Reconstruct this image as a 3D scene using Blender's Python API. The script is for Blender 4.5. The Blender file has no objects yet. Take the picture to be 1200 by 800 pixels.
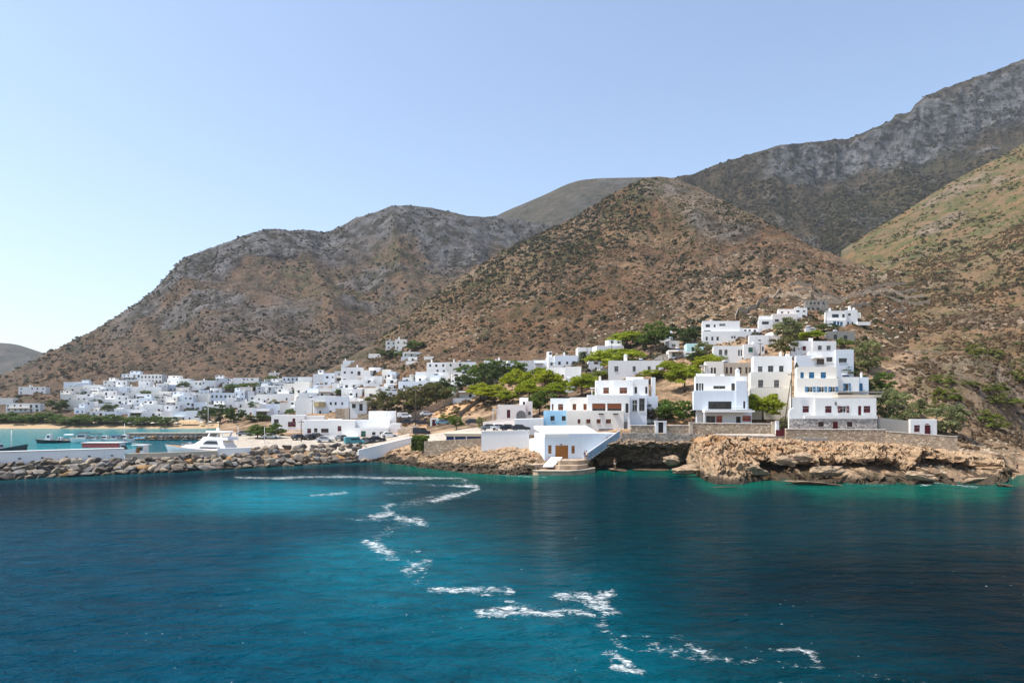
import bpy, math, random
import numpy as np
from math import radians, sin, cos, pi
from mathutils import Vector, Matrix

SC = bpy.context.scene
COL = SC.collection
# ------------------------------------------------------------------ camera, sky, sun, exposure
H = 12.7                                    # eye height on the ferry deck
cd = bpy.data.cameras.new('camera'); CAM = bpy.data.objects.new('camera', cd); COL.objects.link(CAM)
CAM.location = (0, 0, H); CAM.rotation_euler = (radians(90), 0, 0)
cd.sensor_width = 36; cd.lens = 24; cd.shift_y = 76/1200; cd.clip_start = 0.5; cd.clip_end = 30000
SC.camera = CAM
SUN_EL, SUN_AZ = radians(62), radians(-101)   # azimuth measured from +Y (straight ahead) towards +X
W = bpy.data.worlds.new('World'); SC.world = W; W.use_nodes = True
wn = W.node_tree.nodes; bg = wn['Background']
sky = wn.new('ShaderNodeTexSky'); sky.sky_type = 'NISHITA'; sky.sun_disc = False
sky.sun_elevation = SUN_EL; sky.sun_rotation = SUN_AZ
sky.altitude = 0; sky.air_density = 1.0; sky.dust_density = 1.3; sky.ozone_density = 0.4
W.node_tree.links.new(sky.outputs[0], bg.inputs['Color']); bg.inputs['Strength'].default_value = 0.109
sl = bpy.data.lights.new('sun', 'SUN'); sl.energy = 3.3; sl.angle = radians(0.53); sl.color = (1.0, 0.94, 0.84)
SUN = bpy.data.objects.new('sun', sl); COL.objects.link(SUN)
sd = Vector((sin(SUN_AZ)*cos(SUN_EL), cos(SUN_AZ)*cos(SUN_EL), sin(SUN_EL)))
SUN.rotation_euler = sd.to_track_quat('Z', 'Y').to_euler()
SC.view_settings.view_transform = 'Standard'; SC.view_settings.look = 'None'
SC.view_settings.gamma = 1; SC.view_settings.use_curve_mapping = False
SC.view_settings.exposure = 1.13
SC.cycles.max_bounces = 6; SC.cycles.diffuse_bounces = 3; SC.cycles.glossy_bounces = 3
SC.cycles.transparent_max_bounces = 8; SC.cycles.volume_bounces = 0
SC.cycles.use_denoising = True
random.seed(7); RNG = np.random.default_rng(11)

# ------------------------------------------------------------------ helpers
def wx(px, d): return (px-600)/800*d
def wz(py, d): return H+(476-py)/800*d
def P(px, py, d): return Vector((wx(px, d), d, wz(py, d)))
def dwater(py): return 800*H/(py-476)

def _hash(i, j, k, s):
    with np.errstate(over='ignore'):
        h = (i.astype(np.int64)*374761393 + j.astype(np.int64)*668265263 + k.astype(np.int64)*2147483647 + s*974634777) & 0x7fffffff
        h = ((h ^ (h >> 13))*1274126177) & 0x7fffffff
        h = ((h ^ (h >> 16))*60493) & 0x7fffffff
    return (h & 0xffff)/65535.0
def vnoise(x, y, z=None, s=0):
    """smooth value noise, about -1..1"""
    x = np.asarray(x, float); y = np.asarray(y, float)
    z = np.zeros_like(x) if z is None else np.asarray(z, float)
    i, j, k = np.floor(x), np.floor(y), np.floor(z)
    fx, fy, fz = x-i, y-j, z-k
    ux, uy, uz = (f*f*f*(f*(f*6-15)+10) for f in (fx, fy, fz))
    i = i.astype(np.int64); j = j.astype(np.int64); k = k.astype(np.int64)
    r = 0
    for a in (0, 1):
        for b in (0, 1):
            for c in (0, 1):
                w = (ux if a else 1-ux)*(uy if b else 1-uy)*(uz if c else 1-uz)
                r = r + w*_hash(i+a, j+b, k+c, s)
    return r*2-1
def fbm(x, y, z=None, o=4, s=0, gain=0.5):
    r, a, t = 0, 1.0, 0
    for n in range(o):
        f = 2.03**n
        r = r + a*vnoise(np.asarray(x)*f+17.3*n, np.asarray(y)*f-9.1*n, None if z is None else np.asarray(z)*f, s+n)
        t += a; a *= gain
    return r/t*1.5
def ridged(x, y, z=None, o=4, s=0):
    r, a, t = 0, 1.0, 0
    for n in range(o):
        f = 2.1**n
        v = 1-np.abs(vnoise(np.asarray(x)*f+5.3*n, np.asarray(y)*f+3.7*n, None if z is None else np.asarray(z)*f, s+n))*1.6
        r = r + a*v; t += a; a *= 0.5
    return r/t
def sstep(a, b, x):
    t = np.clip((x-a)/(b-a), 0, 1); return t*t*(3-2*t)

def mesh_np(name, V, F, mats=(), smooth=False, attrs=None, mi=None):
    """V (n,3), F (m,3|4) ints"""
    V = np.asarray(V, np.float32); F = np.asarray(F, np.int32)
    me = bpy.data.meshes.new(name); n = F.shape[1]
    me.vertices.add(len(V)); me.vertices.foreach_set('co', V.ravel())
    me.loops.add(F.size); me.loops.foreach_set('vertex_index', F.ravel())
    me.polygons.add(len(F)); me.polygons.foreach_set('loop_start', np.arange(0, F.size, n, dtype=np.int32))
    me.polygons.foreach_set('loop_total', np.full(len(F), n, np.int32))
    if mi is not None: me.polygons.foreach_set('material_index', np.asarray(mi, np.int32))
    me.polygons.foreach_set('use_smooth', np.full(len(F), smooth, bool))
    for m in mats: me.materials.append(m)
    for k, a in (attrs or {}).items():
        a = np.asarray(a, np.float32)
        if a.ndim == 1:
            at = me.attributes.new(k, 'FLOAT', 'POINT'); at.data.foreach_set('value', a)
        else:
            at = me.attributes.new(k, 'FLOAT_COLOR', 'POINT'); at.data.foreach_set('color', a.ravel())
    me.update(calc_edges=True)
    return me
def grid_faces(nc, nr):
    i = np.arange(nc-1)[:, None]*nr + np.arange(nr-1)[None, :]
    i = i.ravel()
    return np.stack([i, i+nr, i+nr+1, i+1], 1)

def ob(name, data, parent=None, loc=None, label=None, cat=None, group=None, kind=None, rz=None):
    o = bpy.data.objects.new(name, data); COL.objects.link(o)
    if parent is not None: o.parent = parent
    if loc is not None: o.location = loc
    if rz is not None: o.rotation_euler = (0, 0, rz)
    if label: o['label'] = label
    if cat: o['category'] = cat
    if group: o['group'] = group
    if kind: o['kind'] = kind
    return o
def copy_tree(o, parent=None):
    c = o.copy(); COL.objects.link(c); c.parent = parent
    for ch in list(o.children): copy_tree(ch, c)
    return c

class MB:
    def __init__(s): s.v = []; s.f = []; s.m = []; s.sm = []
    def quad(s, *p, m=0):
        b = len(s.v); s.v += [tuple(q) for q in p]; s.f.append(tuple(range(b, b+len(p)))); s.m.append(m); s.sm.append(False); return s
    def box(s, x0, x1, y0, y1, z0, z1, m=0, skip=''):
        b = len(s.v)
        s.v += [(x0,y0,z0),(x1,y0,z0),(x1,y1,z0),(x0,y1,z0),(x0,y0,z1),(x1,y0,z1),(x1,y1,z1),(x0,y1,z1)]
        for c, f in (('b',(0,3,2,1)),('t',(4,5,6,7)),('f',(0,1,5,4)),('r',(1,2,6,5)),('k',(2,3,7,6)),('l',(3,0,4,7))):
            if c not in skip: s.f.append(tuple(b+i for i in f)); s.m.append(m); s.sm.append(False)
        return s
    def tube(s, p0, p1, r0, r1=None, n=8, m=0, caps=True):
        r1 = r0 if r1 is None else r1
        p0, p1 = Vector(p0), Vector(p1); d = (p1-p0)
        if d.length < 1e-6: return s
        q = d.to_track_quat('Z', 'Y'); b = len(s.v)
        for p, r in ((p0, r0), (p1, r1)):
            for i in range(n):
                a = 2*pi*i/n; s.v.append(tuple(p + q @ Vector((cos(a)*r, sin(a)*r, 0))))
        for i in range(n):
            j = (i+1) % n; s.f.append((b+i, b+j, b+n+j, b+n+i)); s.m.append(m); s.sm.append(True)
        if caps:
            s.f.append(tuple(b+i for i in reversed(range(n)))); s.m.append(m); s.sm.append(False)
            s.f.append(tuple(b+n+i for i in range(n))); s.m.append(m); s.sm.append(False)
        return s
    def loft(s, rings, m=0, close=True, caps=True, smooth=False):
        b = len(s.v); n = len(rings[0])
        for r in rings: s.v += [tuple(p) for p in r]
        for k in range(len(rings)-1):
            for i in range(n if close else n-1):
                j = (i+1) % n
                s.f.append((b+k*n+i, b+k*n+j, b+(k+1)*n+j, b+(k+1)*n+i)); s.m.append(m); s.sm.append(smooth)
        if caps:
            s.f.append(tuple(b+i for i in reversed(range(n)))); s.m.append(m); s.sm.append(False)
            s.f.append(tuple(b+(len(rings)-1)*n+i for i in range(n))); s.m.append(m); s.sm.append(False)
        return s
    def prism(s, pts, y0, y1, m=0):
        """polygon in x,z extruded along y"""
        return s.loft([[(x, y0, z) for x, z in pts], [(x, y1, z) for x, z in pts]], m=m)
    def mesh(s, name, mats):
        me = bpy.data.meshes.new(name); me.from_pydata(s.v, [], s.f)
        for q in (mats if isinstance(mats, (list, tuple)) else [mats]): me.materials.append(q)
        me.polygons.foreach_set('material_index', s.m); me.polygons.foreach_set('use_smooth', s.sm)
        me.update(); return me
    def build(s, name, mats, parent=None, **k): return ob(name, s.mesh(name, mats), parent, **k)

# ------------------------------------------------------------------ materials
class NT:
    def __init__(s, name):
        s.mat = bpy.data.materials.new(name); s.mat.use_nodes = True
        s.t = s.mat.node_tree; s.n = s.t.nodes; s.l = s.t.links
        s.p = s.n['Principled BSDF']; s.p.inputs['Specular IOR Level'].default_value = 0.25
        s.out = s.n['Material Output']
    def set(s, node, i, v):
        if isinstance(v, bpy.types.NodeSocket): s.l.new(v, node.inputs[i])
        elif v is not None: node.inputs[i].default_value = v
    def pos(s, kind='Object'):
        return s.n.new('ShaderNodeTexCoord').outputs[kind]
    def world(s): return s.n.new('ShaderNodeNewGeometry').outputs['Position']
    def scaled(s, v, sc):
        m = s.n.new('ShaderNodeMapping'); s.l.new(v, m.inputs['Vector']); m.inputs['Scale'].default_value = sc; return m.outputs[0]
    def noise(s, v, scale, detail=4, rough=0.55, dist=0, col=False):
        t = s.n.new('ShaderNodeTexNoise'); s.l.new(v, t.inputs['Vector'])
        t.inputs['Scale'].default_value = scale; t.inputs['Detail'].default_value = detail
        t.inputs['Roughness'].default_value = rough; t.inputs['Distortion'].default_value = dist
        return t.outputs['Color' if col else 'Fac']
    def voro(s, v, scale, feature='F1', out='Distance'):
        t = s.n.new('ShaderNodeTexVoronoi'); t.feature = feature; s.l.new(v, t.inputs['Vector']); t.inputs['Scale'].default_value = scale
        return t.outputs[out]
    def ramp(s, f, stops, interp='LINEAR'):
        r = s.n.new('ShaderNodeValToRGB'); s.l.new(f, r.inputs[0]); e = r.color_ramp.elements; r.color_ramp.interpolation = interp
        while len(e) < len(stops): e.new(0.5)
        for k, (p, c) in enumerate(stops):
            e[k].position = p
            e[k].color = (c, c, c, 1) if isinstance(c, (int, float)) else (*c, 1)
        return r.outputs[0]
    def mix(s, f, a, b, mode='MIX'):
        m = s.n.new('ShaderNodeMix'); m.data_type = 'RGBA'; m.blend_type = mode
        s.set(m, 0, f)
        for i, v in ((6, a), (7, b)): s.set(m, i, (*v, 1) if isinstance(v, tuple) and len(v) == 3 else v)
        return m.outputs[2]
    def math(s, op, a, b=None, c=None, clamp=False):
        m = s.n.new('ShaderNodeMath'); m.operation = op; m.use_clamp = clamp
        s.set(m, 0, a); s.set(m, 1, b)
        if c is not None: s.set(m, 2, c)
        return m.outputs[0]
    def attr(s, name, out='Fac'):
        a = s.n.new('ShaderNodeAttribute'); a.attribute_name = name; return a.outputs[out]
    def rnd(s): return s.n.new('ShaderNodeObjectInfo').outputs['Random']
    def bump(s, h, strength=0.5, dist=0.1, nrm=None):
        b = s.n.new('ShaderNodeBump'); s.set(b, 'Height', h); b.inputs['Strength'].default_value = strength; b.inputs['Distance'].default_value = dist
        if nrm is not None: s.l.new(nrm, b.inputs['Normal'])
        return b.outputs[0]
    def fin(s, color=None, rough=0.85, normal=None, **k):
        if color is not None: s.set(s.p, 'Base Color', (*color, 1) if isinstance(color, tuple) and len(color) == 3 else color)
        s.set(s.p, 'Roughness', rough)
        if normal is not None: s.l.new(normal, s.p.inputs['Normal'])
        for q, v in k.items(): s.set(s.p, q.replace('_', ' '), v)
        return s.mat

_MC = {}
def plain(name, c, rough=0.7, var=0.08, scale=3.0, spec=0.25):
    """painted or bare material with a little wear"""
    k = name
    if k in _MC: return _MC[k]
    t = NT(name); n = t.noise(t.pos(), scale, 4)
    f = t.ramp(n, [(0.3, 1-var*1.6), (0.7, 1+var)])
    col = t.mix(1.0, c, f, 'MULTIPLY')
    t.p.inputs['Specular IOR Level'].default_value = spec
    _MC[k] = t.fin(col, rough); return _MC[k]

def plaster(name, c, dirt=0.5):
    if name in _MC: return _MC[name]
    t = NT(name); w = t.world()
    big = t.noise(w, 0.35, 5, 0.6); streak = t.noise(t.scaled(w, (2.2, 2.2, 0.25)), 1.0, 5, 0.65); fine = t.noise(w, 9, 3)
    d = tuple(q*k for q, k in zip(c, (0.72, 0.70, 0.66)))
    f = t.math('MULTIPLY', t.ramp(streak, [(0.48, 0.0), (0.78, 1.0)]), t.ramp(big, [(0.35, 0.1), (0.7, 1.0)]))
    col = t.mix(t.math('MULTIPLY', f, dirt), c, d)
    col = t.mix(t.math('MULTIPLY', t.rnd(), 0.10), col, tuple(q*k for q, k in zip(c, (1.0, 0.95, 0.86))))
    _MC[name] = t.fin(col, 0.85, t.bump(t.math('ADD', fine, t.math('MULTIPLY', big, 2.0)), 0.25, 0.03)); return _MC[name]

def stonework(name, c1, c2, c3, scale=2.6, mortar=(0.30, 0.27, 0.23)):
    if name in _MC: return _MC[name]
    t = NT(name); w = t.scaled(t.world(), (1, 1, 1.55))
    dn = t.n.new('ShaderNodeVectorMath'); dn.operation = 'ADD'; t.l.new(w, dn.inputs[0])
    t.l.new(t.scaled(t.noise(t.world(), 3, 2, col=True), (0.22,)*3), dn.inputs[1])
    e = t.voro(dn.outputs[0], scale, 'DISTANCE_TO_EDGE'); c = t.voro(dn.outputs[0], scale, 'F1', 'Color')
    sep = t.n.new('ShaderNodeSeparateColor'); t.l.new(c, sep.inputs[0])
    stone = t.ramp(sep.outputs[0], [(0.0, c1), (0.45, c2), (0.8, c3), (1.0, tuple(q*1.5 for q in c3))])
    stone = t.mix(1.0, stone, t.ramp(t.noise(t.world(), 5, 5, 0.7), [(0.25, 0.6), (0.75, 1.3)]), 'MULTIPLY')
    joint = t.ramp(e, [(0.02, 0.0), (0.09, 1.0)])
    _MC[name] = t.fin(t.mix(joint, mortar, stone), 0.9, t.bump(t.math('ADD', joint, t.noise(t.world(), 6, 4)), 0.8, 0.09)); return _MC[name]

WHITE = plaster('white_limewash', (0.80, 0.80, 0.79))
CREAM = plaster('cream_limewash', (0.80, 0.76, 0.69))
BLUEW = plaster('pale_blue_limewash', (0.36, 0.63, 0.83))
PALEB = plaster('blue_white_and_shade_limewash', (0.70, 0.76, 0.83))  # blue tinged houses; the tint also stands in for shade on white walls
PINKW = plaster('rose_white_limewash', (0.78, 0.71, 0.67))
GREYC = plaster('bare_concrete', (0.27, 0.265, 0.25), 0.7)
BEIGE = plaster('beige_render', (0.50, 0.43, 0.34), 0.5)
TURQ = plaster('turquoise_limewash', (0.45, 0.68, 0.66))
ROOFW = plaster('white_roof_coating', (0.82, 0.81, 0.79), 0.45)
STONE_B = stonework('brown_rubble_wall', (0.33, 0.23, 0.15), (0.45, 0.335, 0.225), (0.58, 0.46, 0.33))
STONE_G = stonework('grey_rubble_wall', (0.19, 0.175, 0.155), (0.29, 0.265, 0.235), (0.42, 0.39, 0.345))
STONE_W = stonework('pointed_stone_wall', (0.22, 0.19, 0.17), (0.36, 0.32, 0.28), (0.50, 0.46, 0.42), 2.2, (0.68, 0.66, 0.63))
WC = {'w': WHITE, 'c': CREAM, 'b': PALEB, 'B': BLUEW, 'p': PINKW, 'g': GREYC, 's': STONE_G, 'e': BEIGE, 't': TURQ, 'S': STONE_W, 'o': STONE_B}
PAINT = {'blue': plain('blue_shutter_paint', (0.012, 0.17, 0.36), 0.55), 'maroon': plain('maroon_shutter_paint', (0.13, 0.012, 0.02), 0.55),
         'brown': plain('brown_shutter_wood', (0.22, 0.07, 0.03), 0.6), 'grey': plain('grey_shutter_paint', (0.17, 0.165, 0.16), 0.6),
         'green': plain('green_shutter_paint', (0.02, 0.16, 0.10), 0.55), 'orange': plain('varnished_door_wood', (0.36, 0.14, 0.03), 0.5),
         'white': plain('white_joinery_paint', (0.75, 0.75, 0.73), 0.5), 'dark': plain('dark_joinery', (0.035, 0.032, 0.03), 0.5),
         'navy': plain('navy_paint', (0.02, 0.05, 0.16), 0.5), 'red': plain('red_paint', (0.40, 0.07, 0.03), 0.5)}
def _glass():
    t = NT('dark_window_glass'); t.p.inputs['Specular IOR Level'].default_value = 0.5
    c = t.ramp(t.noise(t.world(), 0.8, 2), [(0.35, (0.012, 0.014, 0.016)), (0.7, (0.05, 0.052, 0.055))])
    return t.fin(c, 0.08)
GLASS = _glass()
# ------------------------------------------------------------------ terrain
def hill_mat(name, earth, scrub, rockc, fine=1.0, blue=1.0):
    t = NT(name); w = t.world()
    n1 = t.noise(w, 0.012*fine, 6, 0.62); n2 = t.noise(w, 0.09*fine, 6, 0.68); n3 = t.noise(w, 0.55*fine, 4, 0.7)
    n4 = t.noise(t.scaled(w, (1, 1, 2.5)), 0.16*fine, 5, 0.7)
    col = t.mix(t.ramp(n1, [(0.35, 0), (0.65, 1)]), earth, tuple(q*k for q, k in zip(earth, (1.22, 1.05, 0.86))))
    col = t.mix(t.ramp(n2, [(0.46, 0), (0.60, 0.8)]), col, scrub)
    sc = t.voro(w, 0.42*fine)
    spots = t.math('MULTIPLY', t.ramp(sc, [(0.22, 1), (0.42, 0)]), t.ramp(n2, [(0.36, 0.1), (0.56, 1.0)]))
    col = t.mix(t.math('MULTIPLY', spots, 0.75), col, tuple(q*0.55 for q in scrub))
    pale = t.math('MULTIPLY', t.ramp(n4, [(0.56, 0), (0.66, 1)]), t.ramp(n3, [(0.45, 0), (0.6, 1)]))
    pale = t.math('MULTIPLY', pale, t.math('ADD', t.math('MULTIPLY', t.attr('pale'), 0.9), 0.22))
    col = t.mix(pale, col, (0.40, 0.335, 0.26))
    col = t.mix(t.math('MULTIPLY', t.attr('green'), t.ramp(n2, [(0.40, 0.0), (0.58, 0.85)])), col, (0.085, 0.095, 0.030))
    cl = t.noise(t.scaled(w, (1, 1, 0.35)), 0.05*fine, 7, 0.72)
    rk = t.mix(t.ramp(cl, [(0.36, 0), (0.66, 1)]), tuple(q*0.52 for q in rockc), tuple(q*1.15 for q in rockc))
    rk = t.mix(t.ramp(n2, [(0.44, 0), (0.58, 0.9)]), rk, tuple(q*0.75 for q in scrub))
    rf = t.math('MULTIPLY', t.attr('rock'), t.ramp(t.noise(w, 0.03*fine, 6, 0.65), [(0.30, 0.55), (0.50, 1.0)]), clamp=True)
    col = t.mix(rf, col, rk)
    col = t.mix(1.0, col, (blue,)*3, 'MULTIPLY')
    tn = t.math('MULTIPLY', t.attr('tan'), t.math('ADD', .25, t.math('MULTIPLY', t.ramp(n4, [(.40, 0), (.60, 1)]), .75)))
    tn = t.math('MULTIPLY', tn, t.math('SUBTRACT', 1, t.math('MULTIPLY', t.ramp(n3, [(.52, 0), (.68, 1)]), .6)))
    col = t.mix(tn, col, t.mix(n1, (.40, .235, .125), (.46, .345, .23)))
    h = t.math('ADD', t.math('MULTIPLY', n2, 3.0), t.math('ADD', t.math('MULTIPLY', n3, 0.6), t.math('MULTIPLY', t.math('MULTIPLY', cl, 6.0), t.attr('rock'))))
    return t.fin(col, 0.95, t.bump(h, 1.0, 1.5/fine))

def pchip(x, y, xq):
    x = np.asarray(x, float); y = np.asarray(y, float); h = np.diff(x); dl = np.diff(y)/h
    m = np.zeros_like(y)
    w1, w2 = 2*h[1:]+h[:-1], h[1:]+2*h[:-1]
    ok = dl[1:]*dl[:-1] > 0
    with np.errstate(divide='ignore', invalid='ignore'):
        hm = (w1+w2)/(w1/dl[:-1]+w2/dl[1:])
    m[1:-1] = np.where(ok, hm, 0); m[0] = dl[0]; m[-1] = dl[-1]
    i = np.clip(np.searchsorted(x, xq)-1, 0, len(x)-2); t = (xq-x[i])/h[i]
    return ((1+2*t)*(1-t)**2*y[i] + t*(1-t)**2*h[i]*m[i] + t*t*(3-2*t)*y[i+1] + t*t*(t-1)*h[i]*m[i+1])

LAYERS = []
def layer(name, pxs, KY, KD, rows, mat, noise, edges=(None, None), back=(120, 0.35), attrs=None, label=None, pin=0):
    """pxs: grid columns (bearings); KY/KD: (ncol, nknot) sight-line heights and distances of the slope's break lines.
    rows: samples between successive break lines."""
    nk = KY.shape[1]; ts = [np.zeros(1)]
    for k in range(nk-1): ts.append(k+np.arange(1, rows[k]+1)/rows[k])
    ts = np.concatenate(ts); nc = len(pxs)
    KZ = H+(476-KY)/800*KD
    D = np.zeros((nc, len(ts))); Z = np.zeros_like(D)
    kk = np.arange(nk)
    for i in range(nc):
        d = pchip(kk, KD[i], ts); D[i] = d; Z[i] = pchip(KD[i], KZ[i], d)
    T = np.broadcast_to(ts, D.shape)
    # back slope behind the crest, and a skirt below the foot
    bd = np.array([0.06, 0.2, 0.5, 1.0])*back[0]
    D = np.concatenate([D[:, :1]-2.5, D, D[:, -1:]+bd], 1)
    Z = np.concatenate([Z[:, :1]-3.0, Z, Z[:, -1:]-bd*back[1]*np.linspace(.5, 1, 4)], 1)
    T = np.concatenate([T[:, :1], T, np.full((nc, 4), nk-1.0)], 1)
    PX = np.broadcast_to(np.asarray(pxs, float)[:, None], D.shape)
    X = (PX-600)/800*D
    Z = Z+noise(X, D, Z, T, PX)
    if edges[0] is not None: Z[:1] = -4
    if edges[1] is not None: Z[-1:] = -4
    LAYERS.append((np.asarray(pxs, float), D, Z))
    V = np.stack([X, D, Z], -1).reshape(-1, 3)
    at = {k: f(X, D, Z, T, PX).ravel() for k, f in (attrs or {}).items()}
    me = mesh_np(name, V, grid_faces(*D.shape), [mat], True, at)
    return ob(name, me, kind='structure', label=label)

def ground(px, d):
    z = -5.0
    for pxs, D, Z in LAYERS:
        if pxs[0] <= px <= pxs[-1]:
            i = int(np.clip(np.searchsorted(pxs, px)-1, 0, len(pxs)-2)); f = (px-pxs[i])/(pxs[i+1]-pxs[i])
            za = np.interp(d, D[i], Z[i], -9, -9); zb = np.interp(d, D[i+1], Z[i+1], -9, -9)
            z = max(z, za*(1-f)+zb*f)
    return float(z)
def hit(px, py, d0=100, d1=1200):
    """distance at which the sight line through (px, py) first meets the land"""
    d = d0
    while d < d1:
        if ground(px, d) >= wz(py, d): return d
        d += max(1.0, d*0.006)
    return d1

def interp_rows(tab, pxs, nk, smooth=4):
    ks = sorted(tab); A = np.array([[c for pr in tab[k] for c in pr] for k in ks], float)
    out = np.stack([np.interp(pxs, ks, A[:, j]) for j in range(A.shape[1])], 1)
    if smooth:
        w = np.hanning(2*smooth+3)[1:-1]; w /= w.sum()
        pad = np.pad(out, ((smooth, smooth), (0, 0)), 'edge')
        out = np.stack([np.convolve(pad[:, j], w, 'valid') for j in range(out.shape[1])], 1)
    return out[:, 0::2], out[:, 1::2]

# waterline, top of the shore rock and the terrace behind it: (bearing px, sight height, distance)
SHORE = np.array([(255,549),(300,547),(350,545),(400,542),(432,541),(470,545),(500,549),(540,553),(580,556),(625,557),(640,554),(688,551),(697,547.5),(802,547.5),
    (812,553),(825,561),(840,566),(870,566),(885,563),(900,562),(930,563),(960,568),(1000,566),(1060,567),(1090,567),(1120,569),(1170,571),(1182,565),(1192,557),(1210,555),(1300,560),(1460,566)], float)
TOP = np.array([(255,534,151),(430,532,164),(470,527,158),(540,525,145),(600,528,138.5),(640,538,135.5),(685,535,139),(697,514.5,142.6),(805,514.5,142.6),(815,515,138),(840,515,134),(900,517,133),(960,521,131),
    (1000,520,130),(1060,527,128),(1120,535,125),(1170,545,121),(1190,545,141),(1300,540,141),(1460,540,141)], float)
TER = np.array([(255,522,164),(300,521,165),(430,516,175),(470,511,178),(540,505,165),(600,503,155),(640,510,150),(690,506,150),(740,507,148),(800,507,147),(850,509,141),(900,511,139),(950,515,138),(1000,516,137),
    (1060,519,137),(1120,526,137),(1170,530,140),(1200,532,156),(1300,530,156),(1460,520,156)], float)
TER2 = np.array([(255,507,200),(300,505,200),(430,497,225),(470,493,225),(540,489,205),(600,491,176),(640,490,168),(690,488,166),(740,491,162),(800,493,160),(850,495,155),(900,495,154),(950,497,150),(1000,498,150),
    (1060,500,152),(1120,502,154),(1200,505,175),(1300,480,172),(1460,445,170)], float)
def front_knots(pxs):
    sy = np.interp(pxs, SHORE[:, 0], SHORE[:, 1]); ky = [sy]; kd = [800*H/(sy-476)]
    for A in (TOP, TER, TER2):
        ky.append(np.interp(pxs, A[:, 0], A[:, 1])); kd.append(np.interp(pxs, A[:, 0], A[:, 2]))
    ky, kd = np.stack(ky, 1), np.stack(kd, 1)
    for k in range(1, 4): kd[:, k] = np.maximum(kd[:, k], kd[:, k-1]+1.2)
    return ky, kd

M_HILL = hill_mat('dry_scrub_hillside', (0.185, 0.112, 0.064), (0.075, 0.058, 0.028), (0.30, 0.265, 0.23), 1.0, .54)
M_MOUNT = hill_mat('grey_brown_mountainside', (0.160, 0.110, 0.074), (0.062, 0.054, 0.033), (0.235, 0.23, 0.235), 0.62, .60)
M_CLIFF = hill_mat('limestone_mountainside', (0.120, 0.100, 0.068), (0.045, 0.048, 0.028), (0.34, 0.345, 0.36), 0.55, .41)  # rock toned darker and bluer, standing in for shade on the cliffs
M_FAR = hill_mat('far_hillside', (0.12, 0.105, 0.085), (0.06, 0.06, 0.045), (0.22, 0.21, 0.20), 0.4, .48)
M_RIGHT = hill_mat('russet_scrub_hillside', (0.172, 0.115, 0.068), (0.085, 0.066, 0.036), (0.30, 0.25, 0.20), 1.0, .92)

def SINK(T, m): return m*1.6*sstep(0, .25, T)*(1-sstep(1.05, 1.75, T))      # room for the rocky shore laid over it
# front hill with the village on its foot
pF = np.linspace(256, 1140, 560)
FT = {255:[(500,300),(490,370),(486,420),(484,450)],300:[(490,290),(480,370),(475,420),(473,450)],350:[(482,290),(464,370),(454,420),(449,460)],400:[(472,290),(447,370),(433,420),(424,465)],
 430:[(470,285),(438,365),(420,420),(405,465)],460:[(467,275),(432,360),(408,430),(387,490)],500:[(462,270),(428,350),(390,435),(352,515)],540:[(457,260),(422,345),(372,440),(325,535)],
 600:[(456,240),(422,330),(352,450),(290,560)],640:[(455,230),(420,322),(340,460),(271,575)],670:[(452,226),(413,318),(330,462),(257,584)],700:[(448,222),(405,315),(318,465),(238,592)],740:[(445,215),(397,308),(303,468),(215,600)],
 757:[(444,211),(394,305),(300,467),(208,602)],770:[(443,208),(392,303),(299,465),(206,602)],785:[(442,205),(388,300),(299,460),(208,601)],800:[(440,202),(385,298),(300,455),(212,598)],830:[(440,195),(379,290),(303,440),(225,586)],850:[(440,190),(376,285),(305,430),(236,575)],
 880:[(437,188),(371,280),(308,412),(250,557)],900:[(435,188),(368,278),(312,400),(261,545)],950:[(430,188),(360,270),(325,370),(288,495)],1000:[(432,186),(366,262),(340,345),(305,455)],1050:[(440,185),(385,255),(352,330),(320,425)],
 1090:[(452,185),(397,258),(366,320),(335,400)],1110:[(462,185),(410,258),(378,320),(350,385)],1140:[(500,185),(470,250),(450,320),(430,370)]}
ky1, kd1 = front_knots(pF); ky2, kd2 = interp_rows(FT, pF, 4)
def nF(X, D, Z, T, PX):
    e = sstep(3.1, 4.6, T); cr = 1-0.8*sstep(6.4, 7.0, T)
    g = ridged(PX/60, D/260, o=3, s=3)-0.55
    return e*cr*(g*7*sstep(4.3, 6, T) + fbm(X/60, D/60, o=5, s=5)*5.0*sstep(4.2, 5.5, T) + fbm(X/14, D/14, o=4, s=9)*1.9 + fbm(X/4.5, D/4.5, o=3, s=19)*0.75) + sstep(0.9, 1.6, T)*(1-e)*fbm(X/6, D/6, o=3, s=15)*0.12 - SINK(T, sstep(433, 441, PX)*(1-sstep(618, 630, PX))+sstep(806, 818, PX))
def rockF(X, D, Z, T, PX):
    r = sstep(0.25, 0.6, fbm(X/50, D/40, o=4, s=21))*0.6
    band = np.exp(-((T-6.62-0.1*np.sin(PX/23))/0.13)**2)*sstep(795, 815, PX)*(1-sstep(868, 900, PX))
    band2 = np.exp(-((T-6.85)/0.12)**2)*sstep(735, 760, PX)*(1-sstep(840, 880, PX))*0.7
    return np.clip(r*0.45+band*1.4+band2, 0, 1)
def paleF(X, D, Z, T, PX):
    return np.clip(sstep(690, 830, PX)*(1-sstep(930, 1010, PX))*sstep(4.6, 5.1, T)*(1-sstep(6.1, 6.7, T)) + 0.5*sstep(0.1, .5, fbm(X/70, D/70, o=3, s=31)), 0, 1)
def greenF(X, D, Z, T, PX):
    return np.clip(0.8*sstep(6.0, 6.8, T)*sstep(0, .5, fbm(X/40, D/40, o=3, s=33)+.2)+0.35*sstep(.1, .6, fbm(X/90, D/60, o=3, s=35)) + 0.5*sstep(700, 640, PX)*sstep(6, 6.6, T), 0, 1)
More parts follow.
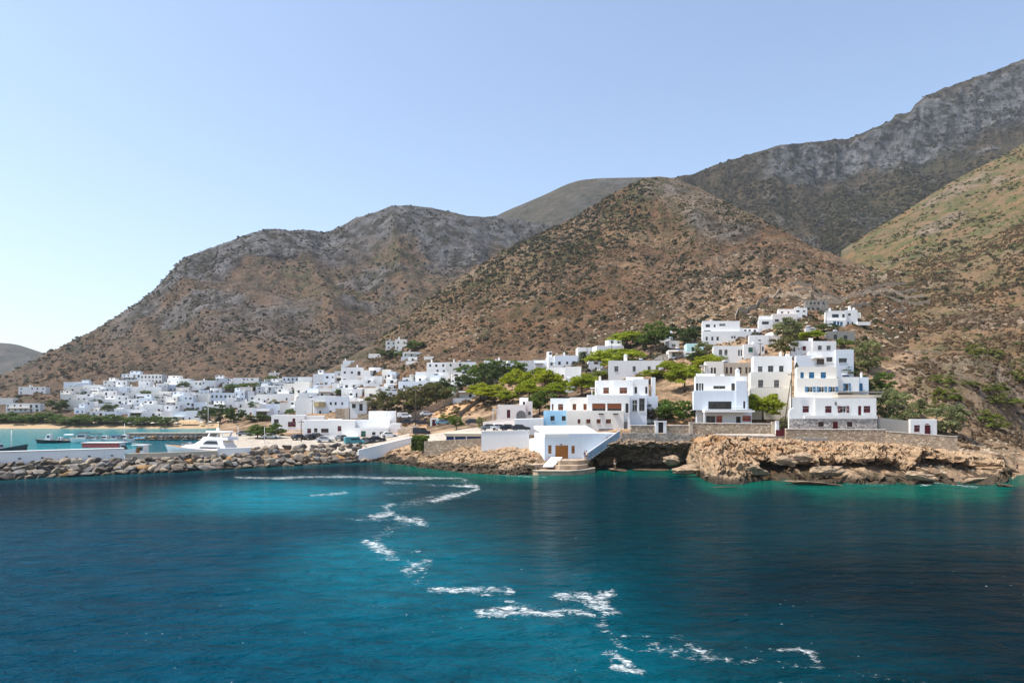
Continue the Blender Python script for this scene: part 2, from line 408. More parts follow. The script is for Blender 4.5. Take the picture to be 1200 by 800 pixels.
def tanF(X, D, Z, T, PX): return np.clip(.8*sstep(5.3, 4.2, T)*sstep(-.5, .3, fbm(X/12, D/12, o=3, s=39)) + .55*sstep(760, 850, PX)*(1-sstep(960, 1040, PX))*sstep(6.3, 5.2, T)*sstep(-.3, .3, fbm(X/25, D/25, o=4, s=41)) + .25*sstep(-.1, .4, fbm(X/45, D/30, o=4, s=42)), 0, 1)
AF = {'tan': tanF, 'rock': rockF, 'pale': paleF, 'green': greenF}
layer('front_hill', pF, np.concatenate([ky1, ky2], 1), np.concatenate([kd1, kd2], 1), [8, 10, 12, 30, 44, 84, 80], M_HILL, nF, ('e', 'e'), (200, 0.5), AF)

# hillside on the right
pQ = np.concatenate([np.linspace(985, 1225, 300), np.linspace(1227, 1460, 120)])
QT = {980:[(482,180),(440,260),(335,440),(297,600)],1010:[(470,180),(421,260),(325,430),(277,605)],1050:[(452,178),(394,260),(318,420),(253,610)],1077:[(448,180),(385,262),(312,415),(237,614)],1120:[(440,185),(372,270),(300,410),(210,620)],
 1180:[(431,196),(351,282),(270,418),(179,635)],1200:[(428,200),(345,285),(260,420),(168,640)],1300:[(400,205),(310,290),(210,430),(105,650)],1460:[(350,215),(250,300),(140,450),(30,670)]}
ky1, kd1 = front_knots(pQ); ky2, kd2 = interp_rows(QT, pQ, 4)
lo = (1-sstep(1040, 1060, pQ))[:, None]*12; ky1 = ky1+lo
def nQ(X, D, Z, T, PX):
    e = sstep(1.6, 4.2, T); cr = 1-0.8*sstep(6.5, 7.0, T)
    g = ridged(PX/75+D/500, D/300, o=3, s=43)-0.55
    return cr*(e*(g*3.5*sstep(4, 6, T) + fbm(X/50, D/50, o=5, s=45)*2.6*sstep(4, 5.4, T) + fbm(X/12, D/12, o=4, s=49)*1.5 + fbm(X/3.6, D/3.6, o=2, s=50)*.5) + sstep(1.0, 2.2, T)*fbm(X/5, D/5, o=3, s=59)*0.35 + sstep(1.0, 2, T)*ridged(X/2.2, D/2.2, o=2, s=53)*0.22) - SINK(T, 1-sstep(1178, 1188, PX))
AQ = {'tan': lambda X, D, Z, T, PX: np.clip(1.0*sstep(4.4, 2.4, T)*sstep(1165, 1085, PX+12*fbm(X/8, D/8, o=3, s=68)) + sstep(3.0, 2.0, T) + .2*sstep(0, .4, fbm(X/30, D/22, o=4, s=69))*sstep(5.5, 4.6, T), 0, .8),
      'rock': lambda X, D, Z, T, PX: np.clip(sstep(.2, .6, fbm(X/45, D/45, o=4, s=61))*.5+0.5*sstep(2.2, 1.2, T), 0, 1),
      'pale': lambda X, D, Z, T, PX: np.clip(sstep(4.4, 2.6, T)*1.1*sstep(1150, 1060, PX) + sstep(3.2, 1.9, T) + .5*sstep(.1, .5, fbm(X/60, D/60, o=3, s=63)), 0, 1),
      'green': lambda X, D, Z, T, PX: np.clip(sstep(4.9, 6.2, T)*.7 + .45*sstep(.15, .5, fbm(X/22, D/14, o=3, s=65))*sstep(3.3, 3.9, T), 0, 1)}
layer('right_hillside', pQ, np.concatenate([ky1, ky2], 1), np.concatenate([kd1, kd2], 1), [8, 10, 24, 70, 64, 70, 60], M_RIGHT, nQ, ('e', None), (200, 0.5), AQ)

# left mountain above the far beach
pM = np.linspace(-330, 860, 560)
MT = {-330:[(502,391),(499,402),(497,425),(496,455),(494,505),(492,570),(490,700),(488,800)],-150:[(502,391),(497,402),(493,422),(488,450),(484,490),(482,550),(478,640),(475,720)],-60:[(502,391),(496,402),(490,422),(482,450),(474,490),(466,550),(462,640),(460,720)],
 0:[(502,391),(496,402),(489,422),(480,450),(468,490),(456,550),(446,640),(437,760)],50:[(502,391),(496,402),(489,423),(479,452),(465,497),(452,560),(434,680),(416,790)],100:[(502,391),(496,402),(488,425),(478,455),(462,505),(447,570),(420,700),(393,830)],
 165:[(502,391),(496,402),(488,425),(477,455),(460,505),(444,570),(395,735),(355,880)],183:[(502,391),(496,402),(488,425),(477,455),(460,505),(444,570),(386,745),(340,895)],
 215:[(502,391),(496,402),(488,425),(477,455),(460,505),(444,570),(370,760),(304,920)],240:[(502,391),(496,402),(488,425),(477,455),(460,505),(443,570),(362,770),(293,935)],280:[(503,385),(496,402),(488,425),(476,455),(460,505),(441,570),(356,785),(279,965)],330:[(503,385),(497,402),(488,425),(476,455),(460,505),(440,565),(350,800),(270,1000)],383:[(503,385),(497,402),(488,425),(474,455),(456,505),(436,565),(345,825),(272,1030)],
 420:[(503,385),(497,402),(488,425),(470,455),(452,505),(434,565),(342,840),(253,1045)],470:[(503,385),(497,402),(488,425),(468,455),(450,505),(430,570),(338,850),(239,1060)],500:[(503,385),(497,402),(488,425),(468,455),(450,505),(430,575),(336,860),(241,1085)],545:[(503,385),(497,402),(488,425),(470,455),(452,505),(430,585),(340,880),(252,1130)],
 590:[(503,385),(497,402),(488,425),(472,455),(455,505),(432,595),(345,900),(253,1200)],650:[(503,385),(497,402),(488,425),(474,455),(458,505),(436,600),(350,920),(262,1240)],700:[(503,385),(497,402),(488,425),(476,455),(462,505),(440,600),(370,930),(288,1250)],860:[(503,385),(497,402),(490,425),(482,455),(470,505),(455,600),(420,930),(380,1250)]}
kyM, kdM = interp_rows(MT, pM, 8)
def nM(X, D, Z, T, PX):
    e = sstep(3.4, 5.2, T); cr = 1-0.75*sstep(6.75, 7.0, T)
    g = ridged(PX/85+D/900, D/520, o=4, s=73)-0.55
    return e*cr*(g*26*sstep(4.8, 6.3, T) + fbm(X/130, D/130, o=6, s=75)*15*sstep(4.8, 6.2, T) + fbm(X/28, D/28, o=4, s=79)*4.2 + fbm(X/9, D/9, o=3, s=83)*1.3) + sstep(.8, 1.6, T)*(1-e)*fbm(X/9, D/9, o=3, s=85)*0.25
AM = {'rock': lambda X, D, Z, T, PX: np.clip(sstep(6.35, 6.75, T+0.25*fbm(X/80, D/80, o=3, s=91))*1.1 + .8*sstep(.05, .5, fbm(X/90, D/70, Z/60, o=5, s=93))*sstep(5.2, 6, T), 0, 1)*sstep(100, 180, PX+0*T),
      'pale': lambda X, D, Z, T, PX: np.clip(.7*sstep(0, .4, fbm(X/110, D/110, o=4, s=95)), 0, 1),
      'green': lambda X, D, Z, T, PX: np.clip(.45*sstep(5.2, 6.2, T)*sstep(-.2, .4, fbm(X/80, D/80, o=4, s=97)) + .3*sstep(4.8, 4.0, T), 0, 1)}
layer('left_mountain', pM, kyM, kdM, [4, 5, 8, 14, 24, 70, 120], M_MOUNT, nM, (None, None), (300, 0.5), AM)

# limestone mountain behind on the right
pR = np.linspace(690, 1460, 430)
RT = {690:[(410,780),(340,930),(290,1050),(255,1150)],760:[(380,800),(300,950),(250,1050),(217,1120)],810:[(380,800),(300,950),(240,1090),(203,1150)],870:[(375,800),(290,980),(222,1120),(183,1180)],885:[(375,800),(288,980),(219,1125),(179,1184)],930:[(370,800),(280,980),(212,1140),(167,1200)],
 1000:[(360,800),(275,980),(205,1165),(161,1230)],1046:[(350,800),(270,980),(195,1165),(142,1240)],1049:[(350,800),(269,980),(194,1165),(134,1240)],1067:[(346,800),(266,980),(190,1165),(132,1242)],1070:[(346,800),(265,980),(189,1165),(126,1242)],1084:[(342,805),(260,985),(185,1170),(114,1250)],1100:[(338,810),(255,990),(180,1175),(105,1260)],
 1200:[(300,820),(220,1000),(152,1195),(70,1290)],1350:[(250,820),(180,1000),(110,1200),(25,1320)],1460:[(220,820),(150,1000),(80,1200),(-5,1340)]}
kyR, kdR = interp_rows(RT, pR, 4, 1)
def nR(X, D, Z, T, PX):
    cr = 1-0.8*sstep(2.8, 3.0, T)
    g = ridged(PX/70+D/800, D/500, o=4, s=103)-0.55
    return cr*(g*24*(1-sstep(1.9, 2.2, T)) + fbm(X/110, D/110, o=6, s=105)*13 + (ridged(PX/18, Z/60, o=4, s=109)-.5)*17*sstep(1.85, 2.2, T) + fbm(X/22, D/22, o=4, s=111)*4)
AR = {'rock': lambda X, D, Z, T, PX: np.clip((sstep(1.85, 2.1, T+.18*fbm(PX/40, T*2, o=4, s=115))*(1-.8*sstep(2.85, 2.97, T+.1*fbm(PX/25, T*4, o=3, s=116)))*sstep(880, 915, PX)) + .55*sstep(.15, .5, fbm(X/60, D/60, Z/50, o=5, s=117)), 0, 1),
      'pale': lambda X, D, Z, T, PX: np.clip(.6*sstep(.1, .5, fbm(X/60, D/60, o=4, s=119)), 0, 1),
      'green': lambda X, D, Z, T, PX: np.clip(.5*sstep(-.1, .5, fbm(X/90, D/90, o=4, s=121)), 0, 1)}
layer('cliff_mountain', pR, kyR, kdR, [40, 80, 110], M_CLIFF, nR, (None, None), (300, 0.5), AR)

# rounded far hill and the far headland
pB = np.linspace(500, 900, 150)
BT = {500:[(340,1350),(305,1550),(290,1750)],540:[(340,1350),(300,1550),(275,1750)],590:[(335,1350),(288,1550),(249,1750)],640:[(330,1350),(272,1550),(228,1750)],665:[(328,1350),(268,1550),(216,1750)],680:[(325,1350),(262,1550),(211,1750)],700:[(325,1350),(260,1550),(209,1750)],740:[(325,1350),(258,1550),(208,1750)],780:[(325,1350),(258,1550),(207,1750)],830:[(330,1350),(265,1550),(220,1750)],900:[(335,1350),(280,1550),(245,1750)]}
kyB, kdB = interp_rows(BT, pB, 3, 4)
AZ = {'rock': lambda X, D, Z, T, PX: .45*sstep(.2, .5, fbm(X/90, D/90, o=4, s=131)), 'pale': lambda X, D, Z, T, PX: .5+0*X, 'green': lambda X, D, Z, T, PX: .4+0*X}
layer('far_hill', pB, kyB, kdB, [40, 50], M_FAR, lambda X, D, Z, T, PX: (1-.9*sstep(1.7, 2, T))*(fbm(X/140, D/140, o=5, s=133)*16), (None, None), (400, .4), AZ)
pH = np.linspace(-260, 170, 120)
HT = {-260:[(478,2100),(452,2350),(432,2500)],-150:[(478,2100),(440,2350),(416,2500)],-40:[(478,2100),(430,2350),(403,2500)],0:[(478,2100),(428,2350),(401.5,2500)],20:[(478,2100),(430,2350),(403,2500)],50:[(478,2100),(436,2350),(413,2500)],80:[(478,2100),(445,2350),(426,2500)],170:[(478,2100),(470,2350),(460,2500)]}
kyH, kdH = interp_rows(HT, pH, 3, 4)
layer('far_headland', pH, kyH, kdH, [25, 30], M_FAR, lambda X, D, Z, T, PX: (1-.9*sstep(1.7, 2, T))*sstep(0, .4, T)*(fbm(X/160, D/160, o=5, s=143)*18), (None, None), (500, .4), AZ)

# ------------------------------------------------------------------ sea
FOAM = [  # strokes of wake foam: [(px, py), ...], half width in sight pixels, strength
 ([(275,559),(330,560),(370,558),(420,559),(470,560),(540,560),(545,562)], 1.3, .95), ([(365,555),(400,556)], .9, .7), ([(452,565),(500,568),(530,569)], 1.5, .8), ([(508,587),(525,582),(545,578),(560,572.5),(557,569.6),(530,569)], 1.4, 1.0),
 ([(365,580),(405,577)], 1.4, .9), ([(445,579),(488,577)], 1.4, .7), ([(440,605),(458,600),(452,594),(458,592)], 2.4, .95), ([(405,608),(440,609),(465,611)], 1.2, .7), ([(470,607),(485,611),(497,615),(488,607)], 2.6, .95),
 ([(428,634),(440,638),(447,645),(455,647)], 2.8, 1.0), ([(445,655),(470,656),(480,658)], 2.0, .8), ([(475,668),(485,662),(500,658),(495,668),(480,672)], 3.4, .9), ([(480,647),(490,646)], 1.3, .8),
 ([(508,690),(530,691),(560,689),(595,690),(600,693)], 2.6, 1.0), ([(575,700),(590,705),(605,703)], 5, .55), ([(565,718),(590,716),(610,714),(620,718),(650,719),(672,716),(690,719)], 3.4, 1.0),
 ([(660,698),(680,698),(700,702),(715,716),(690,706),(712,697)], 4.0, 1.0), ([(712,742),(722,745),(760,746)], 2.2, .7), ([(717,765),(728,772),(740,782),(748,786),(722,780)], 4.6, 1.0), ([(765,756),(775,763),(810,760),(830,768)], 4.0, .85), ([(790,746),(800,747)], 2.2, .7), ([(750,778),(765,784)], 4.0, .6),
 ([(910,762),(935,760),(952,766),(958,775)], 2.6, .95), ([(930,780),(980,786),(1060,797)], 2.4, .6), ([(1010,795),(1090,800)], 3, .5), ([(770,781),(850,779),(910,776)], 1.6, .45), ([(600,563),(635,563)], 1.1, .6),
 ([(540,562),(555,573),(520,584),(480,590),(458,600),(482,611),(450,624),(434,636),(450,650),(480,660),(500,668),(490,681),(530,690),(592,696),(602,706),(640,716),(690,712),(714,706),(702,730),(730,760),(780,765),(830,772),(905,776),(960,782),(1040,794)], 3.2, .74), ([(420,575),(520,590)], 3, .35), ([(400,590),(440,592)], 1.2, .6), ([(580,556),(640,559)], .7, .8), ([(985,566),(1000,566),(1035,568)], .7, .7), ([(1083,567),(1100,566),(1130,569),(1145,570)], 1.3, 1.0), ([(1180,556),(1200,554)], .6, .7), ([(500,550),(580,557)], .5, .5)]
def water():
    pxs = np.linspace(-420, 1620, 820)
    pys = np.concatenate([np.array([476.6, 477.2, 478.5, 480.5, 483]), np.arange(485, 620, .8), np.arange(620, 900, 1.5), np.array([905, 930, 1000, 1200, 1800, 3500])])
    D = np.broadcast_to(dwater(pys)[None, :], (len(pxs), len(pys))); PX = np.broadcast_to(pxs[:, None], D.shape); PY = np.broadcast_to(pys[None, :], D.shape)
    X = (PX-600)/800*D
    # body colour of the water: sand and rock bottoms, depth
    ds = 800*H/(np.interp(PX, SHORE[:, 0], SHORE[:, 1])-476)-D       # metres off the shore line
    n = fbm(X/14, D/14, o=4, s=201); n2 = fbm(X/40, D/40, o=3, s=205)
    def C(c): return np.array(c)[None, None, :]
    deep = C((.0003, .009, .015)); blue = C((.0003, .038, .070)); teal = C((.0006, .024, .030)); green = C((.001, .075, .055)); cyan = C((.0015, .125, .175)); mole = C((.008, .055, .066)); turq = C((.018, .165, .195))
    def mx(a, b, f): return a+(b-a)*np.clip(f, 0, 1)[..., None]
    c = mx(np.broadcast_to(deep, D.shape+(3,)), np.broadcast_to(blue, D.shape+(3,)), sstep(12, -14, X+n2*8)*sstep(95, 60, D)*.85+sstep(-.6, .7, n2)*.2)
    c = mx(c, np.broadcast_to(C((.0006, .021, .030)), D.shape+(3,)), sstep(42, 64, D+n2*8)*sstep(-25, 5, X+n2*8)*.9)
    c = mx(c, np.broadcast_to(blue, D.shape+(3,)), sstep(26, 12, D+n2*5)*.5)
    c = mx(c, np.broadcast_to(teal, D.shape+(3,)), sstep(40, 12, ds+n*6)*sstep(420, 470, PX)*.9)
    c = mx(c, np.broadcast_to(green, D.shape+(3,)), sstep(24, 2, ds+n*7)*sstep(400, 500, PX))
    c = mx(c, np.broadcast_to(cyan, D.shape+(3,)), np.exp(-((X+33+n*3)/15)**2-((D-98-n*5)/17)**2)*1.15)
    c = mx(c, np.broadcast_to(cyan, D.shape+(3,)), .45*np.exp(-((X+9+n*3)/8)**2-((D-55-n*4)/16)**2))
    c = mx(c, np.broadcast_to(cyan, D.shape+(3,)), .22*np.exp(-((X-3+n*3)/9)**2-((D-33-n*4)/9)**2))
    mo = np.interp(PX, [0, 200, 432, 440], [118, 132, 156, 156])-D
    c = mx(c, np.broadcast_to(mole, D.shape+(3,)), sstep(12, 2, mo+n*3)*sstep(500, 420, PX)*.8)
    c = mx(c, np.broadcast_to(turq, D.shape+(3,)), sstep(-4, -14, mo)*sstep(310, 290, PX)*np.where(PX < 260, 1, 1))
    inner = sstep(-4, -14, mo)*sstep(150, 175, PX)*sstep(310, 300, PX)*sstep(300, 270, D)
    c = mx(c, np.broadcast_to(C((.008, .085, .115)), D.shape+(3,)), inner)
    f = np.zeros(D.shape)
    for pts, hw, st in FOAM:
        q = np.array(pts, float); wob = 2.6*fbm(X/5, D/5, o=3, s=211)
        best = np.full(D.shape, 1e9)
        for (ax, ay), (bx, by) in zip(q[:-1], q[1:]):
            ax_, ay_, bx_, by_ = ax, ay*2.2, bx, by*2.2; L = (bx_-ax_)**2+(by_-ay_)**2
            t = np.clip(((PX-ax_)*(bx_-ax_)+(PY*2.2-ay_)*(by_-ay_))/L, 0, 1)
            best = np.minimum(best, np.hypot(PX-(ax_+t*(bx_-ax_)), PY*2.2-(ay_+t*(by_-ay_))))
        hw = hw*.85; f = np.maximum(f, st*(1-sstep(.05, 4.2, (best+wob*hw*.8)/(hw*2.2))))
    churn = np.zeros(D.shape)
    for pts, hw, st in FOAM:
        q = np.array(pts, float); cx, cy = q[:, 0].mean(), q[:, 1].mean(); dd = dwater(cy); wxx = (cx-600)/800*dd
        churn = np.maximum(churn, min(1, hw/2.6)*st*np.exp(-((X-wxx+n*2)/(5+hw))**2-((D-dd+n2*2)/(6+hw*1.4))**2))
    c = mx(c, np.broadcast_to(cyan, D.shape+(3,)), churn*(.26-.16*sstep(660, 860, PX+n*40)))
    V = np.stack([X, D, np.zeros_like(X)], -1).reshape(-1, 3)
    col = np.concatenate([c, np.ones(D.shape+(1,))], -1).reshape(-1, 4)
    t = NT('sea_water'); w = t.world()
    base = t.attr('tint', 'Color')
    base = t.mix(1.0, base, t.ramp(t.noise(t.scaled(w, (.5, 1, 1)), .55, 5, .7), [(.3, .72), (.7, 1.3)]), 'MULTIPLY')
    fn = t.noise(t.scaled(w, (.8, 1, 1)), 1.7, 8, .78, 1.1); fo = t.attr('foam')
    m = t.math('SUBTRACT', t.math('ADD', t.math('MULTIPLY', fo, .37), fn), .80)
    m = t.math('MULTIPLY', t.math('MULTIPLY', m, 4.5, clamp=True), t.math('GREATER_THAN', fo, .02))
    sp = t.math('MULTIPLY', t.ramp(t.noise(w, 3.2, 2, .5), [(.735, 0), (.76, 1)]), t.ramp(t.noise(w, .09, 3), [(.45, 0), (.6, .55)]))
    m = t.math('MAXIMUM', m, sp)
    colr = t.mix(m, base, (.78, .80, .80))
    wv = t.math('ADD', t.math('MULTIPLY', t.noise(t.scaled(w, (.55, 1.1, 1)), .75, 4, .62, .3), 1.0), t.math('MULTIPLY', t.noise(t.scaled(w, (.45, 1, 1)), .16, 3, .5), 2.4))
    fine = t.noise(t.scaled(w, (.7, 1.1, 1)), 3.4, 3, .6)
    nb = t.bump(fine, .9, .16, t.bump(wv, 1.0, .95))
    t.p.inputs['IOR'].default_value = 1.333; t.p.inputs['Specular IOR Level'].default_value = .012
    mt = t.fin(colr, t.math('ADD', .10, t.math('MULTIPLY', m, .6)), nb)
    me = mesh_np('sea', V, grid_faces(*D.shape), [mt], True, {'tint': col, 'foam': f.ravel()})
    ob('sea', me, kind='structure', label='deep blue and teal sea with white wake foam')
water()
t = NT('seabed_sand'); SAND = t.fin(t.mix(t.noise(t.world(), .4, 5), (.30, .21, .12), (.42, .31, .19)), .95)
bed = MB(); bed.quad((-4000, -400, -6), (4000, -400, -6), (4000, 4500, -6), (-4000, 4500, -6)); bed.build('ground', SAND, kind='structure')

# sandy beach along the far bay: a strip laid just above the slope
bx = np.linspace(-330, 292, 260); V = []
for p in bx:
    for d in np.linspace(388, 416, 8): V.append(((p-600)/800*d, d, max(ground(p, d), -1.5)+.22+.2*math.sin(p/23)*0))
ob('beach', mesh_np('beach', V, grid_faces(len(bx), 8), [SAND], True), kind='structure')

# ------------------------------------------------------------------ rocky shore and sea cave
def shore_mat():
    t = NT('weathered_shore_rock'); w = t.world()
    n1 = t.noise(w, .35, 6, .65); n2 = t.noise(t.scaled(w, (1, 1, 2.4)), 1.3, 6, .72, .4); n3 = t.noise(w, 6, 4, .7)
    c = t.ramp(n2, [(.28, (.13, .085, .052)), (.45, (.33, .22, .13)), (.62, (.45, .325, .21)), (.8, (.54, .43, .31))])
    c = t.mix(t.math('MULTIPLY', t.ramp(n1, [(.5, 0), (.7, 1)]), t.attr('ochre')), c, (.44, .22, .09))
    c = t.mix(t.math('MULTIPLY', t.ramp(n3, [(.5, 0), (.75, .6)]), .7), c, (.12, .09, .065))
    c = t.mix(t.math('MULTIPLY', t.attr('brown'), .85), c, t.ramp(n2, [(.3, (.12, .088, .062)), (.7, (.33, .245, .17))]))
    c = t.mix(t.attr('wet'), c, t.ramp(n1, [(.35, (.028, .02, .012)), (.7, (.075, .052, .026))]))
    h = t.math('ADD', t.math('MULTIPLY', n2, 1.0), t.math('MULTIPLY', n3, .25))
    return t.fin(c, t.math('SUBTRACT', .9, t.math('MULTIPLY', t.attr('wet'), .4)), t.bump(h, 1.0, .28))
M_SHORE = shore_mat()
def cells(x, y, z):
    """cellular noise: a value per block and the distance to the crack between blocks"""
    i, j, k = np.floor(x).astype(np.int64), np.floor(y).astype(np.int64), np.floor(z).astype(np.int64); f1 = np.full(x.shape, 9.); f2 = f1.copy(); v = np.zeros(x.shape)
    for a in (-1, 0, 1):
        for b_ in (-1, 0, 1):
            for c in (-1, 0, 1):
                p, q, r = i+a, j+b_, k+c
                d = np.sqrt((p+.9*_hash(p, q, r, 1)-x)**2+(q+.9*_hash(p, q, r, 2)-y)**2+(r+.9*_hash(p, q, r, 3)-z)**2)
                nb = d < f1; f2 = np.where(nb, f1, np.minimum(f2, d)); v = np.where(nb, _hash(p, q, r, 4), v); f1 = np.where(nb, d, f1)
    return v, f2-f1
def shore(name, p0, p1, step, nd, bulge, label, cave=False, a_=1.0):
    pxs = np.arange(p0, p1, step); s = np.interp(pxs, SHORE[:, 0], SHORE[:, 1]); dw = 800*H/(s-476)
    dt = np.interp(pxs, TOP[:, 0], TOP[:, 2]); zt = H+(476-np.interp(pxs, TOP[:, 0], TOP[:, 1]))/800*dt
    t = np.linspace(0, 1, nd)
    T = np.broadcast_to(t, (len(pxs), nd)); PX = np.broadcast_to(pxs[:, None], T.shape)
    if not cave:
        k = bulge(pxs)[:, None]
        dr = np.interp(pxs, TER[:, 0], TER[:, 2]); zr = H+(476-np.interp(pxs, TER[:, 0], TER[:, 1]))/800*dr
        U = np.clip(T/.8, 0, 1); Q_ = np.clip((T-.8)/.2, 0, 1)*.75
        D = (dw-2.0)[:, None]+(dt-dw+2.0)[:, None]*U+np.maximum(dr-dt, 1)[:, None]*Q_
        Z = -1.2+(zt[:, None]+1.2)*U**k+(zr-zt)[:, None]*Q_
    else:
        lip = bulge(pxs)                                        # how deep the overhang is
        prof_d = np.array([5.2, 2.0, .5, 0, .15, .9, 2.6, 4.6, 5.3, 5.2, 4.2, 2.2, .8]); prof_z = np.array([1.0, 1.0, .98, .93, .86, .80, .72, .55, .35, .15, .02, -.08, -.2])
        u = np.linspace(0, len(prof_d)-1, nd); pd = np.interp(u, np.arange(len(prof_d)), prof_d); pz = np.interp(u, np.arange(len(prof_d)), prof_z)
        D = 137.2+(pd[None, :]-2.0)*lip[:, None]+1.0; Z = (zt*np.interp(pxs, [690, 699, 712, 728, 800, 812, 822], [.50, .70, .86, 1, 1, .93, .78])+.35*fbm(pxs/9, pxs*0, o=3, s=333))[:, None]*pz[None, :]
    X = (PX-600)/800*D
    e = sstep(0, .1, T)*(1-.75*sstep(.7, 1, T)) if not cave else np.clip(1-np.abs(T-.5)*2, 0, 1)**.3
    a0 = a_
    st = (Z*1.15+fbm(X/7, D/7, o=3, s=301)*.8); terr = (st-np.floor(st))**2
    big = fbm(X/5.0, D/5.0, Z/3.5, o=4, s=305); med = ridged(X/1.7, D/1.9, Z/1.0, o=4, s=309); sm = fbm(X/.55, D/.55, Z/.4, o=3, s=313)
    a = a0
    dz = e*a*(big*.95+(med-.55)*1.25+sm*.22+terr*.25) if not cave else e*(big*.25+(med-.55)*.3+sm*.12)
    dy = e*((med-.5)*-1.0+big*.7+fbm(X/2, Z/1.1, D/2, o=3, s=317)*.8)*(a0 if not cave else .9)
    bid, crk = cells(X/1.5+.25*sm, D/1.7, Z/.95+.3*sm); cid, crk2 = cells(X/.55, D/.6, Z/.42)
    dz = dz+e*(bid-.5)*.85*a0*(.4 if cave else 1); dy = dy+e*((bid*7.3 % 1)-.5)*1.5*a0+e*(cid-.5)*.30+e*(1-sstep(.02, .16, crk))*.45+e*(1-sstep(.03, .2, crk2))*.12
    if not cave and a0 == 1:                     # wave-cut hollows under ledges
        hol = sstep(-.22, .12, fbm(X/5.5+3, D*0+7, Z/5, o=3, s=341))*sstep(845, 872, PX)
        dy = dy+hol*7.5*sstep(.1, .8, Z)*(1-sstep(2.5, 2.9, Z+.5*fbm(X/2, Z, o=2, s=343)))
        dy = dy-1.3*sstep(2.5, 2.9, Z)*(1-sstep(3.5, 4.6, Z))*hol
    Z = Z+dz; D2 = D+dy
    if not cave: Z = np.maximum(Z, -1.5)
    X = X+e*fbm(X/1.6, D/1.6, Z/1.2, o=3, s=319)*.5
    zl = 1.15+.6*fbm(X/3, D/3, o=3, s=321)
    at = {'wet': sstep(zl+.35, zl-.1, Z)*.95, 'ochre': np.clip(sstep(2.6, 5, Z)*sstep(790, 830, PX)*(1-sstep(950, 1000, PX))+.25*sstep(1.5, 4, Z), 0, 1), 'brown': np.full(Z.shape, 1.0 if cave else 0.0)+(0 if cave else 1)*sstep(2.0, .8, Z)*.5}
    me = mesh_np(name, np.stack([X, D2, Z], -1).reshape(-1, 3), grid_faces(*D.shape), [M_SHORE], False, {k: v.ravel() for k, v in at.items()})
    ob(name, me, kind='structure', label=label)
def bul(p): return np.interp(p, [430, 480, 560, 640, 812, 830, 860, 930, 960, 1000, 1060, 1120, 1186], [.9, .7, .62, .8, .35, .3, .42, .8, .95, .8, .75, .8, .9])
shore('rocky_shore', 433, 632, .8, 90, bul, 'pale flat shore rock', a_=.42)
shore('rocky_shore', 806, 1188, .75, 120, bul, 'jagged tan shore rock')
shore('cave_cliff', 690, 822, .8, 110, lambda p: np.interp(p, [690, 700, 715, 735, 800, 815, 822], [.6, 1.0, 1.2, .75, .6, .5, .4]), 'shaded cliff with overhang', True)
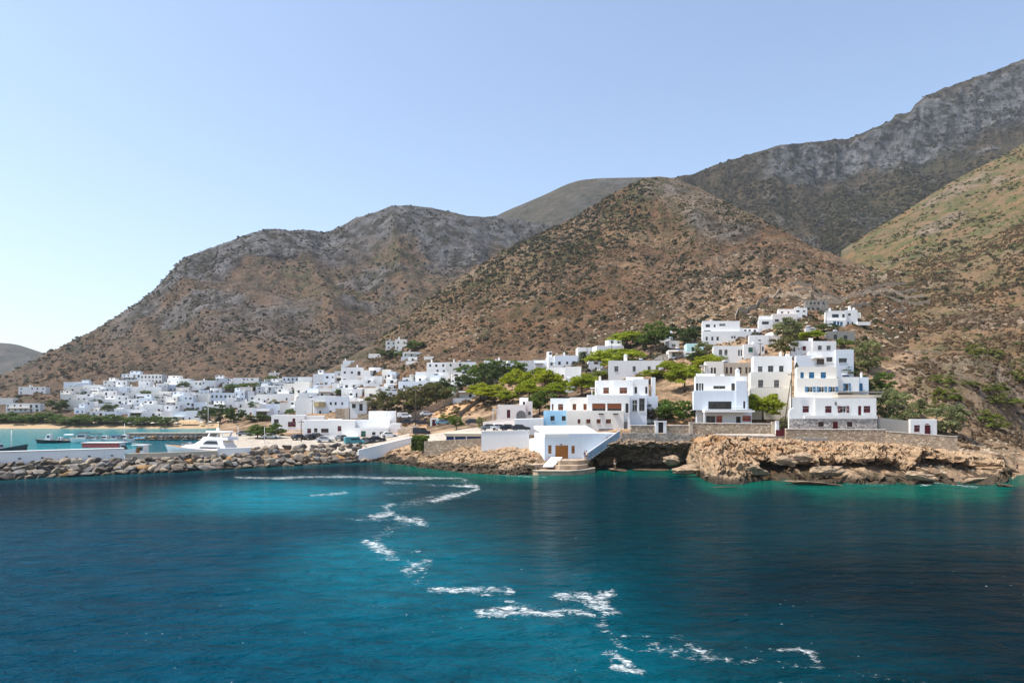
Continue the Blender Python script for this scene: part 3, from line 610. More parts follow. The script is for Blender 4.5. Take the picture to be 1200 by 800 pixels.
# ------------------------------------------------------------------ windows, doors (unit meshes: x 0..1, z 0..1, y = depth in metres)
_U = {}
def unit(kind, paint):
    k = (kind, paint)
    if k in _U: return _U[k]
    b = MB(); m = PAINT.get(paint)
    if kind == 'frame':
        for x0, x1, z0, z1 in ((0,.07,0,1),(.93,1,0,1),(.07,.93,0,.06),(.07,.93,.94,1)): b.box(x0, x1, 0, .06, z0, z1)
        b.box(-.06, 1.06, -.24, -.001, -.055, -.001, 1)
        me = b.mesh('window_frame', [m, WHITE])
    elif kind == 'frame2':
        for x0, x1, z0, z1 in ((0,.06,0,1),(.94,1,0,1),(.06,.94,0,.05),(.06,.94,.95,1),(.47,.53,.05,.95),(.06,.47,.62,.66),(.53,.94,.62,.66)): b.box(x0, x1, 0, .06, z0, z1)
        b.box(-.05, 1.05, -.24, -.001, -.055, -.001, 1)
        me = b.mesh('window_frame', [m, WHITE])
    elif kind == 'small':                     # frame and pane of a window a few pixels across
        for x0, x1, z0, z1 in ((0,.1,0,1),(.9,1,0,1),(.1,.9,0,.08),(.1,.9,.92,1)): b.box(x0, x1, 0, .06, z0, z1)
        b.box(.1, .9, .03, .05, .08, .92, 1); me = b.mesh('small_window', [m, GLASS])
    elif kind == 'smallshut':
        b.box(.0, .49, 0, .05, 0, 1); b.box(.51, 1, 0, .05, 0, 1); b.box(.49, .51, .02, .05, 0, 1); me = b.mesh('small_shutters', [m])
    elif kind == 'pane':
        b.box(.06, .94, .025, .04, .05, .95); me = b.mesh('window_pane', [GLASS])
    elif kind in ('shut_l', 'shut_r', 'open_l', 'open_r'):
        x0, x1 = {'shut_l': (0.0, .495), 'shut_r': (.505, 1.0), 'open_l': (-.5, -.02), 'open_r': (1.02, 1.5)}[kind]
        y = -.02 if kind[0] == 's' else -.25
        for a, c, z0, z1 in ((x0, x0+.06, 0, 1), (x1-.06, x1, 0, 1), (x0+.06, x1-.06, 0, .06), (x0+.06, x1-.06, .94, 1), (x0+.06, x1-.06, .47, .53)): b.box(a, c, y, y+.04, z0, z1)
        for i in range(10):
            z = .075+i*.087
            if .40 < z < .53: continue
            b.quad((x0+.06, y+.008, z), (x1-.06, y+.008, z), (x1-.06, y+.035, z+.07), (x0+.06, y+.035, z+.07))
        me = b.mesh('shutter', [m])
    elif kind == 'door':
        for x0, x1, z0, z1 in ((0,.06,0,1),(.94,1,0,1),(.06,.94,.965,1)): b.box(x0, x1, 0, .07, z0, z1)
        b.box(.06, .94, .03, .06, 0, .965)
        for x0, x1, z0, z1 in ((.14,.46,.08,.42),(.54,.86,.08,.42),(.14,.46,.5,.9),(.54,.86,.5,.9)): b.box(x0, x1, .015, .029, z0, z1)
        me = b.mesh('door', [m])
    elif kind == 'leaf':                      # one leaf of a wide boarded door
        for i in range(6): b.box(i/6+.006, (i+1)/6-.006, .02, .06, .005, .995)
        b.box(.03, .97, .0, .019, .12, .18); b.box(.03, .97, .0, .019, .8, .86); me = b.mesh('door_leaf', [m])
    elif kind == 'awning':
        n = 8
        for i in range(n):
            z0, z1 = i/n, (i+1)/n; b.box(0, 1, -.03-.012*(i % 2), .02, z0+.006, z1-.002)
        me = b.mesh('roller_blind', [m])
    elif kind == 'handle':
        b.box(.80, .86, -.05, .015, .46, .50); me = b.mesh('handle', [PAINT['dark']])
    _U[k] = me; return me

def add_window(root, kind, x0, x1, y, z0, z1, paint):
    """one opening's joinery, set back in the reveal (local coordinates of the house)"""
    sc = (x1-x0, 1.0, z1-z0); L = (x0, y+.16, z0)
    def prt(name, me, par): return ob(name, me, par)
    if kind == 'm':
        o = prt('window', unit('small', paint), root); o.location = L; o.scale = sc; return o
    if kind == 'n':
        o = prt('window', unit('smallshut', paint), root); o.location = (x0, y+.05, z0); o.scale = sc; return o
    if kind == 'd':
        o = prt('door', unit('door', paint), root); o.location = L; o.scale = sc; prt('handle', unit('handle', 'dark'), o); return o
    if kind == 'D':
        for k in (0, 1):
            o = prt('door_leaf', unit('leaf', paint), root); o.location = (x0+(x1-x0)*.5*k+.01, y+.14, z0); o.scale = ((x1-x0)*.5-.02, 1, z1-z0)
        return o
    if kind == 'a':                           # roller blind over the upper part of a wide opening
        zb = z0+(z1-z0)*.42
        o = prt('window', unit('frame', 'dark'), root); o.location = L; o.scale = sc; prt('pane', unit('pane', ''), o)
        b = prt('roller_blind', unit('awning', paint), root); b.location = (x0, y+.08, zb); b.scale = (x1-x0, 1, z1-zb); return b
    wide = (x1-x0) > 1.0
    fr = paint if kind == 'g' else 'white'
    o = prt('window', unit('frame2' if wide else 'frame', fr), root); o.location = L; o.scale = sc
    prt('pane', unit('pane', ''), o)
    if kind == 's': prt('shutter', unit('shut_l', paint), o); prt('shutter', unit('shut_r', paint), o)
    if kind == 'o': prt('shutter', unit('open_l', paint), o); prt('shutter', unit('open_r', paint), o)
    return o

def wall_block(b, x0, x1, y0, y1, z0, z1, holes=(), par=.35, thick=.25, m=0, mr=1, rev=.24, sh=0):
    """walls of one block with real openings in its front, a parapet and a flat roof"""
    first = len(b.v); xs = sorted({x0, x1, *[v for h in holes for v in h[:2]]}); zs = sorted({z0, z1, *[v for h in holes for v in h[2:4]]})
    for xa, xb in zip(xs, xs[1:]):
        for za, zb in zip(zs, zs[1:]):
            cx, cz = (xa+xb)/2, (za+zb)/2
            if any(h[0] < cx < h[1] and h[2] < cz < h[3] for h in holes): continue
            b.quad((xa, y0, za), (xb, y0, za), (xb, y0, zb), (xa, y0, zb), m=m)
    for a, c, d, e in [h[:4] for h in holes]:
        r = y0+rev
        b.quad((a, y0, d), (a, y0, e), (a, r, e), (a, r, d), m=m); b.quad((c, y0, d), (c, r, d), (c, r, e), (c, y0, e), m=m)
        b.quad((a, y0, d), (a, r, d), (c, r, d), (c, y0, d), m=m); b.quad((a, y0, e), (c, y0, e), (c, r, e), (a, r, e), m=m)
        b.quad((a, r, d), (a, r, e), (c, r, e), (c, r, d), m=m)
    b.quad((x1, y0, z0), (x1, y1, z0), (x1, y1, z1), (x1, y0, z1), m=m); b.quad((x0, y0, z0), (x0, y0, z1), (x0, y1, z1), (x0, y1, z0), m=m)
    b.quad((x0, y1, z0), (x0, y1, z1), (x1, y1, z1), (x1, y1, z0), m=m)
    t = min(thick, (x1-x0)*.2, (y1-y0)*.2); zr = z1-par
    o = [(x0, y0), (x1, y0), (x1, y1), (x0, y1)]; i = [(x0+t, y0+t), (x1-t, y0+t), (x1-t, y1-t), (x0+t, y1-t)]
    for k in range(4):
        p, q, r_, s_ = o[k], o[(k+1) % 4], i[(k+1) % 4], i[k]
        b.quad((*p, z1), (*q, z1), (*r_, z1), (*s_, z1), m=m); b.quad((*s_, z1), (*r_, z1), (*r_, zr), (*s_, zr), m=m)
    b.v[first:] = [(x+(y-y0)*sh, y, z) for x, y, z in b.v[first:]]       # plan skewed towards the view lines, so side walls barely show
    return [(x+(y-y0)*sh, y) for x, y in i], zr
def roof_of(root, i, zr, mat=None):
    b = MB(); b.quad(*[(*p, zr) for p in i]); return b.build('roof', mat or ROOFW, root)

HOUSES = []
class House:
    """a building laid out at its distance d from sight-line rectangles; root at the foot of its front"""
    def __init__(s, name, label, cat, d, x0, x1, yb, group=None, yaw=0):
        s.d = d; s.cx = wx((x0+x1)/2, d); s.z0 = wz(yb, d)
        s.root = ob(name, None, loc=(s.cx, d, s.z0), label=label, cat=cat, group=group)
        s.root.empty_display_size = .5
        if yaw: s.root.rotation_euler = (0, 0, yaw)
        s.roofs = []; HOUSES.append(s)
        s.sh = 0 if yaw else .75*((x0+x1)/2-600)/800
    def X(s, px, dd=0): return wx(px, s.d+dd)-s.cx
    def Z(s, py, dd=0): return wz(py, s.d+dd)-s.z0
    def block(s, x0, x1, yt, yb, dd=0, dep=7, c='w', wins=(), par=.35, deep=2.5, roof=True, name='wall'):
        X0, X1, Z0, Z1 = s.X(x0, dd), s.X(x1, dd), s.Z(yb, dd), s.Z(yt, dd)
        hs = [(s.X(w[1], dd), s.X(w[2], dd), s.Z(w[4], dd), s.Z(w[3], dd)) for w in wins]
        hs = [(max(a, X0+.05), min(b, X1-.05), max(c_, Z0+.02), min(e, Z1-par-.05)) for a, b, c_, e in hs]
        b = MB(); i, zr = wall_block(b, X0, X1, dd, dd+dep, Z0-deep, Z1, hs, par, sh=s.sh)
        b.build(name, [WC[c]], s.root)
        if roof:
            roof_of(s.root, i, zr); s.roofs.append((i, zr))
        for w, h in zip(wins, hs): add_window(s.root, w[0], h[0], h[1], dd, h[2], h[3], w[5] if len(w) > 5 else 'grey')
        return s
    def box(s, name, x0, x1, yt, yb, dd, dep, c='w', mat=None):
        b = MB(); b.box(s.X(x0, dd), s.X(x1, dd), dd, dd+dep, s.Z(yb, dd), s.Z(yt, dd)); b.build(name, mat or WC[c], s.root); return s
    def chimney(s, x0, x1, yt, yb, dd, c='w', pot=True):
        b = MB(); X0, X1 = s.X(x0, dd), s.X(x1, dd); w = X1-X0; Z0, Z1 = s.Z(yb, dd), s.Z(yt, dd)
        b.box(X0, X1, dd, dd+w, Z0-.3, Z1)
        if pot: b.box(X0-.06, X1+.06, dd-.06, dd+w+.06, Z1+.001, Z1+.09); b.box(X0+w*.25, X1-w*.25, dd+w*.25, dd+w*.75, Z1+.091, Z1+.4)
        b.build('chimney', WC[c], s.root); return s
    def rail(s, x0, x1, yt, yb, dd, n=10, mat=None):
        b = MB(); X0, X1, Z0, Z1 = s.X(x0, dd), s.X(x1, dd), s.Z(yb, dd), s.Z(yt, dd)
        b.box(X0, X1, dd-.03, dd+.03, Z1-.05, Z1); b.box(X0, X1, dd-.02, dd+.02, Z0+.08, Z0+.12)
        for k in range(n+1):
            x = X0+(X1-X0)*k/n; b.box(x-.015, x+.015, dd-.018, dd+.018, Z0, Z1-.051)
        b.build('railing', mat or PAINT['grey'], s.root); return s
    def pergola(s, x0, x1, yt, yb, dd, dep=2.5, mat=None):
        X0, X1, Z0, Z1 = s.X(x0, dd), s.X(x1, dd), s.Z(yb, dd), s.Z(yt, dd); b = MB(); m = mat or PAINT['white']
        for x in (X0, X1-.16): b.box(x, x+.16, dd-dep, dd-dep+.16, Z0-1, Z1)
        b.box(X0-.1, X1+.1, dd-dep-.1, dd-.003, Z1+.001, Z1+.16); b.build('pergola', m, s.root); return s

def W_(k, y0, y1, col, *xs):
    return [(k, xs[i], xs[i+1], y0, y1, col) for i in range(0, len(xs), 2)]

# ---- the boathouse on the quay
h = House('boathouse', 'white boathouse with wide orange brown double door on the quay', 'boathouse', 136, 637, 717, 537, None, .19)
h.block(637, 690, 508, 537, 0, 9, 'b', wins=[('D', 650, 665.5, 521.5, 537, 'orange'), ('s', 641.5, 645.5, 521, 531, 'orange'), ('s', 669.5, 673.5, 522, 531, 'orange')], par=.12, roof=False, deep=1.5)  # white front given the blue tint in place of its lavender shade
h.box('cornice', 637, 666, 508, 512, -.25, .24); h.box('cornice', 650.5, 665, 518.4, 519.6, -.12, .11)
b = MB(); zf, zk = h.Z(507.6), h.Z(498.5, 11)
b.loft([[(h.X(637.2), .05, zf-.3), (h.X(637.2), .05, zf), (h.X(636, 11), 11, zk), (h.X(636, 11), 11, zk-.6)], [(h.X(703), .05, zf-.3), (h.X(703), .05, zf), (h.X(698, 11), 11, zk), (h.X(698, 11), 11, zk-.6)]]); b.build('roof', ROOFW, h.root)
b = MB(); b.prism([(h.X(690)+.003, h.Z(536)), (h.X(727), h.Z(513)), (h.X(727), h.Z(508)), (h.X(690)+.003, h.Z(508))], .02, 6); b.build('side_wall', PALEB, h.root)  # wall shade put into the colour by the blue tint
h.box('lamp', 656, 657.6, 519.8, 521, -.3, .25, mat=PAINT['dark'])

# ---- blue-stepped house above the boathouse
h = House('seaside_house', 'large white house with brown shutters and pale blue lower corner', 'house', 152, 637, 770, 500)
h.block(664, 731, 481, 504, -.5, 9, 'c', W_('s', 491, 496, 'brown', 677, 680.2, 687, 692, 699, 704, 710, 716), roof=True)
h.block(637, 664, 481, 498, .6, 8, 'B', W_('g', 487.2, 492.8, 'dark', 645, 650, 658.4, 663))
h.block(645, 668, 466.5, 482, 3.2, 7, 'w', W_('s', 473.2, 480.5, 'brown', 646.6, 648.6, 654, 660))
h.block(667.6, 689, 465.5, 482, 2.7, 7, 'c', W_('s', 473, 480.3, 'brown', 671, 675.2, 683.6, 687.6))
h.block(688.4, 738, 462.5, 484, 1.0, 9, 'w', W_('a', 472.5, 483, 'brown', 694, 709.6, 711.6, 728.3)+[('g', 733, 736.6, 472.5, 483.5, 'dark')])
h.block(738.2, 758, 463.2, 492, 3.2, 8, 'b', [('g', 741, 747, 468, 483, 'white'), ('g', 749, 755.6, 466.5, 482, 'grey')])
h.block(757.6, 771, 464, 494, 6, 6, 'b')
h.block(698, 719, 445.5, 464, 6.2, 6, 'w', W_('s', 454, 461, 'brown', 707, 713.6), roof=True)
h.block(718.4, 742, 445, 464, 5.4, 7, 'w', W_('s', 454, 461, 'brown', 726, 735))
h.block(741.6, 760, 444, 464, 7, 6, 'w', W_('g', 453, 461, 'grey', 743.6, 746.6, 756, 758.8))
h.block(735, 754, 441.5, 450, 9, 4, 'w', roof=True)
h.block(763.5, 768.2, 442, 470, 8, 1.2, 'w', roof=False, par=.05)
h.chimney(702, 704.4, 442.2, 447, 9, 'p'); h.pergola(692, 698, 455, 463, 6.2, 2.2)
b = MB()
for x0 in (703, 720):
    b = MB(); b.box(h.X(x0-2), h.X(x0+4), -.8, -.501, h.Z(485.5, -.5), h.Z(484.3, -.5)); b.build('planter', PAINT['dark'], h.root)
h.box('vent_screen', 702, 718, 502.2, 505, -1.0, .4, mat=PAINT['grey'])
h.box('gate_panel', 731.5, 735.5, 494, 505, -.2, .12, mat=PAINT['grey']); h.box('gate_post', 735.8, 738.4, 491.5, 505, -.5, .5)
h.rail(738, 757, 481, 484.4, 2.9, 12, PAINT['white'])

# ---- modern three-level house
h = House('modern_house', 'three level white modern house with wide dark window and balcony', 'house', 147, 813, 883, 499)
h.block(816.4, 881, 479, 499, 1.6, 9, 'b', [('g', 827.4, 838.4, 487, 499, 'grey'), ('s', 839.4, 846.5, 487, 495, 'red'), ('d', 862.6, 868, 488, 498.6, 'dark'), ('s', 870, 880, 487, 493.5, 'red'), ('d', 817.4, 824, 486, 498.8, 'white')])
h.block(813, 877, 457.6, 480.4, 0, 10, 'b', [('g', 830, 857.3, 470.2, 479.4, 'dark'), ('g', 871, 873.4, 470, 478.4, 'dark')], deep=.0)
h.block(815, 876, 440.5, 458, 2.2, 9, 'w', W_('g', 449, 457.4, 'dark', 815.6, 818.6, 819.4, 821.4, 822.2, 824.4, 857, 863.4, 870.6, 872.8)+[('g', 836, 850, 452, 455.4, 'grey')], deep=0)
h.block(862.6, 875.4, 446, 480, -.35, 3, 'b', deep=0, par=.05, wins=[('g', 871, 873.4, 470, 478.4, 'dark')])
h.box('balcony_slab', 826, 884.5, 480.6, 482.8, -2.0, 2.4); h.rail(828, 876, 477.6, 480.6, -1.9, 22, PAINT['dark'])
h.chimney(863, 866.8, 433.5, 442, 4); h.box('parapet', 816, 838, 437.5, 440.6, 4, .3); h.box('parapet', 845, 849, 438.2, 440.6, 4, .3)
h.box('pillar', 824.8, 826.4, 483, 499, -1.7, .3)

# ---- three-storey white house
h = House('tall_white_house', 'plain white three storey house with grey shutters behind leaning pole', 'house', 156, 879, 928, 470)
h.block(879, 928, 454.5, 471, 0, 10, 'c', W_('g', 461, 471, 'grey', 905.6, 911.6), deep=4)
h.block(880, 928, 435.6, 455, .3, 10, 'c', W_('s', 445, 454, 'grey', 888.4, 894.4, 907, 913), deep=0)
h.block(883, 928, 417, 436, .9, 9, 'w', W_('s', 429, 436.4, 'grey', 888.3, 893.6)+W_('g', 428.4, 436.2, 'grey', 900, 906.3, 913, 918.2), deep=0)
h.rail(886, 917, 453.6, 455, .1, 14); h.chimney(914, 916, 413.6, 417.5, 4); h.chimney(922, 926, 414.6, 418, 5, pot=False)

# ---- house with blue shutters over a stone base
h = House('blue_shutter_house', 'white terraced house with bright blue shutters above maroon shuttered front', 'house', 146, 925, 1028, 503)
h.block(934, 980.4, 429.8, 444, 1.6, 9, 'c', W_('s', 436, 443, 'blue', 938, 942, 948, 954.3, 961.8, 968), deep=0)
h.block(934, 982, 443.2, 467, 0, 10, 'c', W_('o', 453, 459.2, 'blue', 946.4, 952.6, 960, 966, 973.4, 979), deep=2)
h.block(981.6, 1006.6, 441.6, 461, 2.6, 7, 'w', W_('o', 449, 458, 'blue', 990.4, 994.6), deep=2)
h.block(1006, 1018, 441.8, 461, 3.2, 6.5, 'b', W_('s', 449, 458, 'blue', 1007, 1011), deep=2)
h.box('terrace_slab', 982, 1036, 458.6, 460, -.6, 3.1, 'g'); h.box('terrace_slab', 982, 1033, 462.6, 465.4, -2.4, 3.4, 'e')
h.block(927, 955.6, 465, 491.6, -3.4, 6, 'w', W_('s', 475.5, 483, 'maroon', 940.6, 948), deep=0)
h.block(955.2, 1027, 466, 491.6, -4.2, 7, 'w', W_('s', 475.5, 483.4, 'maroon', 967, 974.6, 1012, 1020)+[('o', 985, 991.6, 475.5, 483.4, 'maroon'), ('d', 1005.6, 1009.4, 475.5, 486.4, 'maroon')], deep=0)
h.block(925, 1028, 490.4, 503.5, -5.6, 4, 'S', W_('g', 492.6, 500, 'maroon', 959, 965.2, 992.6, 999)+[('d', 976, 982, 493, 503, 'maroon')], par=.6, roof=True)
h.box('parapet', 943, 1028.4, 486.8, 490.5, -5.7, .3); h.chimney(1008.8, 1010.6, 438, 442, 6)
b = MB(); a0 = h.X(924, -4.5); z0 = h.Z(488, -4.5)
pts = [(a0, h.Z(503, -4.5)), (a0+2.4, h.Z(503, -4.5))]
b.prism([(a0, h.Z(503, -4.5)), (a0+1.9, h.Z(503, -4.5)), (a0+1.9, z0+.9), (a0+1.6, z0+1.55), (a0+.95, z0+1.8), (a0+.3, z0+1.55), (a0, z0+.9)], -4.8, -4.2); b.build('arched_niche', WHITE, h.root)
b = MB(); b.tube((h.X(979.2, -4.2), -4.32, h.Z(471.6, -4.2)), (h.X(979.2, -4.2), -4.21, h.Z(471.6, -4.2)), .2, n=10); b.tube((h.X(979.2, -4.2), -4.3, h.Z(473.4, -4.2)), (h.X(979.2, -4.2), -4.22, h.Z(473.4, -4.2)), .3, n=3); b.build('wall_ornament', PAINT['grey'], h.root)

# ---- little hut with red door
h = House('garden_hut', 'small white flat roofed hut with red door and red shutter', 'hut', 138, 1067, 1098, 511)
h.block(1067, 1098, 491.4, 511.5, 0, 3.6, 'w', [('s', 1071.2, 1078, 498, 506, 'maroon'), ('d', 1083.6, 1090.6, 498, 511, 'maroon')], par=.12)
h.box('door_canopy', 1085.4, 1088.6, 496.4, 497.2, -.25, .24, mat=PAINT['maroon'])

# ---- small house with arch, left of the big one
h = House('arched_house', 'low rose white house with round arch and maroon window', 'house', 168, 583, 624, 492)
h.block(583, 616, 474, 492.5, 0, 8, 'p', [('s', 594, 598, 480, 489.6, 'maroon')])
h.block(609, 619, 465.8, 480, 4, 4, 'w', [('g', 612.6, 616.6, 470.4, 477, 'dark')]); h.block(615.6, 624, 470, 493, 1.4, 6, 'p', [('g', 619, 622, 482, 486, 'dark')])
b = MB(); cx_, zz, r = h.X(610.5), h.Z(492), 1.15
arc = [(cx_-r, zz), (cx_+r, zz)]+[(cx_+r*cos(a), zz+1.2+r*sin(a)) for a in np.linspace(0, pi, 11)]
b.prism(arc, -.05, -.001); b.build('arched_door', PAINT['grey'], h.root); h.pergola(577.6, 583, 480, 491, 2, 2)

# ---- white wall with the parking behind, garden gates
def nearwall(name, label, cat, d, x0, x1, yt0, yt1, yb0, yb1, th, mat, d1=None, cap=None, capm=None):
    """a free-standing wall from bearing x0 to x1; separate cap course"""
    d1 = d if d1 is None else d1; p0, p1 = P(x0, yb0, d), P(x1, yb1, d1); t0, t1 = wz(yt0, d), wz(yt1, d1)
    root = ob(name, None, loc=p0, label=label, cat=cat); b = MB(); q = p1-p0
    n = Vector((-q.y, q.x, 0)).normalized()*th
    A = [Vector((0, 0, -1.2)), Vector((q.x, q.y, q.z-1.2)), Vector((q.x, q.y, t1-p0.z)), Vector((0, 0, t0-p0.z))]
    b.loft([A, [v+n for v in A]]); b.build('wall', mat, root)
    if cap:
        b = MB(); o = n.normalized()*.06; B = [A[3]-o+Vector((0, 0, .002)), A[2]-o+Vector((0, 0, .002)), A[2]-o+Vector((0, 0, cap)), A[3]-o+Vector((0, 0, cap))]
        b.loft([B, [v+n+2*o for v in B]]); b.build('coping', capm or mat, root)
    return root
nearwall('harbour_wall', 'long plain white retaining wall below parked cars', 'wall', 141, 564, 620, 505.4, 504.6, 523, 530, .5, WHITE, 141.4, .12, ROOFW)
nearwall('harbour_wall', 'white wall corner beside the boathouse doorway', 'wall', 140.2, 620.2, 635, 513.5, 513.5, 531, 536, 6, WHITE, 138.5)
nearwall('terrace_wall', 'white block wall with flat top between parking and blue corner', 'wall', 150, 603, 637, 491, 490, 504, 504, 4, WHITE)
nearwall('stone_wall', 'low brown rubble wall beside the blue boat shed', 'wall', 146, 497, 563.6, 517, 513.5, 527, 524, .6, STONE_B, 145)
nearwall('road_wall', 'sloping white retaining wall under the road by the breakwater', 'wall', 156.5, 420, 484.5, 527.5, 512, 533, 527.6, .5, WHITE, 163, .1, ROOFW)
nearwall('promenade_wall', 'grey stone promenade wall above the sea cave', 'wall', 138.4, 728.5, 817, 507.4, 508, 516, 517, .7, STONE_G, 138.2)
nearwall('promenade_wall', 'grey stone promenade wall above the ochre rock', 'wall', 137.6, 817.4, 934, 509, 511.6, 519, 519, .7, STONE_G, 136.6)
nearwall('concrete_platform', 'dark concrete slab platform jutting over the rocks', 'platform', 134.5, 934.5, 970, 512.6, 513.4, 519, 519.4, 2.0, GREYC)
nearwall('garden_wall', 'tan rubble wall left of the white gateway', 'wall', 142, 739, 767.6, 498.5, 498.5, 507, 507, .5, STONE_B, None, .1, CREAM)
nearwall('garden_wall', 'tan rubble wall right of the white gateway', 'wall', 142, 781, 808, 498.5, 498.5, 507, 508, .5, STONE_B, None, .1, CREAM)
nearwall('garden_wall', 'long tan rubble wall below the modern house', 'wall', 141.6, 812, 905, 495.5, 496.5, 508, 511, .5, STONE_B, 140.6, .1, CREAM)
nearwall('garden_wall', 'long brown rubble wall below the maroon shuttered front', 'wall', 135.4, 921, 1038, 502.6, 503.4, 519, 521, .55, STONE_B, 135.4, .1, CREAM)
nearwall('garden_wall', 'brown rubble wall stepping down past the red door hut', 'wall', 135.2, 1038.3, 1122, 505.4, 511.6, 521, 530, .55, STONE_B, 132.6, .09, CREAM)
nearwall('yard_wall', 'grey concrete wall behind the olive trunk', 'wall', 142, 1028.6, 1067, 489, 493, 507, 509, .3, GREYC, 141)
def pillar(x0, x1, yt, yb, d, label, mat):
    b = MB(); p = P((x0+x1)/2, yb, d); w = (x1-x0)/800*d
    b.box(-w/2, w/2, 0, w, -.8, wz(yt, d)-p.z); b.box(-w/2-.06, w/2+.06, -.06, w+.06, wz(yt, d)-p.z+.002, wz(yt, d)-p.z+.12)
    b.build('gate_pillar', mat, loc=p, label=label, cat='pillar')
pillar(808, 812, 495, 508, 141.4, 'tan stone pillar joining two garden walls', BEIGE)
pillar(905, 909, 495, 511, 140.2, 'tan stone pillar left of the red gate', BEIGE)
pillar(909.6, 913, 494, 503.6, 139.6, 'white round topped pillar above the red gate', WHITE)
r = ob('garden_gate', None, loc=P(774.5, 507, 141.6), label='white gateway with tall dark metal door', cat='gate')
s_ = 141.6/800
b = MB(); b.box(-6.6*s_, -3*s_, 0, .6, -.5, 12.6*s_); b.box(3*s_, 6.6*s_, 0, .6, -.5, 12.6*s_); b.build('post', WHITE, r)
b = MB(); b.box(-7*s_, 7*s_, -.08, .68, 12.6*s_+.002, 13.8*s_); b.build('lintel', WHITE, r); b = MB()
for k in range(7): b.box(-2.9*s_+k*.145, -2.9*s_+k*.145+.10, .2, .25, 0, 12*s_)
b.box(-2.9*s_, 2.9*s_, .26, .3, .1, 11.8*s_); b.build('door', PAINT['dark'], r)
r = ob('red_gate', None, loc=P(915, 511.5, 138), label='small red boarded gate between pillar and wall', cat='gate')
for k in range(8):
    b = MB(); b.box(-1.0+k*.26, -1.0+k*.26+.235, 0, .05, 0, 1.35+.05*(k % 2)); b.build('plank', PAINT['maroon'], r)
b = MB(); b.box(-1.05, 1.1, .051, .1, .35, .45); b.box(-1.05, 1.1, .051, .1, 1.0, 1.1); b.build('rail', PAINT['maroon'], r)

# ---- boat shed with flat tan roof and blue front
r = ob('boat_shed', None, loc=P(543, 516, 150), label='low boat shed with blue front and wide tan roof slab', cat='shed'); s_ = 150/800
b = MB(); b.box(-20*s_, 20*s_, 0, 5, -1, 4.8*s_); b.build('wall', PAINT['navy'], r)
b = MB(); b.loft([[(-20*s_, -.5, 4.9*s_), (20*s_, -.5, 4.9*s_), (23*s_, -.5, 8.2*s_), (-23*s_, -.5, 8.2*s_)], [(-20*s_, 6, 4.9*s_), (20*s_, 6, 4.9*s_), (23*s_, 6, 8.6*s_), (-23*s_, 6, 8.6*s_)]]); b.build('roof', BEIGE, r)
for x in (-11, 3): b = MB(); b.box(x*s_, (x+1.2)*s_, -.2, -.02, -.5, 4.85*s_); b.build('post', PAINT['white'], r)

# ---- houses at the landward end of the breakwater
h = House('roadside_house', 'white single storey house with maroon shutters behind parked silver car', 'house', 182, 355, 416, 516)
h.block(355, 416, 492.4, 516, 0, 11, 'w', [('s', 360, 364.6, 502, 507.4, 'maroon'), ('g', 368, 372, 501.6, 506.4, 'dark'), ('g', 369.6, 373, 507.6, 511.4, 'dark'), ('g', 376.2, 385, 502, 506.6, 'maroon'), ('s', 395.6, 400, 499, 505, 'maroon')])
h.block(384, 400, 491, 494, 3, 5, 'w'); h.box('terrace_wall', 341, 397, 510.4, 517.6, -2.6, .4); h.box('awning_roof', 398, 417, 511.2, 512.4, -3.0, 3, 'c')
h = House('roadside_house', 'white stepped house with green door beside the teal van', 'house', 182, 416, 464, 516)
h.block(416, 455, 501, 516.6, 0, 5, 'w', [('s', 423, 428.6, 504.8, 513.6, 'green'), ('g', 436, 440, 506, 509.4, 'dark'), ('g', 445, 449.4, 506, 509.4, 'dark')], par=.6)
h.block(416.4, 457, 492, 503, 5.2, 5, 'w', par=.5); h.block(432, 464, 481.6, 504, 10.4, 8, 'w', par=.2); h.box('stair_wall', 455.6, 469, 496, 508, 4, 3)
h.box('door', 455.8, 458.6, 495.6, 502, 5.05, .1, mat=PAINT['grey'])
h = House('roadside_house', 'long white house with maroon double door left of the breakwater houses', 'house', 205, 318, 357, 504)
h.block(318, 357, 486.4, 504.6, 0, 9, 'w', [('g', 321, 326.6, 491, 496, 'grey'), ('s', 337.4, 346.6, 494, 500, 'maroon'), ('d', 342.6, 346, 490, 495.4, 'maroon')])
h.block(346, 380, 487.4, 504, 1.5, 8, 'w'); h.box('terrace_wall', 336, 356, 505.4, 514, -8, .4)
h = House('stone_cottage', 'ruined brown stone house behind the white roadside houses', 'house', 215, 393, 409, 491)
h.block(393, 409, 478.4, 491, 0, 6, 'o', par=.2); h.block(404, 409, 478, 491, -.6, 6.4, 'e', par=.1)
h = House('stone_cottage', 'low brown stone store with white rim above the roadside houses', 'house', 208, 419, 433, 494)
h.block(419, 433, 484.6, 495, 0, 5, 'o', par=.2)
h = House('cream_roof_house', 'small white house with flat cream canopy and dark glazed door', 'house', 232, 410, 430, 481)
h.block(410.4, 429.4, 470.8, 481.4, 0, 6, 'w', [('g', 412.4, 416.8, 473, 478, 'dark'), ('g', 421, 425, 473, 481, 'dark')]); h.box('canopy', 409.6, 430.4, 469.8, 470.7, -.7, 7, 'c')
h = House('balcony_house', 'blue white house with ochre rounded balcony beside a dark pole', 'house', 262, 368, 408, 486)
h.block(368, 408, 464.6, 486, 0, 10, 'b', W_('m', 471, 474.4, 'grey', 386.4, 389, 392, 394.6, 400, 402)+[('m', 374, 376.4, 481, 485, 'dark'), ('m', 386, 389, 481, 485, 'dark')])
h.block(346.6, 369, 466, 486.6, 2, 9, 'w'); b = MB()
b.loft([[(h.X(368.6)+x, y, h.Z(z)) for x, y in ((0, -.01), (0, -1.3), (2.0, -1.7), (4.0, -1.3), (4.2, -.01))] for z in (476.2, 470.6)]); b.build('balcony', plain('ochre_balcony_paint', (.46, .38, .22), .8), h.root)

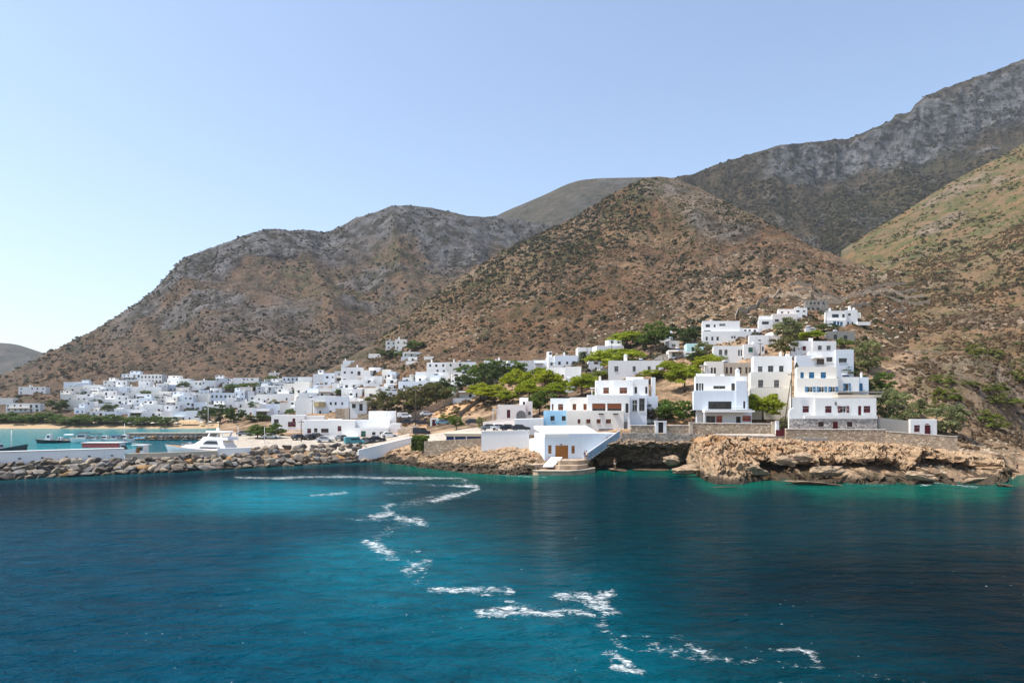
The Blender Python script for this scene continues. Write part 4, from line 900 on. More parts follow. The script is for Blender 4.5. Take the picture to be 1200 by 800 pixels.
# ---- square gate house and wayside shrine on the road
h = House('gate_house', 'tiny white gate building with dark red door beside the parked cars', 'gatehouse', 192, 504, 513.6, 500)
h.block(504, 513.6, 489.6, 500.6, 0, 2.4, 'c', [('d', 506.4, 511.4, 491.6, 500.4, 'maroon')], par=.1)
h = House('wayside_shrine', 'tiny white shrine with red door on the sloping road wall', 'shrine', 236, 552.6, 559, 476)
h.block(552.6, 559, 469.6, 476.6, 0, 1.6, 'w', [('d', 556, 558.2, 470.6, 476, 'maroon'), ('m', 553.4, 555, 471.6, 475, 'dark')], par=.08)
# ------------------------------------------------------------------ hillside and village houses
def auto_wins(x0, x1, yt, yb, d, pitch, kinds, paints, drop=.15, door=True):
    """rows of openings at the spacing of the photo's storeys"""
    wm, hm = (x1-x0)/800*d, (yb-yt)/800*d
    ns = max(1, int(round((hm-.2)/3.1))); nc = max(1, int(wm/pitch)); out = []
    px = 800/d
    for s in range(ns):
        base = yb-s*(hm/ns)*px
        for c in range(nc):
            if random.random() < drop: continue
            cx = x0+(x1-x0)*(c+.5+random.uniform(-.14, .14))/nc
            dr = door and s == 0 and random.random() < .3; big = random.random() < .2
            w = (1.5 if big else random.uniform(.85, 1.15))*px; hh = (2.05 if dr or (big and random.random() < .5) else random.uniform(1.1, 1.35))*px; b0 = (.12 if dr else .95 if hh < 1.6*px else .15)*px
            if hm/ns < 2.4: hh *= .75; b0 *= .7
            out.append((random.choice(kinds), cx-w/2, cx+w/2, base-b0-hh, base-b0, random.choice(paints)))
    return out, ns
ORD = ['lowest', 'second', 'third', 'fourth', 'fifth', 'sixth', 'seventh', 'eighth', 'ninth', 'tenth']
ORDX = ['first', 'second', 'third', 'fourth', 'fifth', 'sixth', 'seventh', 'eighth', 'ninth', 'tenth', 'eleventh', 'twelfth', 'thirteenth', 'fourteenth', 'fifteenth']
# x0 x1 top foot colour flags  (c chimney, t set-back upper room, p pergola, s outside stair, a arched loggia, w retaining wall, d dark awning)
FARS = """23 52 453 462 w c|9 45 472.5 483 w p|0 14 466 473 c -|75 92 447.5 455 w -|90 105 448.5 455.6 w t|97 118 451 458 w -|121 136 446 454 w t|143 165 438 446 b tp|164 190 438.5 448.4 w a|72 92 461.5 470 w t|90 108 462 470 w -|77 101 468 480.4 w -
100 110 470 480 w -|108 122 459 468 w c|121 137 458 468 w -|113 136 467.4 475 w t|118 139 453 459.4 w -|139 149 453.4 463 w -|148 161 453 462 w c|136 150 463 475 w s|150 166 467 477.6 w -|163 178 466 478 w t|160 175 454 463 w -|174 189 453 463 w c|178 200 459 470 w -|168 190 473.6 483 w t|150 167 479.6 488.4 b d|167 183 481.6 488.6 w -|182 197 482 489 w -
106 121 481.6 488 w -|122 137 482.4 489 w -|192 206 447.6 456.6 w -|196 221 443.6 456 w t|192 207 450.6 458.6 b -|222 238 446 456.4 w -|236 251 445.6 456 w c|253 270 443 451 w t|273 303 442.6 450.4 w -|312 329 443.4 449 w c|315 328 436.6 441.4 w c|186 204 458.6 469 w -|180 195 463 472.6 w -|202 226 463 475 w tc|214 228 459 466 w -|227 248 460.4 472 w -|247 271 460 473 b a|262 280 470.6 478 w -|279 294 470 477.6 w c|240 264 473.6 481.6 w t|208 224 470.6 481 w -|223 241 471 481 w -|190 204 481.4 493 w -|203 219 482 493.4 w p|218 234 481 493 b -
277 298 477.6 488.6 w -|297 316 478.4 489 b d|312 331 473 486.4 b -|328 341 471.6 484.6 c -|300 315 452.6 461.4 w t|314 331 453 461.6 w -|300 324 461.6 470.4 w -|323 351 461 471 w t|331 350 441.6 450.6 w a|349 366 441.6 451 w a|310 333 451.6 461 w -|332 347 449 458 w -|345 362 447 470 w s|360 374 455 466 w -|373 394 454.4 466 w p|350 371 460 473 w -|367 380 438 453 w t|379 393 437 452.6 w -|392 403 434.6 448.4 w d|400 425 430.4 448.6 w c|402 416 422.6 428 w c|423 434 433.6 445.4 w -|432 446 430.4 439 w -|427 448 440.4 451 w s|402 428 444.6 456 w a|400 424 455.4 466 w s|427 443.6 454.4 467 w -|443 468 457.6 468 w w|467 493 446.6 457.4 w -|492 518 446 456 w t
452 464 399.4 410 w -|463 476.4 397.4 410.6 w c|472 494 412.6 419.6 w p|478 489 418 424.6 w -|432 446 414.4 419 c -|497 508 417.4 422 c -|500 524 424.6 438.6 w c|523 543 424.2 438.4 w c|542 557.6 424 438 w -|487 512 435.6 449 w s|511 530 435.8 449.4 w a|529 548 436 449 w -|498 539 450.4 459 w w|531 560 458 468.6 w p|567 595.6 422.2 433.4 w c|595 626 422.6 436 w -|625 641 422 433 w p|640 664 430.4 446 w -|662 681 429.4 446 w -|650 678 416.4 429.4 w c|677 700 407 420 w -|699 731.4 405 419 w t|663 673.6 443 458 w c|776.6 788 387.6 399 b -|784 796 399 409.4 w -|805 824 402.4 414 t -|783.6 803.6 410 421 w d"""
rf_ = random.Random(21)
def fill(n, xr, yline, sz):
    """the smaller houses that close the gaps of the terraces"""
    global FARS
    boxes = [tuple(map(float, l.split()[:4])) for l in FARS.replace('\n', '|').split('|')]; made = 0
    for _ in range(4000):
        if made >= n: break
        x = rf_.uniform(*xr); y = rf_.uniform(yline(x)[0], yline(x)[1]); w = rf_.uniform(*sz); h_ = rf_.choice([6.4, 6.8, 7.4, 11.5])*rf_.uniform(.95, 1.1)
        if any(min(x+w/2, b[1])-max(x-w/2, b[0]) > .45*min(w, b[1]-b[0]) and min(y, b[3])-max(y-h_, b[2]) > .45*min(h_, b[3]-b[2]) for b in boxes): continue
        if any(abs(y-b[3]) < 1.0 and min(x+w/2, b[1])-max(x-w/2, b[0]) > 0 for b in boxes): continue
        boxes.append((x-w/2, x+w/2, y-h_, y)); made += 1
        FARS += f'|{x-w/2:.1f} {x+w/2:.1f} {y-h_:.1f} {y:.1f} {rf_.choice("wwwwcb")} {rf_.choice(["-", "-", "t", "c", "p", "s", "-"])}'
fill(22, (80, 215), lambda x: (np.interp(x, [80, 215], [457, 456]), 486), (11, 19))
fill(9, (215, 300), lambda x: (455, 482), (10, 17))
fill(24, (300, 432), lambda x: (np.interp(x, [300, 400, 432], [452, 440, 446]), 483), (9, 16))
fill(10, (432, 560), lambda x: (np.interp(x, [432, 560], [446, 440]), np.interp(x, [432, 470, 560], [462, 458, 452])), (9, 15))
fill(5, (640, 712), lambda x: (428, 446), (9, 14))
zones = []
for ln in FARS.replace('\n', '|').split('|'):
    a = ln.split(); zones.append([*map(float, a[:4]), a[4], a[5]])
def zone_of(x):
    return ('above the sandy bay', 0) if x < 200 else ('above the stone pier', 1) if x < 310 else ('behind the breakwater houses', 2) if x < 430 else ('left of the pines', 3) if x < 562 else ('behind the pines', 4)
byzone = {}
for q in zones: byzone.setdefault(zone_of((q[0]+q[1])/2), []).append(q)
LAB = {}
for (zn, zi), qs in byzone.items():
    qs.sort(key=lambda q: -q[3]); rows = []; 
    for q in qs:
        if rows and rows[-1][0][3]-q[3] < 6.0: rows[-1].append(q)
        else: rows.append([q])
    for r, row in enumerate(rows):
        row.sort(key=lambda q: q[0])
        for i, q in enumerate(row): LAB[id(q)] = (zn, ORD[r] if r < 10 else 'top', ORDX[i], len(row), r == len(rows)-1)
CN = {'w': 'white', 'c': 'cream', 'b': 'blue tinged', 't': 'turquoise', 'g': 'grey', 's': 'stone'}
for q in zones:
    x0, x1, yt, yb, c, fl = q
    d = hit((x0+x1)/2, yb, 200); px = 800/d
    dark = ['dark', 'dark', 'grey', 'brown', 'dark', 'blue' if c == 'b' else 'grey']
    wins, ns = auto_wins(x0, x1, yt+.35*px, yb, d, 3.2, ['m', 'm', 'm', 'n'], dark, random.choice([.1, .2, .3] if (x0+x1)/2 > 385 else [.2, .35, .5]))
    if 'a' in fl:
        wins = []; n = max(3, int((x1-x0)/800*d/2.6))
        for s in range(ns):
            for k in range(n):
                cxp = x0+(x1-x0)*(k+.5)/n; bb = yb-s*(yb-yt)/ns; wins.append(('m', cxp-.75*px, cxp+.75*px, bb-2.2*px, bb-.15*px, 'white'))
    if 'd' in fl: wins = [('m', x0+1.2*px, x1-1.2*px, yb-2.5*px, yb-.9*px, 'grey')]+[w for w in wins if w[4] < yb-2.9*px]
    zn, rw, od, nrow, top = LAB[id(q)]
    nst = {1: 'single storey', 2: 'two storey'}.get(ns, 'three storey')
    ft = ' with chimney' if 'c' in fl else ' with roof room' if 't' in fl else ' with pergola' if 'p' in fl else ' with arched loggia' if 'a' in fl else ' with outside stair' if 's' in fl else ''
    pos = ('only house in the ' if nrow == 1 else od+' from left in the ')+rw+' row '+zn
    lb = f'{CN[c]} {nst} house{ft}, {pos}'
    if len(lb.split()) > 16: lb = f'{CN[c]} house{ft}, {pos}'
    if len(lb.split()) > 16: lb = f'{CN[c]} house, {pos}'
    yaw = -math.atan(((x0+x1)/2-600)/800)*.25+random.uniform(-.16, .16)
    h = House('village_house', lb, 'house', d, x0, x1, yb, 'white houses of the village', yaw)
    dep = random.uniform(6, 9); cc = c if c != 'w' else random.choice('wwwwwcb')
    rf = random.random()
    h.block(x0, x1, yt, yb, 0, dep, cc, wins, par=random.choice([.15, .3, .5]), deep=4)
    w = x1-x0
    if 't' in fl:
        a = random.choice([.05, .45]); t0, t1 = x0+w*a, x0+w*(a+.5)
        w2, _ = auto_wins(t0, t1, yt-2.4*px, yt-.3*px, d, 2.6, ['m'], dark, .1, False)
        h.block(t0, t1, yt-2.3*px, yt+.3*px, 2.2, dep-2.6, cc, w2, par=.2, deep=.1)
    if 'c' in fl:
        k = random.uniform(.15, .8); h.chimney(x0+w*k, x0+w*k+.7*px, yt-1.1*px, yt, 2)
    if 'p' in fl: h.pergola(x0+w*.1, x0+w*.75, yb-2.6*px, yb-.1*px, -.003, 2.4, random.choice([PAINT['white'], BEIGE]))
    if 's' in fl:
        b = MB()
        for k in range(8): b.box(h.X(x0)+w/px*.15+k*.42, h.X(x0)+w/px*.15+k*.42+.42, -1.25, -.003, -2, .32*(k+1))
        b.build('stair', WHITE, h.root)
    if 'w' in fl: h.box('terrace_wall', x0-2, x1+2, yb-1.0*px, yb+2.2*px, -3, .4, 's')
    elif random.random() < .45:
        h.box('terrace_wall', x0-random.uniform(0, 3), x1+random.uniform(0, 3), yb-.7*px, yb+1.6*px, -2.6, .35, 'w')
    if 'd' in fl: h.box('awning', x0+w*.08, x1-w*.08, yb-2.75*px, yb-2.55*px, -2.2, 2.19, 'e')

# upper hillside on the right: laid out block by block
def hill_house(name, label, x0, x1, yb, blocks, d=None, extras=None, cat='house'):
    d = d or hit((x0+x1)/2, yb, 150)
    h = House(name, label, cat, d, x0, x1, yb)
    for bl in blocks:
        a0, a1, t, f, dd, dep, c, wins = bl
        h.block(a0, a1, t, f, dd, dep, c, wins, deep=3.5 if f >= yb-1 else .3)
    return h
h = hill_house('hillside_house', 'long white two level house with roof tower behind turquoise house', 823, 890, 401, [(823, 890, 388, 401.5, 0, 8, 'w', W_('m', 386+8.4, 399, 'grey', 827, 829.4, 833.6, 836, 839.6, 842.4)+W_('m', 393.6, 396.4, 'dark', 857, 859, 860, 862)+[('m', 864.6, 871, 394.6, 397.6, 'grey')]),
 (846, 870, 384, 390, 2, 6, 'w', W_('m', 386, 389, 'dark', 850, 852.4, 855.6, 857.8, 862, 866)), (868, 891, 384.6, 390, 2.6, 5, 'w', W_('m', 386, 389.4, 'grey', 872, 875, 877, 880, 883, 886)), (823, 867, 376, 388.4, 1.5, 8, 'w', W_('m', 380, 383.4, 'dark', 827, 832, 836.4, 838.6)+W_('m', 379, 382, 'grey', 843, 850)+[('m', 825, 833, 387, 388, 'grey')])])
h.rail(840, 850, 379, 381.6, 1.2, 10, PAINT['white'])
h = hill_house('hillside_house', 'rose white house with rounded roof dome above green shuttered house', 878, 917, 405, [(878, 901, 392.6, 405.4, 0, 6, 'w', [('m', 888.4, 892, 398, 399.4, 'dark')]), (900.6, 917, 393.6, 406, .8, 6, 'p', [('m', 905.6, 909.4, 397.4, 400.4, 'brown')])])
b = MB(); cx_, zz = h.X(904, 4), h.Z(394, 4)
b.loft([[(cx_+2.1*cos(e)*cos(a), 4+2.1*cos(e)*sin(a), zz+1.3*sin(e)) for a in np.linspace(0, 2*pi, 15)[:-1]] for e in np.linspace(0, 1.5, 6)], smooth=True); b.build('dome', WHITE, h.root)
hill_house('hillside_house', 'white house with single green shutter and grey window pairs', 836, 900, 420, [(836, 872, 405, 420.4, 0, 8, 'w', W_('s', 409.6, 416, 'grey', 842.4, 846.4, 849, 852.6)+W_('m', 409.6, 417, 'grey', 865, 867, 868, 869.6)), (871.6, 883, 403, 421, -.5, 8, 'w', [('s', 877, 882.4, 407, 412.6, 'green')]), (882.6, 896, 400, 421, .6, 8, 'w', [('m', 893, 895, 406, 411.6, 'grey')])], 205)
hill_house('hillside_house', 'beige stone house with arched windows behind the modern house', 826, 884, 440, [(826, 848, 423.4, 440, 0, 7, 'c', W_('m', 430.6, 438, 'brown', 833, 835.4, 836.6, 839)), (847.6, 884, 425, 440, 1.2, 7, 'e', W_('m', 430, 437.6, 'brown', 850.6, 853, 855.4, 858, 865, 869, 873.6, 876, 878, 880.6))], 182).pergola(820, 826, 429, 439, 1.5, 2)
hill_house('hillside_house', 'white house with maroon window and two grey shuttered windows', 927, 980, 414, [(927, 953, 399.4, 414, 0, 8, 'w', [('s', 940.6, 944.6, 405.4, 410.6, 'maroon'), ('m', 929.8, 932, 406.6, 412, 'dark')]), (952.6, 980, 399.6, 414, -.6, 8, 'w', W_('s', 404.8, 410, 'grey', 958.4, 963, 968.6, 973.4)), (948, 952.6, 396, 400, 2, 1, 'w', [])], 197)
h = hill_house('hillside_house', 'pale white house with cream awning and side wing above blue shutters', 933, 1000, 431, [(933, 957, 416, 431, 2, 7, 'b', []), (948, 980, 411.4, 431, 3, 7, 'w', [('g', 956, 966, 420.4, 427, 'brown'), ('g', 968.4, 975.6, 418.4, 423.6, 'grey')]), (979.6, 1000.4, 409.4, 431.6, 0, 8, 'b', [('g', 983, 992.6, 419.6, 424.6, 'grey')])], 178)
h.box('awning', 954, 968, 418.6, 419.6, .6, 2.4, 'c'); h.rail(955, 979, 426, 428.4, 1.6, 12)
hill_house('hillside_house', 'rose white stepped house below the grey stone building', 893, 936, 382, [(905, 934, 367.6, 382, 1, 7, 'p', W_('m', 374, 377, 'grey', 908, 913, 917, 922)), (912, 931, 362, 368.6, 3, 5, 'p', W_('m', 365, 367, 'grey', 915, 918, 923, 925)), (889, 906, 374, 383, 0, 6, 'w', W_('m', 376.6, 380, 'dark', 893, 901)), (890, 912, 370, 376, 1.6, 5, 'w', [])])
hill_house('hillside_house', 'small white block with two dark windows beside grey stone building', 931, 946, 373, [(931, 946, 360.6, 373, 0, 6, 'w', W_('m', 363.6, 365.6, 'dark', 933, 937, 941, 943.6)+[('m', 940, 944, 369, 371.6, 'dark')])])
hill_house('stone_building', 'grey stone building with arched ground floor at top of the village', 944, 971, 366, [(944, 971, 351.4, 366.4, 0, 8, 's', W_('m', 353.8, 356.6, 'dark', 949, 951.2, 953.6, 955.8, 958, 960, 964, 966)+W_('m', 360.4, 364.6, 'dark', 945.4, 949, 951.4, 954, 957, 960))])
h = hill_house('hillside_house', 'white house with blue doors and balcony at top right of village', 967, 1009, 384, [(967, 992, 375, 384.4, 0, 8, 'w', W_('s', 375.6, 382, 'blue', 976.4, 980, 981, 983.6)+[('s', 984.6, 987.6, 377, 381, 'blue')]), (968, 992, 364, 375.4, 1.2, 7, 'w', W_('m', 368, 372, 'navy', 975, 983, 987, 990)), (991.6, 1005, 363, 384, 1.6, 7, 'w', W_('m', 377, 381, 'blue', 993, 995, 998, 1000)+[('m', 994, 997, 367, 370, 'grey')]), (1004.6, 1009, 366, 372, 3, 5, 'c', [])])
h.chimney(972, 974, 362, 365, 3); h.chimney(995, 997.4, 359.6, 363.6, 3); h.chimney(1000, 1002, 361.4, 364, 4); h.rail(974, 990, 372.4, 375, .9, 12, PAINT['white']); h.box('terrace', 1005, 1020, 377, 381, 1, 5, 'w')
hill_house('concrete_shell', 'unfinished grey concrete house with two black openings', 968, 1003, 400, [(968, 1002, 388.4, 400.6, 0, 7, 'g', [('g', 977, 981, 392, 398, 'dark'), ('g', 988.6, 993, 393, 400, 'dark')])])
hill_house('hillside_house', 'tiny white shed below the rose white stepped house', 944, 956, 390, [(944, 956, 384, 390.4, 0, 4, 'w', [])])
hill_house('hillside_house', 'long low white house with rooftop chimney between pines', 713, 778, 441, [(713, 778, 422.4, 441, 0, 8, 'w', W_('s', 429, 435.4, 'grey', 720, 724.6, 741.4, 745, 759, 762.6, 768.4, 771.4))]).chimney(731.6, 735, 416, 423, 3)
# ------------------------------------------------------------------ breakwater: core, parapet, boulders
MW = np.array([(-190,105),(-100,111.5),(0,118),(200,132),(300,141.5),(432,156)], float)    # bearing of the waterline and its distance
def mole_pt(px, off, z):
    """off metres inward (square to the mole) from the waterline at this bearing"""
    d = np.interp(px, MW[:, 0], MW[:, 1]); return Vector((wx(px, d)-.53*off, d+.85*off, z))
_gr = NT('pale_quay_concrete'); CONC = _gr.fin(_gr.mix(1.0, (.40, .35, .29), _gr.ramp(_gr.noise(_gr.world(), .7, 6, .7), [(.3, .6), (.7, 1.2)]), 'MULTIPLY'), .9)
def rock_mat():
    t = NT('breakwater_rock'); w = t.world(); r = t.rnd()
    c = t.ramp(r, [(0, (.20, .165, .135)), (.3, (.33, .27, .205)), (.55, (.25, .235, .22)), (.72, (.42, .35, .26)), (.86, (.15, .13, .115)), (.95, (.40, .23, .10))], 'CONSTANT')
    n = t.noise(w, 1.5, 6, .7); c = t.mix(1.0, c, t.ramp(n, [(.3, .38), (.7, .98)]), 'MULTIPLY')
    sep = t.n.new('ShaderNodeSeparateXYZ'); t.l.new(w, sep.inputs[0])
    wet = t.math('SUBTRACT', 1.0, t.math('MULTIPLY', t.math('SUBTRACT', t.math('ADD', sep.outputs[2], t.math('MULTIPLY', n, .5)), .5), 2.2, clamp=True))
    c = t.mix(t.math('MULTIPLY', wet, .85), c, (.035, .028, .02))
    return t.fin(c, .9, t.bump(t.math('ADD', n, t.math('MULTIPLY', t.noise(w, 7, 3), .3)), .8, .12))
ROCKM = rock_mat()
def rock_mesh(seed, mat=None, rough=False):
    import bmesh
    bm = bmesh.new(); bmesh.ops.create_icosphere(bm, subdivisions=4 if rough else 3, radius=1)
    co = np.array([v.co[:] for v in bm.verts]); r = np.random.default_rng(seed)
    for _ in range(13):                                   # split faces, as quarried blocks have
        n = r.normal(size=3); n /= np.linalg.norm(n); h = r.uniform(.38, .85); s = co @ n-h
        co = co-np.where(s > 0, s, 0)[:, None]*n*.92
    co *= 1.12*(1+(.30 if rough else .12)*fbm(co[:, 0]*1.7+seed, co[:, 1]*1.7, co[:, 2]*2.2, o=4, s=seed))[:, None]
    co *= np.array([r.uniform(.95, 1.3), r.uniform(.8, 1.05), r.uniform(.62, .85)])
    for v, c in zip(bm.verts, co): v.co = c
    me = bpy.data.meshes.new('boulder'); bm.to_mesh(me); bm.free(); me.materials.append(mat or ROCKM); return me
ROCKS = [rock_mesh(500+i) for i in range(9)]
mole = ob('breakwater', None, loc=mole_pt(0, 8, 0), label='rough boulder breakwater with white parapet wall reaching across the harbour', cat='breakwater')
def mpart(name, pxs, offs, zs, mat, parent=mole):
    """a strip along the mole with a cross-section (off, z) closed ring"""
    o = parent.location; b = MB()
    b.loft([[mole_pt(p, f, z)-o for f, z in zip(offs, zs)] for p in pxs]); return b.build(name, mat, parent)
ln = list(np.linspace(-190, 300, 15))
mpart('core', ln, [2.2, 7.2, 17, 17.5], [-3, 2.2, 2.3, -3], CONC)
mpart('parapet_wall', list(np.linspace(-190, 148, 9)), [7.4, 7.4, 8.5, 8.5], [1.8, 4.35, 4.4, 2], WHITE)
mpart('parapet_cap', list(np.linspace(-190, 147.6, 9)), [7.3, 7.3, 8.6, 8.6], [4.402, 4.5, 4.5, 4.402], ROOFW)
mpart('low_wall', list(np.linspace(149, 262, 6)), [7.6, 7.6, 8.4, 8.4], [2.0, 3.35, 3.35, 2.1], BEIGE)
mpart('low_wall', list(np.linspace(262.5, 304, 3)), [8.4, 8.4, 9.2, 9.2], [2.0, 3.75, 3.75, 2.1], WHITE)
for p in (18, 46, 76, 104, 132):                            # scuppers in the parapet
    b = MB(); q = mole_pt(p, 7.38, 0)-mole.location; b.box(q.x-.28, q.x+.28, q.y-.06, q.y+.3, 3.0, 3.22); b.build('drain_slot', PAINT['dark'], mole)
s = -115.0; n_ = 0
while s < 436:
    d = np.interp(s, MW[:, 0], MW[:, 1]); rows = 4 if s < 300 else 5
    for r_ in range(rows):
        sz = random.uniform(.72, 1.22)*(1.12 if r_ < 2 else .92)
        p = s+random.uniform(-4, 4)+(r_ % 2)*5
        if p > 436: continue
        q = mole_pt(min(p, 434), .2+r_*1.75+random.uniform(-.5, .5), .05+r_*.72+random.uniform(-.15, .22))
        if p > 300: q = q+Vector((0, .6*r_, .12*r_))
        o = ob('boulder', random.choice(ROCKS), mole, q-mole.location)
        o.scale = (sz*random.uniform(.9, 1.3), sz, sz*random.uniform(.8, 1.1)); o.rotation_euler = (random.uniform(-.4, .4), random.uniform(-.4, .4), random.uniform(0, 6.28))
    s += 10.5*118/d*random.uniform(.85, 1.15)

# stone pier inside the harbour
pier = ob('stone_pier', None, loc=P(218, 512, 256), label='low stone pier with rubble face in front of the sandy beach', cat='pier')
o = pier.location; b = MB(); x0, x1 = wx(147, 256)-o.x, wx(292, 256)-o.x
b.box(x0, x1, .6, 5, -4, 2.4-o.z); b.build('core', STONE_G, pier); b = MB(); b.box(x0-.2, x1, .4, 5.2, 2.402-o.z, 2.75-o.z); b.build('deck', CONC, pier)
for k in range(60):
    r_ = k % 2; ro = ob('boulder', random.choice(ROCKS), pier, (x0+(x1-x0)*(k+random.random())/60, -.1-.7*(1-r_), .35+r_*.9-o.z)); z = random.uniform(.6, .95); ro.scale = (z, z, z*.8); ro.rotation_euler = (0, 0, random.uniform(0, 6))

# apron and roads
def strip(name, pts, up, mat, n=10, w=8):
    """ground-hugging strip: pts [(px, d0, d1)]"""
    V = []; q = np.array(pts, float); ps = np.linspace(q[0, 0], q[-1, 0], max(12, int((q[-1, 0]-q[0, 0])/2)))
    for p in ps:
        a, c = np.interp(p, q[:, 0], q[:, 1]), np.interp(p, q[:, 0], q[:, 2])
        for d in np.linspace(a, c, w): V.append((wx(p, d), d, ground(p, d)+up))
    return ob(name, mesh_np(name, V, grid_faces(len(ps), w), [mat], True), kind='structure')
DUST = plain('dusty_ochre_earth', (.42, .25, .13), .95, .3, .6)
strip('road', [(258, 160, 196), (350, 162, 180), (480, 163, 180)], .12, CONC)
strip('road', [(484, 160, 172), (565, 152, 166), (636, 150, 160)], .12, CONC)
strip('path', [(728, 138.6, 141.4), (910, 137.4, 140.2)], .25, CONC)
strip('yard', [(455, 181, 205), (500, 181, 200)], .15, DUST); strip('yard', [(505, 205, 232), (556, 212, 236)], .15, DUST)
strip('terrace', [(780, 152, 176), (812, 152, 174)], .2, DUST)

# stone walls beside the climbing road, pieces of one terrace wall each
def ground_wall(name, label, p0, d0, p1, d1, hgt, th, mat, cat='wall', n=14, capm=None):
    root = ob(name, None, loc=(wx(p0, d0), d0, ground(p0, d0)), label=label, cat=cat); b = MB(); c = MB(); o = root.location; R = []; RC = []
    for k in range(n+1):
        t = k/n; p, d = p0+(p1-p0)*t, d0+(d1-d0)*t; g = ground(p, d); x = wx(p, d)
        R.append([Vector((x, d, g-1))-o, Vector((x, d, g+hgt))-o, Vector((x, d+th, g+hgt))-o, Vector((x, d+th, g-1))-o])
        RC.append([Vector((x, d-.05, g+hgt+.002))-o, Vector((x, d-.05, g+hgt+.1))-o, Vector((x, d+th+.05, g+hgt+.1))-o, Vector((x, d+th+.05, g+hgt+.002))-o])
    b.loft(R); b.build('wall', mat, root)
    if capm: c.loft(RC); c.build('coping', capm, root)
ground_wall('road_wall', 'long brown stone wall climbing beside the road under the thicket', 464, 212, 594, 262, 2.6, .6, STONE_B, capm=BEIGE)
ground_wall('road_wall', 'white capped wall dropping from the shrine towards the parked cars', 538, 208, 576, 238, 1.5, .5, STONE_G, capm=ROOFW)
ground_wall('road_wall', 'low brown wall behind the black parked car', 466, 182, 490, 179, 1.6, .5, STONE_B, capm=ROOFW)
ground_wall('terrace_wall', 'pale rose terrace wall with thin railing below the arched house', 566, 160, 603, 158, 2.0, .4, PINKW, capm=CREAM)
ground_wall('terrace_wall', 'long low grey wall behind the pine grove', 752, 236, 800, 230, 2.2, .5, STONE_G)
ground_wall('terrace_wall', 'tan terrace wall with two steps between big house and modern house', 776, 166, 812, 164, 1.6, .5, BEIGE, capm=CREAM)
for k, (p0, p1, y) in enumerate([(925, 1062, 333), (930, 1075, 341), (955, 1082, 348), (965, 1090, 355), (985, 1060, 364), (900, 950, 347)]):
    d0, d1 = hit(p0, y+2, 180), hit(p1, y+1, 180)
    ground_wall('field_wall', ['highest long dry stone field wall above the village', 'second highest dry stone field wall on the terraced slope', 'third dry stone field wall below the hill crest', 'fourth dry stone field wall on the terraced slope', 'lowest short dry stone field wall beside the blue door house', 'short dry stone field wall above the grey stone building'][k], p0, d0, p1, d1, 1.6, .7, STONE_B, n=30)
d0, d1 = hit(858, 378, 180), hit(915, 342, 180)
ground_wall('field_wall', 'dry stone wall climbing straight up the slope behind the village', 862, d0, 916, d1, 1.8, .8, STONE_B, n=20)

# ------------------------------------------------------------------ roof clutter: tanks, solar panels, aerials
TANK = plain('galvanised_tank', (.55, .56, .57), .35, .15, 2); PANEL = plain('solar_panel_glass', (.02, .03, .06), .15)
for hh in HOUSES:
    if not hh.roofs or hh.root.name.startswith(('wayside', 'gate_', 'garden', 'stone_c')): continue
    near = not hh.root.name.startswith('village'); (pts, zr) = random.choice(hh.roofs); (xa, ya), (xb, _), (_, yb_) = pts[0], pts[1], pts[2]
    if xb-xa < 2.6 or yb_-ya < 2.2: continue
    if random.random() < (.75 if near else .35):
        x, y_ = random.uniform(xa+.8, xb-.8), random.uniform(ya+.9, min(yb_-.8, ya+3)); b = MB(); b.tube((x, y_, zr), (x, y_, zr+2.1), .022, n=5)
        for k in range(4): b.box(x-.42+.06*k, x+.42-.06*k, y_-.012, y_+.012, zr+1.35+.2*k, zr+1.37+.2*k)
        b.build('aerial', PAINT['grey'], hh.root)
    if random.random() < (.55 if near else .3):
        x, y_ = random.uniform(xa+1.0, xb-1.0), random.uniform(ya+1.0, min(yb_-1.0, ya+3.5)); b = MB(); b.tube((x-.6, y_+.3, zr+.95), (x+.6, y_+.3, zr+.95), .26, n=10)
        for q in (-.45, .45): b.box(x+q-.03, x+q+.03, y_+.27, y_+.33, zr, zr+.72)
        b.build('water_tank', TANK, hh.root); b = MB(); b.loft([[(x-.75, y_-.75, zr+.12), (x-.75, y_+.02, zr+.78), (x-.75, y_+.02, zr+.84), (x-.75, y_-.75, zr+.18)], [(x+.75, y_-.75, zr+.12), (x+.75, y_+.02, zr+.78), (x+.75, y_+.02, zr+.84), (x+.75, y_-.75, zr+.18)]]); b.build('solar_panel', PANEL, hh.root)

# ------------------------------------------------------------------ quay and stairs at the boathouse
quay = ob('quay', None, loc=P(664, 556, 127), label='stepped tan stone landing quay in front of the boathouse', cat='quay'); o = quay.location
_q = NT('tan_quay_stone'); QST = _q.fin(_q.mix(_q.ramp(_q.noise(_q.world(), .8, 6, .7), [(.35, 0), (.65, 1)]), (.28, .20, .13), (.47, .37, .27)), .9, _q.bump(_q.noise(_q.world(), 3, 5), .6, .1))
def slab(name, pts, z0, z1, mat, parent=quay):
    b = MB(); r = [(wx(p, d)-parent.location.x, d-parent.location.y) for p, d in pts]
    b.loft([[(x, y, z0-parent.location.z) for x, y in r], [(x, y, z1-parent.location.z) for x, y in r]]); return b.build(name, mat, parent)
slab('landing', [(624.5, 127.4), (630, 126), (650, 125.4), (668, 125.4), (684, 127.6), (697.5, 131.2), (697, 135), (650, 134), (630, 133)], -2.5, .72, QST)
slab('landing_edge', [(624.3, 127.2), (630, 125.8), (650, 125.2), (668, 125.2), (684, 127.4), (697.5, 131), (697.5, 131.6), (684, 128.1), (668, 125.9), (650, 125.9), (630, 126.5), (624.8, 127.8)], .722, .88, CONC)
slab('upper_step', [(648, 130.6), (656, 129), (676, 129), (688, 132), (690, 136.5), (646, 135.9)], .73, 1.5, QST)
